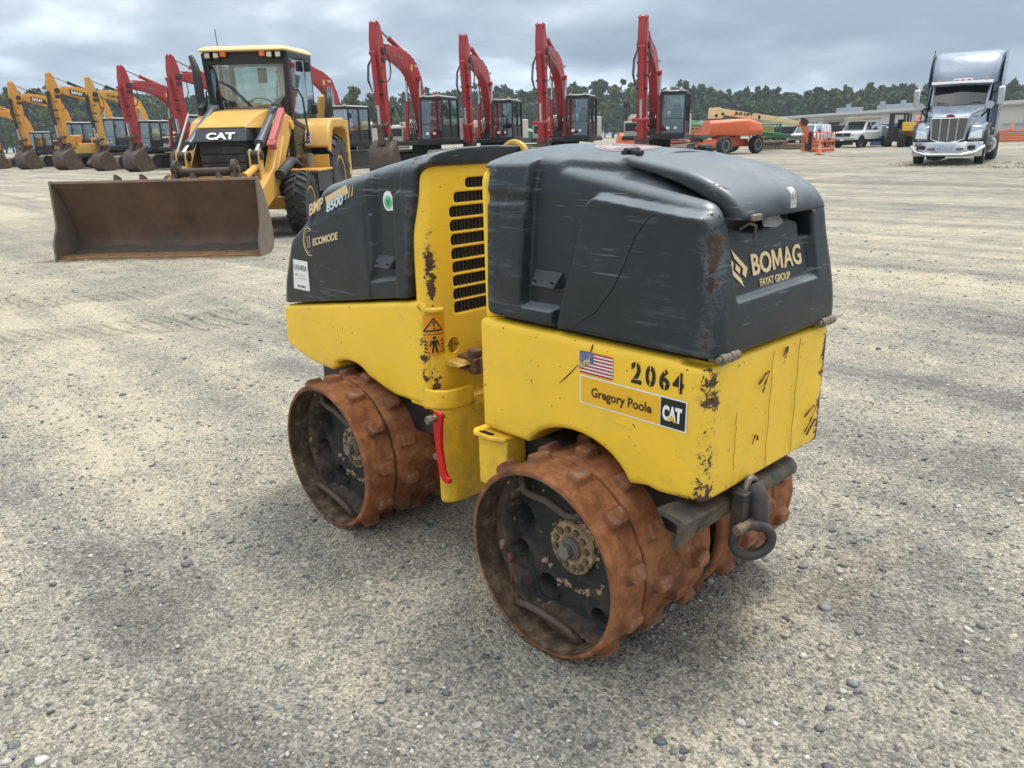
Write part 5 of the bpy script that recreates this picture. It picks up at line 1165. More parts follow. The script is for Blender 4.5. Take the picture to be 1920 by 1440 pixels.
# ---------------------------------------------------------------- excavators
def machine_paint(name, col, **k): return simple(name, col, .42, var=.07, scale=1.5, **k)
M_LBR = machine_paint('excavator_red', (.34, .026, .028), dust=.25, dustcol=(.24, .08, .065))
M_ORG = machine_paint('excavator_amber', (.60, .27, .035), dust=.3, dustcol=(.34, .20, .08))
M_CYE = machine_paint('excavator_yellow', (.60, .33, .07), dust=.3, dustcol=(.36, .25, .12))
M_PALE = machine_paint('pale_grey_body', (.48, .47, .41), dust=.2)
M_TRK = simple('dusty_track_shoes', (.15, .12, .09), .85, var=.35, scale=8, bump=.3)
M_EXB = simple('brown_bucket', (.085, .056, .042), .65, .1, var=.35, scale=4, dust=.3, dustcol=(.20, .17, .14))
def zoffs(pts, w):
    """offset a centre line to both sides with widths"""
    L_, Rr = [], []
    for i, p in enumerate(pts):
        a = Vector(pts[max(i-1, 0)]); c = Vector(pts[min(i+1, len(pts)-1)]); d = (c-a).normalized(); nn = Vector((-d.y, d.x))
        L_.append((p[0]+nn.x*w[i]/2, p[1]+nn.y*w[i]/2)); Rr.append((p[0]-nn.x*w[i]/2, p[1]-nn.y*w[i]/2))
    return L_+Rr[::-1]
def excavator(label, bucketpos, az, paint, body, s=1.0, swing=0, armcyl=None, boomtext=None, cabglass=GL, blade=False, group='excavators parked in the row across the yard', hk=1.0, narrow=1.0, beacon=False, handrail=False, bucket=True, boomw=.34, sx=None, bd=.74, bwid=.53):
    a = R_(az); root = thing('excavator', label, 'excavator', (0, 0, 0), a, group)
    root.scale = (s, s, s*hk)
    bx = 3.75 if sx is None else sx
    root.location = (bucketpos[0]-math.cos(a)*bx*s, bucketpos[1]-math.sin(a)*bx*s, 0)
    P = lambda n, m_, f, **k: part(n, m_, root, f, **k)
    # tracks
    for sd in (-1, 1):
        y0 = sd*1.18
        loop = [(1.75, .08), (-1.75, .08), (-2.0, .20), (-2.12, .45), (-2.0, .72), (-1.75, .86), (1.75, .86), (2.0, .72), (2.12, .45), (2.0, .20)]
        tr = P('track', M_BLKD, lambda b: b.prism([(x*.97, .45+(z-.45)*.86) for x, z in loop], y0-.26, y0+.26), bevel=.03)
        def shoes(b):
            per = []
            for i in range(len(loop)):
                p, q = Vector(loop[i]), Vector(loop[(i+1) % len(loop)]); n = max(1, int((q-p).length/.19))
                for k in range(n): per.append((p.lerp(q, (k+.5)/n), (q-p).normalized(), (q-p).length/n))
            for c, d, l in per: b.box((c.x, y0, c.y), (l*.90, .60, .045), (0, -math.atan2(d.y, d.x), 0))
        part('track_shoes', M_TRK, tr, shoes)
    P('undercarriage', M_BLKD, lambda b: (b.box((0, 0, .55), (1.6, 1.9, .35)), b.cyl((0, 0, .7), (0, 0, 1.05), .62, n=24)), bevel=.03)
    # upper structure
    P('platform', M_BLK, lambda b: b.box((-.55, 0, 1.14), (3.5, 2.5, .18)), bevel=.03)
    P('engine_housing', body, lambda b: (b.box((-1.35, 0, 1.66), (1.35, 2.5, .88)), b.box((-1.3, -.1, 2.14), (1.0, 1.3, .10))), bevel=.06, bseg=3)
    P('counterweight', body, lambda b: b.prism([(-1.95, -1.25), (-2.35, -1.15), (-2.68, -.6), (-2.72, 0), (-2.68, .6), (-2.35, 1.15), (-1.95, 1.25)], 1.15, 2.08, axis=2), bevel=.06, bseg=3)
    P('side_locker', body, lambda b: (b.box((.15, -.92, 1.50), (1.5, .62, .62)), b.box((-.3, -.92, 1.85), (.6, .6, .3))), bevel=.05, bseg=3)
    P('tool_panel', M_BLK, lambda b: b.box((.92, -.92, 1.58), (.02, .48, .30)))
    if handrail: P('handrail', M_BLK, lambda b: (b.tube([(.85, -1.15, 1.8), (.85, -1.15, 2.55), (.4, -1.15, 2.65), (.0, -1.15, 2.2)], .022, 6), b.tube([(.85, -.68, 1.8), (.85, -.70, 2.55), (.4, -.7, 2.65)], .022, 6), b.box((.62, -1.2, 2.45), (.05, .16, .24))), smooth=60)
    P('swing_deck', M_BLK, lambda b: (b.box((.45, -.05, 1.36), (1.1, .85, .30)), [b.tube([(.55, -.35+.1*k, 1.4), (.75, -.35+.1*k, 1.9), (.5, -.3+.08*k, 2.1)], .025, 5) for k in range(5)]), smooth=50)
    # cab (machine's left = +y)
    y0, y1, x0, x1, z0, z1 = .33, 1.27, -.55, 1.22, 1.22, 2.90
    def frame(b):
        for y in (y0, y1):
            b.bar((x1-.02, y, z0+.02), (x1-.10, y, z1-.06), .075, .08, up=(1, 0, 0)); b.bar((.33, y, z0), (.33, y, z1-.05), .09, .06, up=(1, 0, 0)); b.bar((x0+.04, y, z0), (x0+.06, y, z1-.06), .10, .08, up=(1, 0, 0))
            b.bar((x0, y, z1-.06), (x1-.08, y, z1-.06), .08, .10); b.bar((x0, y, z0+.03), (x1, y, z0+.03), .08, .16)
        b.bar((x1-.09, y0, z1-.07), (x1-.09, y1, z1-.07), .08, .12); b.bar((x1-.01, y0, z0+.02), (x1-.01, y1, z0+.02), .06, .14); b.bar((x0+.04, y0, z1-.06), (x0+.04, y1, z1-.06), .08, .10)
        b.box((x0+.02, (y0+y1)/2, 1.55), (.05, .9, .6)); b.bar((x1-.045, y0, 1.86), (x1-.045, y1, 1.86), .03, .03)
        b.box((.35, y1, 1.55), (1.4, .03, .45)); b.box((.35, (y0+y1)/2, z0-.10), (1.75, .92, .12))
    P('cab_frame', M_BLK, frame, bevel=.02)
    P('cab_roof', simple('pale_cab_roof', (.36, .37, .36), .5), lambda b: b.box((.31, .80, z1+.015), (1.72, .92, .05), None, (.94, .9)), bevel=.015)
    P('cab_windscreen', cabglass, lambda b: b.add([(x1-.01, y0+.04, z0+.08), (x1-.01, y1-.04, z0+.08), (x1-.10, y1-.04, z1-.14), (x1-.10, y0+.04, z1-.14)], [(0, 1, 2, 3)]), smooth=None)
    for y in (y0, y1): P('cab_side_glass', cabglass, lambda b: b.add([(.40, y, 1.8), (x1-.08, y, 1.8), (x1-.14, y, z1-.14), (.40, y, z1-.14), (x0+.12, y, 1.8), (.28, y, 1.8), (.28, y, z1-.14), (x0+.12, y, z1-.14)], [(0, 1, 2, 3), (4, 5, 6, 7)]), smooth=None)
    P('cab_seat', M_SEAT, lambda b: (b.box((.05, .80, 1.60), (.45, .48, .16)), b.box((-.17, .80, 1.98), (.14, .46, .66), (0, -.1, 0)), b.box((-.22, .80, 2.38), (.10, .28, .2)), b.box((.55, .80, 1.5), (.15, .4, .35))), bevel=.05)
    P('paper_sticker', M_WHITE, lambda b: (b.box((x1, .62, 1.50), (.006, .13, .11)), b.box((x1, .42+.5, 1.50), (.006, .10, .09))))
    P('cab_mirror', M_BLK, lambda b: (b.cyl((x1-.05, y1+.12, 2.46), (x1-.02, y1+.12, 2.46), .13, n=18), b.tube([(x1-.1, y1, 2.7), (x1-.05, y1+.12, 2.55)], .015, 6)), smooth=40)
    P('roof_lamp', M_LAMP, lambda b: [b.box((x1-.06, y, z1+.04), (.08, .14, .07)) for y in (.50, 1.10)], bevel=.01)
    P('rear_cab_glass', cabglass, lambda b: b.add([(x0+.02, y0+.05, 1.9), (x0+.02, y1-.05, 1.9), (x0+.02, y1-.05, z1-.14), (x0+.02, y0+.05, z1-.14)], [(0, 1, 2, 3)]), smooth=None)
    if beacon: P('beacon', M_AMBER, lambda b: (b.cyl((.3, .55, z1+.03), (.3, .55, z1+.16), .07, .06, n=14)), smooth=40)
    P('muffler', M_BLKD, lambda b: b.cyl((-1.2, -.75, 2.1), (-1.2, -.75, 2.55), .08))
    # boom, arm and bucket
    yb = -.08; w = boomw
    cl = [(.15, 1.62), (.25, 2.3), (.42, 2.95), (.62, 3.45), (.95, 3.88), (1.5, 4.18), (2.3, 4.36), (2.95, 4.42), (3.62, 4.42)]; wd = [.34, .5, .62, .70, .72, .64, .52, .42, .26]
    boom = P('boom', paint, lambda b: (b.prism(zoffs(cl, wd), yb-w/2, yb+w/2), b.cyl((.15, yb-.28, 1.62), (.15, yb+.28, 1.62), .13, n=16), b.cyl((.80, yb-.34, 3.62), (.80, yb+.34, 3.62), .11, n=16)), bevel=.015)
    part('boom_lamp', M_LAMP, boom, lambda b: b.box((1.05, yb+.30, 4.05), (.10, .14, .10)), bevel=.01)
    part('boom_pipes', paint, boom, lambda b: ([b.tube([(.22, yb-.10+.09*k, 3.5), (.55, yb-.10+.09*k, 4.15), (1.2, yb-.10+.09*k, 4.48), (2.2, yb-.1+.09*k, 4.66), (3.25, yb-.1+.09*k, 4.66)], .025, 6) for k in range(3)], [b.box((x, yb, z), (.10, w*.9, .06)) for x, z in ((.95, 4.32), (1.6, 4.54), (2.3, 4.64), (3.0, 4.65))]), smooth=50)
    P('arm_pivot', M_BLKD, lambda b: (b.cyl((3.60, yb-.24, 4.42), (3.60, yb+.24, 4.42), .15, n=18), b.box((3.62, yb, 4.10), (.30, w+.06, .16))), bevel=.01, smooth=40)
    P('arm_clamps', M_BLKD, lambda b: [b.box((3.78+.0*k, yb, 2.9+.45*k), (.10, .42, .06)) for k in range(3)])
    P('side_hoses', M_BLK, lambda b: [b.tube([(3.65, yb-.22, 4.3), (3.95, yb-.26-.05*k, 3.9), (4.0, yb-.28-.05*k, 3.4), (3.85, yb-.24, 3.0)], .022, 5) for k in (0, 1)], smooth=60)
    for sd in (-1, 1): cylr('boom_ram', root, (1.00, yb+sd*.30, 1.30), (.80, yb+sd*.30, 3.62), .085, .62, paint, .58)
    cylr('arm_ram', root, (1.15, yb, 4.40), (3.80, yb, 5.26), .085, .58, armcyl or paint, .55)
    part('arm_hoses', M_BLK, root, lambda b: [b.tube([(3.30, yb+.12*k, 4.58), (3.20, yb+.20*k, 4.15), (3.2, yb+.24*k, 3.75), (3.34, yb+.24*k, 3.45), (3.5, yb+.22*k, 3.35)], .025, 6) for k in (-1, -.6, 1)], smooth=60)
    ac = [(3.80, 5.30), (3.76, 4.80), (3.72, 4.36), (3.64, 3.55), (3.56, 2.70), (3.50, 1.50)]; aw = [.22, .50, .56, .42, .34, .26]
    if not bucket: ac[-1] = (3.44, 1.15)
    P('arm', paint, lambda b: (b.prism(zoffs(ac, aw), yb-.17*narrow, yb+.17*narrow), [b.prism([(3.68, 5.12), (3.74, 5.36), (3.86, 5.42), (3.96, 5.30), (3.92, 5.02)], yb+k*.11-.03, yb+k*.11+.03) for k in (-1, 1)], b.cyl((3.84, yb-.19, 5.32), (3.84, yb+.19, 5.32), .05)), bevel=.015)
    cylr('bucket_ram', root, (4.10, yb, 4.30), (3.92, yb, 1.80), .09, .70, armcyl or paint, .62)
    P('bucket_link', M_EXB if bucket else paint, lambda b: (b.bar((3.92, yb-.2, 1.80), (3.56, yb-.2, 1.88), .05, .14), b.bar((3.92, yb+.2, 1.80), (3.56, yb+.2, 1.88), .05, .14), b.cyl((3.92, yb-.32, 1.80), (3.92, yb+.32, 1.80), .07), b.bar((3.92, yb, 1.80), (3.84, yb, 1.12), .22, .14), b.cyl((3.50, yb-.26, 1.46), (3.50, yb+.26, 1.46), .085)), bevel=.01)
    bw = bwid*narrow
    if not bucket:
        P('quick_coupler', M_EXB, lambda b: (b.box((3.45, yb, .95), (.45, .5, .35)), b.cyl((3.42, yb-.3, 1.12), (3.42, yb+.3, 1.12), .09)), bevel=.03)
        if boomtext: text_obj(boomtext[0], 'maker_lettering', boomtext[1], boom, (2.85, yb+w/2+.012, 4.32), (-.985, 0, -.15), (-.1, 0, 1), .15, w=.85, bold=.03, ext=.003)
        return root
    bp = [(3.20, 1.62), (3.50, 1.50), (4.0, 1.34), (4.30, 1.10), (4.40, .75), (4.34, .38), (4.14, .12), (3.82, .0), (3.40, .015), (2.95, .10), (2.72, .20)]
    inn = [(2.80, .24), (3.02, .17), (3.42, .085), (3.80, .075), (4.06, .18), (4.24, .42), (4.30, .75), (4.22, 1.04), (3.95, 1.24), (3.50, 1.40), (3.18, 1.52)]
    bp = [(3.75+(x-3.75)*bd, z*.80) for x, z in bp]; inn = [(3.75+(x-3.75)*bd, z*.80) for x, z in inn]
    bk = P('bucket', M_EXB, lambda b: ([b.prism([(3.90, 1.06), (3.75, 1.30), (3.62, 1.45), (3.38, 1.55), (3.28, 1.42), (3.40, 1.22), (3.60, 1.04)], yb+k*.19-.03, yb+k*.19+.03) for k in (-1, 1)],
        b.add([(x, yb+sd*bw, z) for sd in (-1, 1) for x, z in bp+inn], [(i, (i+1) % 22, 22+(i+1) % 22, 22+i) for i in range(22)])), smooth=45)
    for sd in (-1, 1): part('bucket_side', M_EXB, bk, lambda b: b.prism([(3.75+(x-3.75)*bd, z*.80) for x, z in ((2.72, .18), (2.95, .08), (3.42, .0), (3.84, -.015), (4.16, .10), (4.36, .37), (4.42, .75), (4.32, 1.12), (4.0, 1.36), (3.50, 1.52), (3.05, .80))], yb+sd*bw, yb+sd*(bw+.03)), bevel=.01)
    part('bucket_teeth', M_EXB, bk, lambda b: [b.bar((3.75-.91*bd, yb+y, .16), (3.75-1.19*bd, yb+y, .24), .09, .07, .05, .02) for y in np.linspace(-bw*.85, bw*.85, 5)])
    if boomtext:
        s_, col, bg = boomtext; d = Vector((.985, 0, .20)); pz = (2.45, yb+w/2+.012, 3.90)
        if bg:
            pan = part('maker_panel', bg, boom, lambda b: b.loft([[(1.70, yb+w/2+.004, 4.06), (2.80, yb+w/2+.004, 4.25), (2.80, yb+w/2+.004, 4.53), (1.80, yb+w/2+.004, 4.36)], [(1.70, yb+w/2+.010, 4.06), (2.80, yb+w/2+.010, 4.25), (2.80, yb+w/2+.010, 4.53), (1.80, yb+w/2+.010, 4.36)]]), smooth=None)
            text_obj(s_, 'maker_lettering', col, pan, (2.72, yb+w/2+.014, 4.30), (-.985, 0, -.17), (-.1, 0, 1), .17, w=.74, bold=.03, ext=.003)
        else: text_obj(s_, 'maker_lettering', col, boom, (2.85, yb+w/2+.012, 4.32), (-.985, 0, -.15), (-.1, 0, 1), .15, w=.85, bold=.03, ext=.003)
    if blade: P('dozer_blade', M_EXB, lambda b: b.box((2.6, 0, .42), (.12, 2.6, .62)), bevel=.02)
    P('side_plate_sticker', simple('yellow_tag', (.70, .45, .08), .5), lambda b: b.box((1.25, yb+w/2+.006, 4.0), (.16, .008, .22)))
    return root
SANY = ('SANY', M_WHITE, M_BLACKV); FADE = simple('faded_grey_lettering', (.30, .12, .11), .5)
RED = dict(paint=M_LBR, body=M_PALE)
G = 'red excavators parked in the row'; GY = 'yellow excavators parked in the row'
ex_specs = [
    ('amber excavator cut off by the left edge of the photo', (-62.3, 10.7), -66, dict(paint=M_ORG, body=M_ORG, s=.82, group=GY)),
    ('amber excavator with its arm raised furthest to the left, maker plate low on the boom', (-57.84, 11.46), -69, dict(paint=M_ORG, body=M_ORG, s=.99, armcyl=M_BLKD, boomtext=SANY, group=GY)),
    ('amber excavator between two others, its arm tip the tallest of the three yellow ones', (-52.1, 12.25), -69, dict(paint=M_ORG, body=M_ORG, s=1.02, armcyl=M_BLKD, boomtext=SANY, group=GY)),
    ('dull yellow excavator with a narrow arm and small rusty bucket beside the first red one', (-46.39, 12.64), -71, dict(paint=M_CYE, body=M_CYE, s=.91, narrow=.78, armcyl=M_BLKD, group=GY, boomtext=('CAT', M_BLACKV, None))),
    ('red excavator beside the dull yellow one, its full brown bucket in view', (-42.46, 13.12), -70, dict(s=.965, boomtext=('Link-Belt', FADE, None), group=G, **RED)),
    ('red excavator seen just left of the backhoe exhaust stack', (-37.36, 13.7), -70, dict(s=.985, boomtext=('Link-Belt', FADE, None), group=G, **RED)),
    ('red excavator partly hidden behind the backhoe cab, yellow tag on its boom', (-31.6, 16.3), -70, dict(s=.98, boomtext=('Link-Belt', FADE, None), group=G, **RED)),
    ('red excavator with a wide arched boom, amber beacon on its cab roof', (-23.8, 15.94), -62, dict(s=1.0, boomtext=('Link-Belt', FADE, None), beacon=True, handrail=True, bd=.45, bwid=.5, group=G, **RED)),
    ('red excavator with the lowest arm tip of the four behind the roller', (-24.9, 21.06), -58, dict(bucket=False, s=1.0, boomtext=('Link-Belt', FADE, None), group=G, **RED)),
    ('red excavator seen nearly head-on above the roller front hood', (-20.61, 21.26), -60, dict(bucket=False, s=.995, boomtext=('Link-Belt', FADE, None), group=G, **RED)),
    ('red excavator at the right end of the row, cab beside the orange lift', (-17.09, 22.98), -61, dict(bucket=False, s=.995, boomtext=('Link-Belt', FADE, None), group=G, handrail=True, **RED)),
]
for lab, pos, az, kw in ex_specs: excavator(lab, pos, az, **kw)
# ---------------------------------------------------------------- truck tractor
def az_of(p, q): return math.atan2(q[1]-p[1], q[0]-p[0])
def body_loft(secs):
    """secs: (x, half width bottom, z bottom, half width top, z top)"""
    return [[(x, -wb, zb), (x, wb, zb), (x, wt, zt), (x, -wt, zt)] for x, wb, zb, wt, zt in secs]
def build_truck():
    t = thing('truck_tractor', 'silver blue sleeper truck tractor with tall roof fairing and chrome bumper, parked at the right', 'truck', (-8.33, 28.73, 0), R_(-77))
    P = lambda n, m_, f, **k: part(n, m_, t, f, **k)
    PB = simple('silver_blue_paint', (.22, .27, .34), .30, .25, var=.05, scale=1, coat=.6); DB = simple('deep_blue_side', (.10, .145, .23), .28, .3, var=.1, scale=1, coat=.5)
    CH = simple('truck_chrome', (.60, .61, .62), .2, 1, var=.04); GR = simple('grille_mesh', (.13, .13, .12), .45, .5, var=.15, scale=60)
    P('bumper', CH, lambda b: b.loft([[(.30-.38*abs(y)**3, y*1.08, .30), (.32-.38*abs(y)**3, y*1.08, .45), (.26-.38*abs(y)**3, y*1.08, .78), (.05-.38*abs(y)**3, y*1.08, .76), (.1-.38*abs(y)**3, y*1.08, .30)] for y in np.linspace(-1, 1, 17)]), bevel=.02, smooth=50)
    P('bumper_guard', CH, lambda b: b.tube([(-.10, -1.12, .62), (.30, -.90, .44), (.46, -.56, .36), (.46, .56, .36), (.30, .90, .44), (-.10, 1.12, .62)], .055, 10), smooth=60)
    for s in (-1, 1):
        P('fog_lamp', M_BLK, lambda b: b.box((.235, s*.80, .60), (.12, .18, .14)), bevel=.01)
        P('tow_hook', simple('brown_hook', (.20, .14, .11), .7), lambda b: (b.box((.345, s*.45, .55), (.07, .22, .08)), b.cyl((.36, s*.45, .50), (.36, s*.45, .60), .05)), bevel=.015)
    P('hood', PB, lambda b: (b.loft([[(.12, -.50, .80), (.12, .50, .80), (.12, .52, 1.0), (.06, .60, 1.52), (-.02, .56, 1.64), (-.02, -.56, 1.64), (.06, -.60, 1.52), (.12, -.52, 1.0)],
        [(-.35, -.60, .80), (-.35, .60, .80), (-.35, .64, 1.1), (-.35, .66, 1.56), (-.35, .58, 1.74), (-.35, -.58, 1.74), (-.35, -.66, 1.56), (-.35, -.64, 1.1)],
        [(-1.2, -.78, .80), (-1.2, .78, .80), (-1.2, .80, 1.2), (-1.2, .80, 1.66), (-1.2, .70, 1.88), (-1.2, -.70, 1.88), (-1.2, -.80, 1.66), (-1.2, -.80, 1.2)],
        [(-2.0, -.96, .80), (-2.0, .96, .80), (-2.0, .96, 1.2), (-2.0, .95, 1.84), (-2.0, .84, 2.02), (-2.0, -.84, 2.02), (-2.0, -.95, 1.84), (-2.0, -.96, 1.2)]])), bevel=.05, bseg=3, smooth=50)
    gr = P('grille', GR, lambda b: b.prism([(-.50, .88), (-.30, .80), (0, .76), (.30, .80), (.50, .88), (.53, 1.55), (-.53, 1.55)], .10, .155, axis=0), bevel=.01)
    part('grille_bars', CH, gr, lambda b: ([b.bar((.165, y*1.0, .82 if abs(y) < .4 else .86), (.165, y*1.06, 1.54), .035, .045, up=(1, 0, 0)) for y in (-.25, 0, .25)], b.tube([(.16, -.51, .88), (.16, -.30, .79), (.165, 0, .75), (.16, .30, .79), (.16, .51, .88), (.155, .545, 1.56), (.155, -.545, 1.56)], .022, 6, True)), smooth=40)
    P('badge', simple('red_badge', (.30, .02, .03), .3), lambda b: b.cyl((.02, 0, 1.665), (.07, 0, 1.655), .001, n=3) if False else b.loft([[(xx, .13*math.cos(a), 1.64+.045*math.sin(a)) for a in np.linspace(0, 6.28, 19)[:-1]] for xx in (.0, .10)]), smooth=50)
    for s in (-1, 1):
        P('front_fender', PB, lambda b: b.loft([[(x, s*y0, z0), (x, s*y1, z0), (x, s*y1, z1-.12), (x, s*(y1-.10), z1), (x, s*y0, z1)] for x, y0, y1, z0, z1 in ((-.05, .60, .95, .80, 1.05), (-.25, .62, 1.06, .86, 1.30), (-.7, .66, 1.12, 1.10, 1.42), (-1.2, .72, 1.14, 1.12, 1.44), (-1.75, .80, 1.14, .85, 1.30), (-1.95, .85, 1.12, .60, 1.1))]), bevel=.04, bseg=3, smooth=50)
        P('wheel_arch_trim', M_BLK, lambda b: b.tube([(-.22, s*1.03, .72), (-.30, s*1.09, 1.05), (-.62, s*1.14, 1.30), (-1.2, s*1.15, 1.36), (-1.7, s*1.14, 1.18)], .05, 8), smooth=60)
        P('headlight', simple('headlight_lens', (.72, .76, .78), .08, .3, var=.1, scale=12), lambda b: b.loft([[(-.02, s*.62, .88), (-.02, s*.66, 1.06), (-.12, s*1.0, 1.18), (-.12, s*1.02, .90)], [(.10, s*.62, .88), (.07, s*.66, 1.06), (-.12+.02, s*1.0, 1.18), (-.04, s*1.02, .90)]]), bevel=.015)
        P('headlight_reflector', simple('lamp_glow_white', (.85, .85, .86), .2), lambda b: [b.cyl((.05-.15*k, s*(.72+.16*k), .985), (.085-.14*k, s*(.72+.16*k), .985), .06, n=16) for k in (0, 1)])
        P('mirror', CH, lambda b: (b.box((-1.55, s*1.32, 2.28), (.12, .22, .62)),), bevel=.05, bseg=3)
        P('mirror_arm', M_BLK, lambda b: (b.bar((-1.55, s*1.28, 2.0), (-2.1, s*1.02, 1.9), .07, .07), b.bar((-1.55, s*1.28, 2.5), (-2.1, s*1.02, 2.4), .04, .04)))
        P('hood_mirror', CH, lambda b: b.loft([[(x, s*1.07+r*math.cos(a), 1.98+r*math.sin(a)) for a in np.linspace(0, 6.28, 13)[:-1]] for x, r in ((-.95, .02), (-.88, .10), (-.78, .13), (-.70, .13))]), smooth=60)
        P('hood_mirror_arm', M_BLK, lambda b: b.tube([(-.85, s*1.05, 1.92), (-.95, s*1.0, 1.78), (-1.1, s*.84, 1.62)], .035, 8), smooth=60)
        wheel(t, (-1.20, s*.97, .52), .52, .30, simple('steel_rim', (.5, .5, .5), .35, .8), 0, .56, name='front_wheel')
        for x in (-5.6, -6.9): wheel(t, (x, s*.92, .52), .52, .58, simple('steel_rim', (.5, .5, .5), .35, .8), 0, .56, name='drive_wheel')
        P('fuel_tank', CH, lambda b: b.cyl((-2.9, s*.95, .62), (-4.6, s*.95, .62), .32, n=24), smooth=40)
        P('side_step', simple('stacked_steps', (.36, .37, .38), .4, .6), lambda b: [b.box((-2.5, s*1.14, .40+.26*k), (.6, .12, .07)) for k in range(4)], bevel=.01)
        P('door', PB if s < 0 else DB, lambda b: b.prism([(-2.10, .95), (-3.2, .95), (-3.2, 2.70), (-2.55, 2.70), (-2.18, 2.05)], s*1.015, s*1.035), bevel=.01)
        P('door_window', GLD, lambda b: b.add([(-2.30, s*1.04, 2.08), (-3.08, s*1.04, 1.98), (-3.08, s*1.04, 2.62), (-2.60, s*1.04, 2.62)], [(0, 1, 2, 3)]), smooth=None)
        P('roof_side', PB if s < 0 else DB, lambda b: b.prism([(-3.0, 2.70), (-3.15, 3.4), (-3.55, 3.90), (-5.1, 4.02), (-5.1, .95), (-3.22, .95), (-3.22, 2.70)], s*1.185, s*1.20), bevel=.005)
    P('cab', PB, lambda b: (b.loft(body_loft([(-2.02, .98, .80, .86, 2.02), (-2.3, 1.0, .80, .95, 2.05), (-2.65, 1.01, .80, .96, 2.08), (-3.25, 1.01, .80, 1.0, 2.1)])), b.loft(body_loft([(-2.48, .97, 2.70, .95, 2.82), (-3.3, .99, 2.70, .97, 2.95)])), [b.bar((-2.06, s*.88, 2.0), (-2.56, s*.90, 2.76), .09, .09) for s in (-1, 1)]), bevel=.03)
    P('cab_back_wall', M_BLK, lambda b: (b.box((-3.22, 0, 2.4), (.08, 1.94, .7)), b.box((-2.75, 0, 2.075), (.95, 1.86, .03)), b.box((-2.9, 0, 2.69), (.8, 1.9, .02))))
    P('windscreen', glass('truck_windscreen', (.34, .44, .48), .10), lambda b: b.add([(-2.09, -.86, 2.04), (-1.99, 0, 2.04), (-2.09, .86, 2.04), (-2.56, .88, 2.74), (-2.48, 0, 2.74), (-2.56, -.88, 2.74)], [(0, 1, 4, 5), (1, 2, 3, 4)]), smooth=60)
    P('dashboard', M_BLK, lambda b: b.box((-2.45, 0, 2.0), (.6, 1.8, .16)), bevel=.03)
    P('cab_seats', M_SEAT, lambda b: [b.box((-2.95, s*.52, 2.25), (.2, .5, .75)) for s in (-1, 1)], bevel=.08, bseg=3)
    P('sun_visor', CH, lambda b: b.loft([[(-2.20, y, 2.76+.02*(1-abs(y))), (-2.22, y, 2.86), (-2.60, y, 2.86), (-2.60, y, 2.80)] for y in (-.98, -.5, 0, .5, .98)]), smooth=40)
    P('wiper', M_BLK, lambda b: [b.bar((-2.06+.0, s*.15, 2.06), (-2.08, s*.72, 2.12), .02, .02) for s in (-1, 1)])
    P('roof_marker_lamps', simple('orange_red_lens', (.70, .12, .04), .3), lambda b: [b.box((-2.42, y, 2.90), (.10, .09, .06)) for y in (-.75, -.20, 0, .20, .75)], bevel=.02)
    P('roof_lamp_plate', M_WHITE, lambda b: b.box((-2.5, 0, 2.90), (.08, .62, .09)), bevel=.02)
    P('roof_fairing', PB, lambda b: b.loft([[(x, -w, z0), (x, w, z0), (x, w, z1-.18), (x, w-.08, z1-.06), (x, w-.24, z1), (x, -w+.24, z1), (x, -w+.08, z1-.06), (x, -w, z1-.18)] for x, w, z0, z1 in ((-2.75, .86, 2.76, 3.0), (-2.95, 1.04, 2.78, 3.30), (-3.25, 1.12, 2.8, 3.66), (-3.65, 1.16, 2.8, 3.88), (-4.3, 1.19, 2.8, 3.99), (-5.1, 1.19, 2.8, 4.03))]), bevel=.03, smooth=60)
    P('sleeper', DB, lambda b: b.box((-4.15, 0, 1.85), (1.85, 2.37, 1.95)), bevel=.05)
    P('chassis', M_BLKD, lambda b: (b.box((-3.9, 0, .72), (7.2, .9, .26)), b.cyl((-1.2, -.9, .5), (-1.2, .9, .5), .09), b.cyl((-.2, -.35, .35), (-.75, -.35, .35), .2)))
    P('antenna', M_BLK, lambda b: b.tube([(-1.9, -1.02, 1.9), (-2.15, -1.03, 3.0), (-2.25, -1.0, 3.95)], .014, 5))
build_truck()

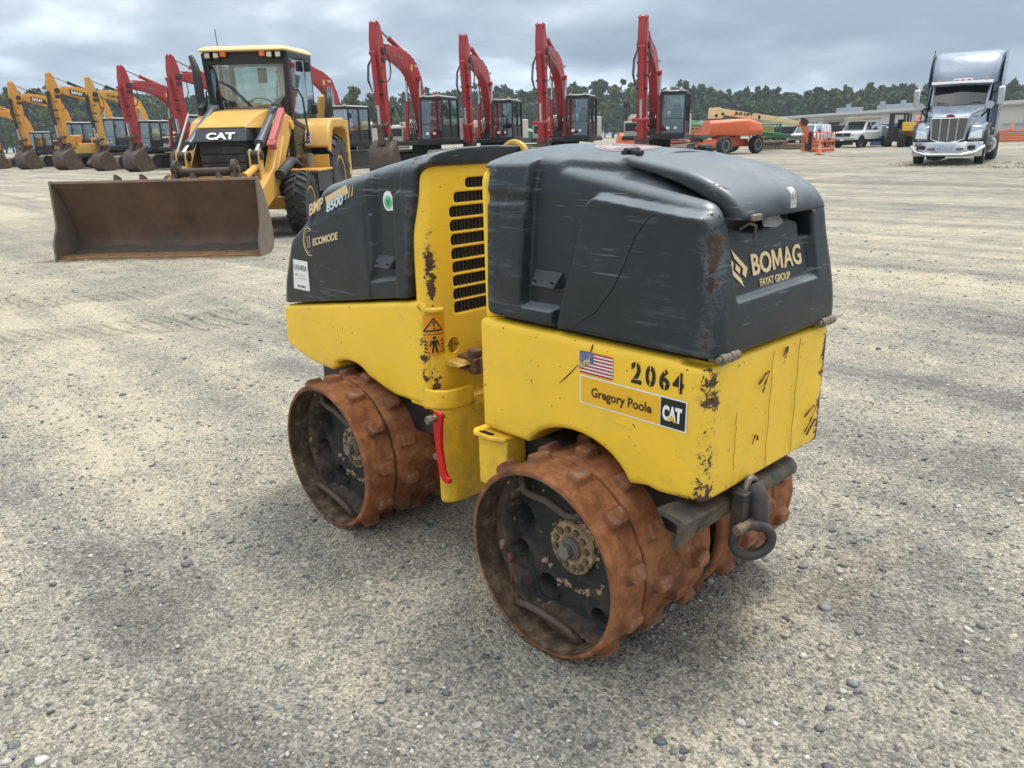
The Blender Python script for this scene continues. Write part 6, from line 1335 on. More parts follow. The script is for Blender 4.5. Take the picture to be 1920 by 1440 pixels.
# ---------------------------------------------------------------- boom lift
OR_ = simple('lift_orange', (.66, .135, .045), .45, var=.08, dust=.2, dustcol=(.42, .22, .15)); CREAM = simple('boom_cream', (.68, .56, .31), .5, var=.06, scale=1.5, dust=.15)
M_GRN = simple('lift_green', (.022, .13, .055), .45, var=.15); M_RIMW = simple('pale_rim', (.42, .42, .40), .5, .3)
def build_lift():
    t = thing('boom_lift', 'orange boom lift with a long cream boom reaching down to a basket on the ground', 'boom lift', (-25.0, 41.5, 0), R_(52))
    P = lambda n, m_, f, **k: part(n, m_, t, f, **k)
    ch = R_(32)  # chassis is turned against the turntable
    rot = Matrix.Rotation(ch, 4, 'Z')
    for x, y in ((1.55, -1.05), (-1.55, -1.05), (1.55, 1.05), (-1.55, 1.05)):
        v = rot @ Vector((x, y, .52)); w_ = wheel(t, v, .52, .42, M_RIMW, 16, .58, name='wheel', lugh=.03); w_.rotation_euler = (0, 0, ch)
    P('chassis', OR_, lambda b: (b.box((0, 0, .66), (2.9, 1.1, .42)), b.box((1.55, 0, .56), (.3, 1.9, .3)), b.box((-1.55, 0, .56), (.3, 1.9, .3)), b.box((0, 0, .92), (1.5, 1.0, .3))), bevel=.03, T=rot)
    P('engine_cover', OR_, lambda b: b.loft([[(-1.35, .45-1.3, 1.10), (-1.35, .45-1.35, 1.35), (-1.30, -.85, 1.78), (-1.25, -.4, 1.95), (-1.25, .4, 1.95), (-1.3, .85, 1.78), (-1.35, .9, 1.35), (-1.35, .85, 1.10)],
        [(.35, -1.20, 1.05), (.35, -1.28, 1.35), (.35, -1.18, 1.88), (.35, -1.0, 2.0), (.35, 1.0, 2.0), (.35, 1.18, 1.88), (.35, 1.28, 1.35), (.35, 1.20, 1.05)],
        [(.95, -1.20, 1.05), (.95, -1.28, 1.35), (.95, -1.15, 1.90), (.95, -.95, 2.0), (.95, .95, 2.0), (.95, 1.15, 1.90), (.95, 1.28, 1.35), (.95, 1.20, 1.05)],
        [(1.9, -.8, 1.10), (1.95, -.9, 1.35), (1.85, -.75, 1.70), (1.80, -.6, 1.78), (1.80, .6, 1.78), (1.85, .75, 1.70), (1.95, .9, 1.35), (1.9, .8, 1.10)]]), bevel=.05, smooth=25)
    P('turntable', M_BLKD, lambda b: b.cyl((0, 0, 1.0), (0, 0, 1.2), .6, n=20))
    bm_ = P('boom', CREAM, lambda b: (b.prism([(-1.15, 2.05), (-1.12, 2.66), (-.55, 2.68), (-.40, 2.60), (3.7, 1.98), (3.7, 1.70), (.9, 2.05), (-.2, 2.25), (-.4, 2.05)], -.18, .18), b.bar((3.6, 0, 1.82), (4.6, 0, 1.66), .26, .26)), bevel=.02)
    text_obj('JLG LIFT', 'maker_lettering', M_BLACKV, bm_, (.35, -.19, 2.28), (.993, 0, -.117), (0.2, 0, 1), .16, w=1.15, bold=.05, ext=.003)
    P('boom_pins', M_BLK, lambda b: [b.cyl((x, -.2, z), (x, .2, z), .09) for x, z in ((-.75, 2.22), (-.35, 2.30))]+[b.box((1.9, -.19, 2.08), (.12, .05, .22))])
    P('jib_arm', OR_, lambda b: (b.bar((4.7, -.15, 1.75), (5.25, -.25, .12), .34, .30, .22, .2), b.box((4.65, 0, 1.66), (.4, .36, .36))), bevel=.03)
    P('jib_end', M_BLK, lambda b: (b.cyl((4.75, -.35, 1.72), (4.75, .1, 1.72), .20), b.box((4.65, -.2, 1.9), (.25, .2, .2))), bevel=.02)
    def cage(b):
        x0, x1, y0, y1 = 5.2, 6.1, -1.5, .9
        for z in (.62, 1.12):
            for p, q in (((x0, y0), (x1, y0)), ((x1, y0), (x1, y1)), ((x1, y1), (x0, y1)), ((x0, y1), (x0, y0))): b.cyl((p[0], p[1], z), (q[0], q[1], z), .03, n=6)
        for x in (x0, x1):
            for y in np.linspace(y0, y1, 6): b.cyl((x, y, .1), (x, y, 1.12), .03, n=6)
        b.box(((x0+x1)/2, (y0+y1)/2, .12), (.95, 2.45, .16))
    P('basket', OR_, cage)
    P('control_box', M_BLK, lambda b: (b.box((5.15, -.1, .95), (.3, .6, .5)), b.box((5.15, -.2, .40), (.3, .5, .6))), bevel=.03)
build_lift()

# ---------------------------------------------------------------- smaller lifts and yard machines behind
def green_lift(label, pos, az, k=1.0, boom=True, body=None):
    t = thing('boom_lift', label, 'boom lift', (*pos, 0), R_(az)); t.scale = (k, k, k); g = body or M_GRN
    P = lambda n, m_, f, **kk: part(n, m_, t, f, **kk)
    for x in (-1.2, 1.2):
        for y in (-.95, .95): wheel(t, (x, y, .45), .45, .32, M_RIMW, 0, .55, name='wheel')
    P('chassis', g, lambda b: b.box((0, 0, .62), (2.6, 1.3, .36)), bevel=.04)
    P('engine_cover', g, lambda b: b.loft([[(-1.9, -.7, 1.0), (-1.9, .7, 1.0), (-1.75, .6, 1.75), (-1.6, .3, 2.1), (-1.6, -.3, 2.1), (-1.75, -.6, 1.75)], [(-.8, -1.1, .9), (-.8, 1.1, .9), (-.8, 1.0, 1.8), (-.8, .6, 2.05), (-.8, -.6, 2.05), (-.8, -1.0, 1.8)], [(1.6, -1.1, .9), (1.6, 1.1, .9), (1.6, 1.0, 1.35), (1.5, .8, 1.4), (1.5, -.8, 1.4), (1.6, -1.0, 1.35)]]), bevel=.04, smooth=30)
    P('exhaust', M_BLK, lambda b: b.cyl((-.9, -.5, 1.9), (-.9, -.5, 2.3), .07))
    if boom: P('boom', g, lambda b: b.bar((-1.2, .2, 1.7), (5.0, .2, .9), .3, .4, .22, .25), bevel=.03)
green_lift('green boom lift behind the orange one, dark exhaust standing above its cover', (-28.6, 45.6), 20)
green_lift('green lift with a rounded cover seen between the last two red excavators', (-33.6, 45.4), 60, .9)
green_lift('green lift glimpsed right of the fourth cab from the right', (-40.7, 40.7), 60, .95)
green_lift('small orange lift body just right of the last excavator cab', (-25.4, 36.6), 30, .62, False, OR_)
def scissor(label, pos, az, mat=None, h=1.0):
    t = thing('scissor_lift', label, 'scissor lift', (*pos, 0), R_(az)); P = lambda n, m_, f, **kk: part(n, m_, t, f, **kk); mat = mat or OR_
    for x in (-.7, .7):
        for y in (-.5, .5): wheel(t, (x, y, .28), .28, .2, M_RIMW, 0, .55, name='wheel')
    P('base', mat, lambda b: b.box((0, 0, .5), (2.0, 1.0, .4)), bevel=.03)
    P('scissor_stack', M_BLKD, lambda b: [b.bar((-.9, y, .75+.12*k), (.9, y, .83+.12*k), .05, .06) for k in range(4) for y in (-.35, .35)])
    P('platform_rails', mat, lambda b: ([b.cyl((x, y, 1.2), (x, y, 1.2+h), .03, n=6) for x in np.linspace(-1.1, 1.1, 5) for y in (-.5, .5)], [b.cyl((-1.1, y, z), (1.1, y, z), .03, n=6) for y in (-.5, .5) for z in (1.2+h*.5, 1.2+h)], b.box((0, 0, 1.24), (2.3, 1.1, .1))))
scissor('orange scissor lift standing right beside the end excavator tracks', (-23.1, 33.6), 20, None, .35)
green_lift('small orange lift body between the last two red excavators', (-31.0, 40.4), 50, .66, False, OR_)

def pickup(label, pos, az, front, crew=True, service=False, k=1.0, topper=False, loadrack=False, paint=None):
    t = thing('pickup_truck', label, 'pickup truck', (*pos, 0), R_(az), 'white pickup trucks by the shed'); t.scale = (k, k, k); P = lambda n, m_, f, **kk: part(n, m_, t, f, **kk)
    W = paint or simple('white_paint', (.72, .74, .73), .3, var=.03, coat=.4)
    P('body', W, lambda b: (b.loft([[(x, -w, z0), (x, w, z0), (x, w, z1-.12), (x, w-.10, z1), (x, -w+.10, z1), (x, -w, z1-.12)] for x, w, z0, z1 in ((0, .86, .62, 1.02), (-.12, .96, .58, 1.14), (-1.3, .99, .60, 1.24), (-1.5, .99, .60, 1.26), (-3.6, .99, .60, 1.28))]),
        b.loft([[(-1.30, -.90, 1.24), (-1.30, .90, 1.24), (-3.55, .92, 1.28), (-3.55, -.92, 1.28)], [(-1.95, -.74, 1.92), (-1.95, .74, 1.92), (-3.25, .76, 1.92), (-3.25, -.76, 1.92)]])), bevel=.05, bseg=3)
    P('windscreen', simple('sky_reflecting_screen', (.10, .13, .14), .06, .6, var=.5, scale=1), lambda b: b.add([(-1.33, -.80, 1.30), (-1.33, .80, 1.30), (-1.88, .68, 1.87), (-1.88, -.68, 1.87)], [(0, 1, 2, 3)]), smooth=None)
    for s in (-1, 1):
        P('side_glass', GLD, lambda b: (b.add([(-1.62, s*.925, 1.32), (-2.35, s*.93, 1.32), (-2.35, s*.785, 1.87), (-2.02, s*.78, 1.87)], [(0, 1, 2, 3)]), b.add([(-2.45, s*.93, 1.32), (-3.35, s*.935, 1.32), (-3.2, s*.79, 1.87), (-2.45, s*.785, 1.87)], [(0, 1, 2, 3)])), smooth=None)
        P('mirror', M_BLK, lambda b: b.box((-1.75, s*1.14, 1.42), (.12, .18, .26)), bevel=.04)
        P('headlight', M_LAMP, lambda b: b.box((-.02, s*.76, .98), (.10, .24, .18)), bevel=.03)
        for x in (-.95, -4.75 if service else -4.6): wheel(t, (x, s*.86, .41), .41, .27, M_RIMW, 0, .6, name='wheel')
        P('wheel_arch', M_BLK, lambda b: b.prism([(-.95+.50*math.cos(a), .42+.52*math.sin(a)) for a in np.linspace(0, math.pi, 11)], s*.94, s*1.0), bevel=.01)
    P('grille', M_BLK, lambda b: (b.box((.01, 0, .96), (.06, 1.16, .26)), b.box((.05, 0, .52), (.10, 1.3, .12))), bevel=.01)
    P('grille_bar', M_RIMW, lambda b: b.box((.045, 0, .96), (.03, .22 if service else 1.2, .05)), bevel=.01)
    P('bumper', simple('grey_bumper', (.45, .44, .42), .3, .5) if service else M_BLK, lambda b: b.box((.06, 0, .66), (.16, 1.96, .22)), bevel=.05)
    P('number_plate', M_WHITE, lambda b: b.box((.145, .0 if service else .1, .60), (.01, .3, .15)))
    if service: P('service_box', W, lambda b: (b.box((-4.9, 0, 1.10), (2.5, 2.1, .62)), b.box((-4.05, 0, 1.35), (.75, 2.1, .45)), b.box((-5.6, 0, 1.30), (.9, 2.1, .40))), bevel=.03)
    else: P('cargo_bed', W, lambda b: b.box((-4.5, 0, .98), (1.9, 1.94, .62)), bevel=.05)
    if topper: P('bed_cap', W, lambda b: b.box((-4.4, 0, 1.58), (1.9, 1.8, .62), None, (.94, .9)), bevel=.05)
    if loadrack: P('roof_load', simple('tan_boards', (.42, .34, .22), .7), lambda b: b.box((-2.6, 0, 2.12), (2.6, 1.6, .20)), bevel=.02)
    P('underbody', M_BLK, lambda b: b.box((-2.8, 0, .50), (5.4, 1.5, .22)))
pickup('white pickup with a covered bed and black lower bumper, behind the orange basket', (-26.3, 52.9), -84, 0, topper=True, k=.86)
pickup('white service body pickup with tan boards on its roof, left of the forklift', (-23.9, 54.9), -95, 0, service=True, loadrack=True, k=.93)

def build_forklift():
    t = thing('forklift', 'dark forklift with an open mast and overhead guard next to the white service pickup', 'forklift', (-21.6, 58.9, 0), R_(-75)); P = lambda n, m_, f, **kk: part(n, m_, t, f, **kk)
    P('mast', M_BLKD, lambda b: ([b.box((1.3, y, 1.2), (.16, .14, 2.1)) for y in (-.55, -.35, .35, .55)], [b.box((1.3, 0, z), (.1, 1.2, .12)) for z in (.5, 1.1, 2.2)]))
    P('carriage', M_BLK, lambda b: ([b.box((1.5, y, .5), (.1, .14, .6)) for y in (-.4, .4)], b.box((1.42, 0, .6), (.1, 1.3, .5))))
    P('overhead_guard', M_BLK, lambda b: ([b.box((x, y, 1.6), (.09, .09, 1.2)) for x in (.7, -.7) for y in (-.55, .55)], b.box((0, 0, 2.22), (1.7, 1.3, .08))))
    P('body', M_BLKD, lambda b: (b.box((-.3, 0, .85), (2.0, 1.3, .8)), b.box((-1.2, 0, .9), (.5, 1.3, 1.0))), bevel=.06)
    P('seat', M_SEAT, lambda b: (b.box((-.2, 0, 1.35), (.5, .5, .15)), b.box((-.45, 0, 1.6), (.12, .5, .5))), bevel=.04)
    for x in (.9, -.9):
        for y in (-.7, .7): wheel(t, (x, y, .4), .4, .3, M_RIMW, 0, .5, name='wheel')
    t = thing('telehandler', 'rusty red telehandler with a yellow panel, half hidden behind the truck mirror', 'telehandler', (-19.9, 57.6, 0), R_(-70)); P = lambda n, m_, f, **kk: part(n, m_, t, f, **kk)
    RR = simple('dull_red_machine', (.26, .055, .035), .6, var=.3, dust=.4)
    P('body', RR, lambda b: (b.box((-.6, 0, 1.0), (3.6, 1.5, .6)), b.box((-1.2, -.7, 1.35), (2.2, .7, .6)), b.box((.6, .6, 1.1), (1.2, .5, .4))), bevel=.05)
    P('cab_frame', RR, lambda b: ([b.bar((x, y, 1.1), (x-.1, y, 2.3), .09, .09) for x in (.6, -.5) for y in (.1, .8)], b.box((0, .45, 2.32), (1.3, .9, .08))))
    P('boom', RR, lambda b: (b.bar((-2.0, -.1, 1.9), (1.7, -.1, 1.5), .35, .4), b.bar((1.7, -.1, 1.5), (2.3, -.1, .6), .3, .3)), bevel=.03)
    P('yellow_panel', simple('yellow_panel', (.72, .44, .05), .5), lambda b: b.box((1.9, -.55, 1.35), (.06, .8, .55)), bevel=.02)
    for x in (1.2, -1.6):
        for y in (-.95, .95): wheel(t, (x, y, .58), .60, .45, M_RIMW, 14, .5, name='wheel', lugh=.04)
build_forklift()
def crane():
    t = thing('blue_crane_arm', 'blue lattice lifting arm lying level behind the service pickup', 'crane arm', (-24.3, 63.2, 0), R_(22)); BL = simple('dull_blue', (.06, .12, .26), .5, var=.2)
    part('arm', BL, t, lambda b: (b.bar((-1.0, 0, 1.35), (3.4, 0, 1.75), .30, .34, .2, .2), b.bar((-1.0, 0, 1.3), (.8, 0, 1.25), .35, .4)), bevel=.02)
    part('base', BL, t, lambda b: (b.box((-.6, 0, .6), (.9, .8, 1.2)),), bevel=.05)
    t = thing('tan_machine_hood', 'tan drop-nosed trailer tongue on the ground between pickup and forklift', 'trailer', (-21.6, 62.4, 0), R_(-60))
    part('bed', simple('tan_paint', (.45, .30, .17), .6), t, lambda b: b.loft([[(0, -.5, .1), (0, .5, .1), (0, .5, .2), (0, -.5, .2)], [(-1.6, -.6, .3), (-1.6, .6, .3), (-1.6, .6, 1.1), (-1.6, -.6, 1.1)], [(-4, -.6, .6), (-4, .6, .6), (-4, .6, 1.1), (-4, -.6, 1.1)]]), bevel=.03)
    wheel(t, (-3, .8, .35), .35, .2, M_RIMW, name='wheel'); wheel(t, (-3, -.8, .35), .35, .2, M_RIMW, name='wheel')
crane()
# assorted plant parked behind the cream boom
def clutter(name, label, cat, pos, az, fn_parts):
    t = thing(name, label, cat, (*pos, 0), R_(az))
    for n_, mt, fn in fn_parts: part(n_, mt, t, fn, bevel=.03)
    return t
YG = simple('lime_yellow', (.30, .30, .10), .5, var=.2); MRN = simple('maroon_paint', (.16, .03, .04), .4, var=.2); WD = simple('weathered_timber', (.24, .17, .11), .9, var=.3)
c_ = clutter('road_machine', 'small black and yellow road machine parked under the cream boom', 'machine', (-28.8, 55.6), 30, [('frame', M_BLKD, lambda b: (b.box((0, 0, 1.1), (2.2, 1.4, .9)), b.box((.3, 0, 2.0), (1.3, 1.3, .08)), [b.box((x, y, 1.6), (.08, .08, .9)) for x in (-.3, .9) for y in (-.6, .6)])), ('hood', YG, lambda b: b.box((-1.3, 0, 1.25), (1.0, 1.3, .6)))])
for x in (-1, 1):
    for y in (-.7, .7): wheel(c_, (x, y, .45), .45, .3, M_RIMW, name='wheel')
clutter('utility_cart', 'pale green utility frame standing right of the orange lift body', 'cart', (-27.0, 49.6), 40, [('frame', M_GRN, lambda b: ([b.box((x, y, .9), (.08, .08, 1.6)) for x in (-.9, .9) for y in (-.6, .6)], [b.box((0, y, z), (1.9, .08, .08)) for y in (-.6, .6) for z in (.4, 1.1, 1.7)])), ('panel', YG, lambda b: b.box((0, 0, 1.25), (1.2, .1, .8))), ('deck', M_BLKD, lambda b: b.box((0, 0, .45), (2.2, 1.4, .2)))])
for i, (x, y, az, l) in enumerate(((-27.9, 52.6, 35, 'low stack of weathered timber and rollers under the cream boom'), (-25.6, 52.6, 20, 'heap of brown pallets left of the first white pickup'))):
    clutter('timber_stack', l, 'timber', (x, y), az, [('planks', WD, lambda b: [b.box((0, -.6+.4*j, .12+.2*k), (2.4-.3*k, .34, .16)) for j in range(4) for k in range(3-i)])])
c_ = clutter('maroon_car', 'maroon car parked behind the timber, left of the first white pickup', 'car', (-30.6, 58.8), -40, [('body', MRN, lambda b: (b.box((0, 0, .72), (4.2, 1.75, .55)), b.box((-.2, 0, 1.2), (2.2, 1.5, .5), None, (.75, .85)))), ('windows', GLD, lambda b: b.box((-.2, 0, 1.2), (2.24, 1.52, .30), None, (.85, .9)))])
for x in (-1.3, 1.3):
    for y in (-.8, .8): wheel(c_, (x, y, .33), .33, .2, M_RIMW, name='wheel')
c_ = clutter('red_tractor', 'small red utility vehicle in shade behind the cream boom tip', 'vehicle', (-27.9, 57.6), -50, [('body', simple('orange_red', (.40, .08, .04), .5), lambda b: (b.box((0, 0, .7), (2.2, 1.3, .5)), b.box((.8, 0, 1.0), (.8, 1.1, .3)))), ('guard', M_BLK, lambda b: ([b.box((x, y, 1.3), (.06, .06, 1.1)) for x in (-.7, .4) for y in (-.5, .5)], b.box((-.15, 0, 1.86), (1.3, 1.2, .06))))])
for x in (-.8, .8):
    for y in (-.6, .6): wheel(c_, (x, y, .33), .33, .25, M_RIMW, name='wheel')
clutter('dumpster', 'dark open skip between the two white pickups', 'skip', (-27.2, 60.6), -48, [('bin', simple('dark_green_black', (.03, .04, .035), .7), lambda b: b.box((0, 0, .8), (3.0, 2.0, 1.4), None, (1.06, 1.06))), ('rim', M_BLK, lambda b: b.box((0, 0, 1.53), (3.24, 2.18, .08)))])

# plant behind the yellow excavators
def dozer(label, pos, az, body, trim, k=1.0):
    t = thing('parked_machine', label, 'machine', (*pos, 0), R_(az)); t.scale = (k,)*3; P = lambda n, m_, f, **kk: part(n, m_, t, f, **kk)
    for s in (-1, 1): P('track', M_TRK, lambda b: b.prism([(1.6, .05), (-1.6, .05), (-1.95, .4), (-1.6, .8), (1.6, .8), (1.95, .4)], s*.9, s*1.4), bevel=.04)
    P('hull', body, lambda b: (b.box((-.4, 0, 1.35), (3.0, 2.3, .9)), b.box((-1.3, 0, 1.95), (1.2, 1.8, .5)), b.box((.9, -.7, 2.0), (.6, .6, .8))), bevel=.10, bseg=3)
    P('rear_panel', trim, lambda b: (b.box((1.13, 0, 1.35), (.06, 1.9, .55)),), bevel=.03)
    P('deck', M_BLKD, lambda b: b.box((0, 0, .95), (3.6, 2.2, .2)))
dozer('yellow machine with a low hull seen behind the second amber excavator', (-63.4, 19.3), -60, M_CYE, M_WHITE, .95)
dozer('pale and yellow machine parked behind the first red boom', (-56.24, 20.31), -60, M_CYE, M_PALE, 1.0)
dozer('grey and white machine glimpsed under the arched red boom', (-36.5, 24.6), -50, M_PALE, M_WHITE, .95)
dozer('yellow machine behind the dull yellow excavator bucket', (-54.5, 14.6), -60, M_ORG, M_CYE, .85)
t = thing('dozer_blade', 'long rusty blade resting behind the dull yellow excavator bucket', 'blade', (-47.2, 14.6, 0), R_(-66))
part('blade_plate', M_EXB, t, lambda b: b.prism([(0, .02), (.12, .1), (.20, .4), (.12, .75), (.04, .8), (.08, .4), (-.03, .1)], -1.7, 1.7), bevel=.01)
part('blade_brace', M_CYE, t, lambda b: b.box((-.4, 0, .3), (.8, 1.6, .2)))

# cones and stacked pipes
def cone(label, pos, z=0, s=1):
    t = thing('traffic_cone', label, 'traffic cone', (*pos, z)); t.scale = (s,)*3
    CO = simple('cone_orange', (.72, .16, .05), .5)
    b = MB(); b.lathe([(.165, .03), (.145, .05), (.035, .74), (.03, .75), (0, .75)], (0, 0, 0), 2, 24); b.build('cone_body', CO, t, smooth=40)
    b = MB(); b.box((0, 0, .018), (.42, .42, .036)); b.build('cone_base', M_BLK, t, bevel=.01)
    b = MB(); b.lathe([(.102, .32), (.080, .46)], (0, 0, 0), 2, 24); b.build('cone_band', simple('pale_band', (.62, .42, .34), .5), t, smooth=40)
cone('orange traffic cone standing alone on the gravel in front of the basket', (-18.47, 40.24))
cone('orange traffic cone perched on top of the stacked orange beams', (-18.2, 72.6), .88)
t0_ = None
OB = simple('beam_orange', (.62, .17, .035), .55, var=.12, scale=1)
for k in range(5):
    for j in range(3 if k < 3 else 2):
        lab = 'orange steel beam in the stack beside the truck' if k < 4 else ('orange beam on top of the stack, carrying the traffic cone' if j == 0 else 'orange beam on top of the stack, behind the one under the cone')
        L_ = 7.5 if k < 4 else 5
        o = bpy.data.objects.new('steel_beam', None)
        bpy.data.objects.remove(o)
        b = MB(); b.box((0, 0, 0), (L_, .16, .13)); b.box((0, 0, .06), (L_, .20, .02)); b.box((0, 0, -.06), (L_, .20, .02))
        o = b.build('steel_beam', OB, None, bevel=.005)
        o.location = (-17.2+.25*math.cos(.7)*0-.2*j+(-.3 if k == 4 else 0), 71.4+.25*j, .10+.175*k); o.rotation_euler = (0, 0, R_(28+(1 if k % 2 else 0)))
        tag(o, lab, 'beam', 'orange beams stacked beside the truck', 'thing')

# ---------------------------------------------------------------- shed
def build_shed():
    A, B = Vector((-146.0, 220.0, 0)), Vector((-20.5, 109.5, 0)); d = (B-A); L_ = d.length; az = math.atan2(d.y, d.x)
    t = thing('warehouse', 'long low pale grey metal warehouse with a white roof edge below the trees', 'warehouse', A, az)
    P = lambda n, m_, f, **k: part(n, m_, t, f, **k)
    WL = simple('ribbed_pale_cladding', (.50, .49, .45), .6, var=.05, scale=.3)
    nt = WL.node_tree
    P('wall', WL, lambda b: (b.box((L_/2, 10, 1.9), (L_, 20, 3.8)), [b.box((x, -.02, 1.9), (.18, .10, 3.8)) for x in np.arange(4, L_, 7.6)]))
    P('roof', simple('white_roof', (.52, .53, .53), .5, var=.04), lambda b: (b.box((L_/2, 10, 4.08), (L_+.8, 20.8, .42)), b.loft([[(0, 0, 4.3), (L_, 0, 4.3), (L_, 20, 4.3), (0, 20, 4.3)], [(0, 9, 4.45), (L_, 9, 4.45), (L_, 11, 4.45), (0, 11, 4.45)]])))
    P('gutter', simple('grey_gutter', (.30, .31, .30), .5), lambda b: b.box((L_/2, -.48, 3.78), (L_+.8, .12, .14)))
    for x, w, h in ((L_*.57, 5.5, 1.0), (L_*.66, 1.2, 1.0), (L_*.695, 6, .9)):
        P('roof_unit', simple('roof_plant_grey', (.28, .33, .38), .5, .2), lambda b: (b.box((x, 5, 4.3+h/2), (w, 3, h)), b.box((x+w*.30, 4, 4.5+h), (.7, .7, h*.8))), bevel=.05)
    for x in (L_*.60,): P('doorway', M_VOID, lambda b: b.box((x, -.06, 1.3), (5, .06, 2.5)))
    P('canopy', simple('brown_canopy', (.22, .19, .15), .6), lambda b: b.box((L_*.60, -.6, 2.95), (10, 1.2, .18)))
    for x in (L_*.945, L_*.965): P('wall_vent', simple('vent_metal', (.33, .35, .36), .5, .4), lambda b: (b.cyl((x, -1.2, 1.6), (x, -1.2, 2.5), .22), b.cyl((x, -1.2, 2.5), (x, -1.2, 2.62), .32)))
    P('lean_to', simple('lean_to_roof', (.45, .46, .44), .5), lambda b: (b.box((L_*.95, -1.0, 1.52), (9, 2.2, .14)), b.box((L_*.95, -.9, .75), (8.6, 1.8, 1.4))))
    P('wall_panel', simple('tan_panel', (.34, .31, .24), .6), lambda b: b.box((L_*1.0-3, -.08, 2.8), (5, .08, 1.1)))
build_shed()

# ---------------------------------------------------------------- trees
def m_leaf():
    m_, nt, b = new_mat('pine_and_broadleaf_foliage'); n = NB(nt); c = n.attr('tint', 'Color')
    n.L.new(c, b.inputs['Base Color']); b.inputs['Roughness'].default_value = .8; b.inputs['Specular IOR Level'].default_value = .15; return m_
M_LEAF = m_leaf(); M_BARK = simple('bark', (.09, .07, .055), .9)
def tree_arrays(rs, x, y, h, w, pine, nleaf, leaf, tint):
    """leaf-clump triangles spread through a crown"""
    ncl = 26; cz = rs.rand(ncl)**.85; lo = .28 if pine else .18
    rad = (np.sin(np.pi*np.clip(cz*.93+.07, 0, 1))**.55*(1-.25*cz) if pine else np.sqrt(np.clip(1-(2*cz-.95)**2, .05, 1)))*w
    a = rs.rand(ncl)*6.283; rr_ = rad*np.sqrt(rs.rand(ncl))
    cc = np.stack([rr_*np.cos(a), rr_*np.sin(a), h*(lo+(1-lo)*cz)], 1); cs = w*(.26+.22*rs.rand(ncl))*(1.15-.5*cz)
    k = rs.randint(0, ncl, nleaf); u = rs.normal(size=(nleaf, 3)); u /= np.linalg.norm(u, axis=1)[:, None]; u *= rs.rand(nleaf, 1)**.45
    p = cc[k]+u*cs[k][:, None]*np.array([1, 1, .75]); p[:, 2] = np.minimum(p[:, 2], h*1.02)
    e1 = rs.normal(size=(nleaf, 3)); e1 /= np.linalg.norm(e1, axis=1)[:, None]; e2 = rs.normal(size=(nleaf, 3)); e2 -= (e2*e1).sum(1)[:, None]*e1; e2 /= np.linalg.norm(e2, axis=1)[:, None]
    s = leaf*(.6+.8*rs.rand(nleaf, 1)); V = np.stack([p-e1*s, p+e1*s, p+e2*s*1.2], 1).reshape(-1, 3)+np.array([x, y, 0])
    cl_t = (.72+.56*rs.rand(ncl))[k]; t = np.array(tint)[None]*cl_t[:, None]*(.8+.4*rs.rand(nleaf, 1)); t = np.repeat(np.concatenate([t, np.ones((nleaf, 1))], 1), 3, 0)
    return V, t
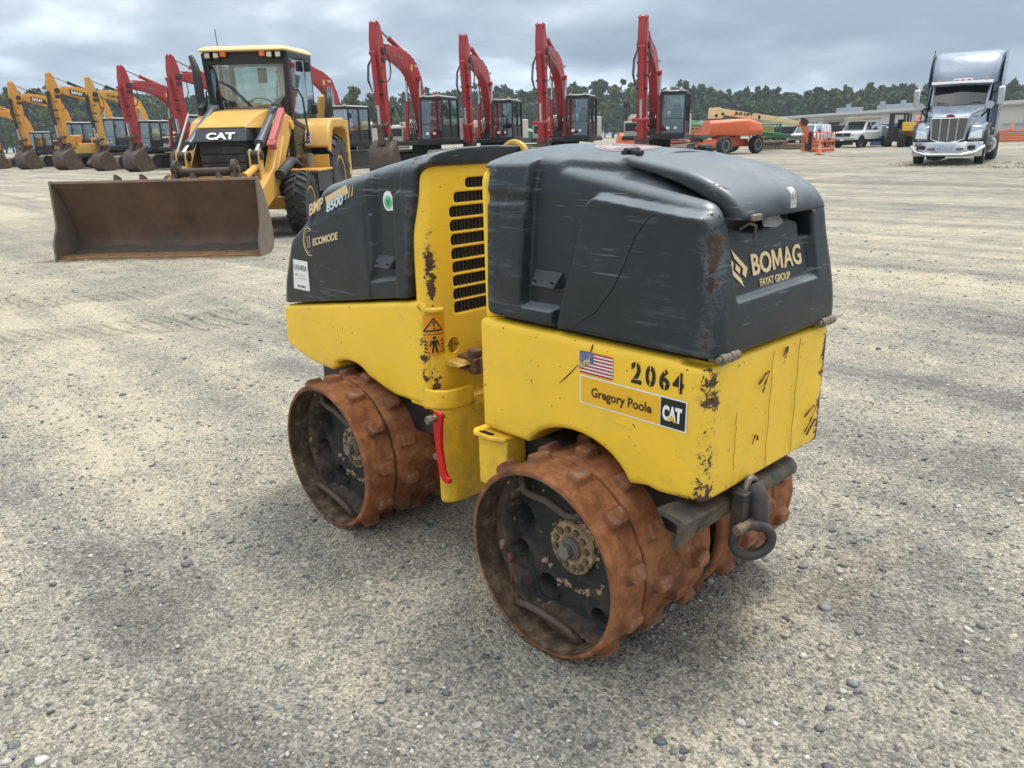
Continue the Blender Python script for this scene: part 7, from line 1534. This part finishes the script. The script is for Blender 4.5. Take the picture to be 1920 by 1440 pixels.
def build_trees():
    rs = np.random.RandomState(3); Vs, Ts = [], []
    # skyline heights against azimuth measured on site
    us = [-200, 0, 100, 250, 330, 450, 640, 760, 830, 900, 1000, 1100, 1150, 1200, 1280, 1350, 1450, 1550, 1620, 1750, 1900, 2150]
    hs = [20, 19.5, 18.5, 19.5, 18, 17, 14, 15.5, 17.5, 18.5, 17.4, 18.4, 19, 18, 17, 15, 14, 13.8, 14.4, 13.6, 13, 13.5]
    az0 = YAW+math.atan2(1100, FPX); az1 = YAW-math.atan2(1120, FPX)
    pal = [(.055, .095, .045), (.046, .082, .046), (.070, .108, .046), (.042, .074, .046), (.088, .118, .044)]
    def add(x, y, h, w, pine, n_, leaf, tint):
        V, T = tree_arrays(rs, x, y, h, w, pine, n_, leaf, tint); Vs.append(V); Ts.append(T)
    tb = MB()
    for row, D in enumerate((292, 304, 318)):
        n_ = 118; 
        for i in range(n_):
            f = (i+rs.rand()*.8)/n_; az = az0+(az1-az0)*f; u = 960+FPX*math.tan(YAW-az); h = np.interp(u, us, hs)*(.86+.15*rs.rand()+.02*row)
            d = D+6*rs.rand(); x, y = CAMPOS.x+math.cos(az)*d, CAMPOS.y+math.sin(az)*d; pine = rs.rand() < (.25 if u < 700 else .8)
            add(x, y, h*(1.05 if pine else .97), (3.0+.9*rs.rand()) if pine else (3.9+1.5*rs.rand()), pine, 520 if row == 0 else 420, .68, pal[rs.randint(5)])
            tb.cyl((x, y, 0), (x, y, h*.8), .28, .12, n=5, cap=False)
    # low undergrowth closing the foot of the wood
    for i in range(230):
        az = az0+(az1-az0)*(i+rs.rand())/230; d = 286+5*rs.rand(); add(CAMPOS.x+math.cos(az)*d, CAMPOS.y+math.sin(az)*d, 9+4*rs.rand(), 3.6, False, 200, .7, pal[rs.randint(5)])
    V = np.concatenate(Vs); T = np.concatenate(Ts); F = np.arange(len(V)).reshape(-1, 3)
    wood = link_mesh('treeline', V, F, M_LEAF, attrs={'tint': T}); tag(wood, 'dark green wood of pines and broadleaf trees along the horizon', 'wood', kind='stuff')
    tk = tb.build('wood_trunks', M_BARK, wood, smooth=None)
    # single trees that stand clear of the wood
    def single(label, x, y, h, w, pine, n_, tint, leaf=.42):
        t = thing('tree', label, 'tree', (x, y, 0), 0, 'trees standing in front of the wood')
        V, T = tree_arrays(rs, 0, 0, h, w, pine, n_, leaf, tint); link_mesh('crown', V, np.arange(len(V)).reshape(-1, 3), M_LEAF, t, attrs={'tint': T})
        part('trunk', M_BARK, t, lambda b: (b.tube([(0, 0, 0), (.1, 0, h*.3), (0, .1, h*.62), (0, 0, h*.9)], [.30, .24, .15, .05], 8), [b.tube([(0, 0, h*(.35+.1*k)), (w*.5*math.cos(k*2.2), w*.5*math.sin(k*2.2), h*(.5+.1*k))], [.10, .03], 6) for k in range(5)]), smooth=60)
    single('broad leafy tree rising between the backhoe and the arched red boom', -158.1, 101.0, 12.6, 3.0, False, 1500, (.075, .115, .052))
    single('smaller tree touching the right side of the broad leafy tree', -160.4, 106.7, 11.4, 2.8, False, 1300, (.070, .105, .055))
    single('pale green low tree left of the arched boom ram', -162.3, 113.5, 8.0, 2.6, False, 1000, (.10, .14, .06))
    single('light green bushy tree behind the first amber excavator arm', -200.0, 41.5, 8.6, 2.4, False, 1000, (.11, .15, .065))
    single('round pale tree behind the second amber excavator boom', -206.0, 52.0, 8.8, 3.0, False, 1100, (.105, .125, .05))
build_trees()
def build_grass():
    rs = np.random.RandomState(9); N_ = 1500; a = rs.rand(N_)*6.28; r = rs.rand(N_)**.6
    x = -7.2+3.4*r*np.cos(a); y = 29.3+2.6*r*np.sin(a); kk = vnoise(x*1.1, y*1.1, 4) > .05; x, y = x[kk], y[kk]; N_ = len(x); h = .03+.07*rs.rand(N_)**2; w = .012; th = rs.rand(N_)*6.28; lx, ly = (rs.rand(N_)-.5)*.1, (rs.rand(N_)-.5)*.1
    V = np.stack([np.stack([x-w*np.cos(th), y-w*np.sin(th), 0*x], 1), np.stack([x+w*np.cos(th), y+w*np.sin(th), 0*x], 1), np.stack([x+lx, y+ly, h], 1)], 1).reshape(-1, 3)
    t = np.repeat(np.stack([.10+.08*rs.rand(N_), .13+.06*rs.rand(N_), .045+0*x, 1+0*x], 1), 3, 0)
    tag(link_mesh('grass', V, np.arange(len(V)).reshape(-1, 3), M_LEAF, attrs={'tint': t}), 'sparse short weeds growing around the truck wheels', 'grass', kind='stuff')
build_grass()

def build_haze():
    o = link_mesh('haze', [(x, y, z) for z in (-1.5, 34) for x, y in ((-700, -700), (700, -700), (700, 700), (-700, 700))], [(0, 3, 2, 1), (4, 5, 6, 7), (0, 1, 5, 4), (1, 2, 6, 5), (2, 3, 7, 6), (3, 0, 4, 7)], [])
    m_ = bpy.data.materials.new('haze'); m_.use_nodes = True; nt = m_.node_tree; nt.nodes.remove(nt.nodes['Principled BSDF'])
    v = nt.nodes.new('ShaderNodeVolumePrincipled'); v.inputs['Color'].default_value = (.86, .93, 1, 1); v.inputs['Density'].default_value = .00035; v.inputs['Anisotropy'].default_value = .2
    nt.links.new(v.outputs[0], nt.nodes['Material Output'].inputs['Volume']); o.data.materials.append(m_); tag(o, 'thin grey daylight haze over the yard', 'haze', kind='stuff')
build_haze()
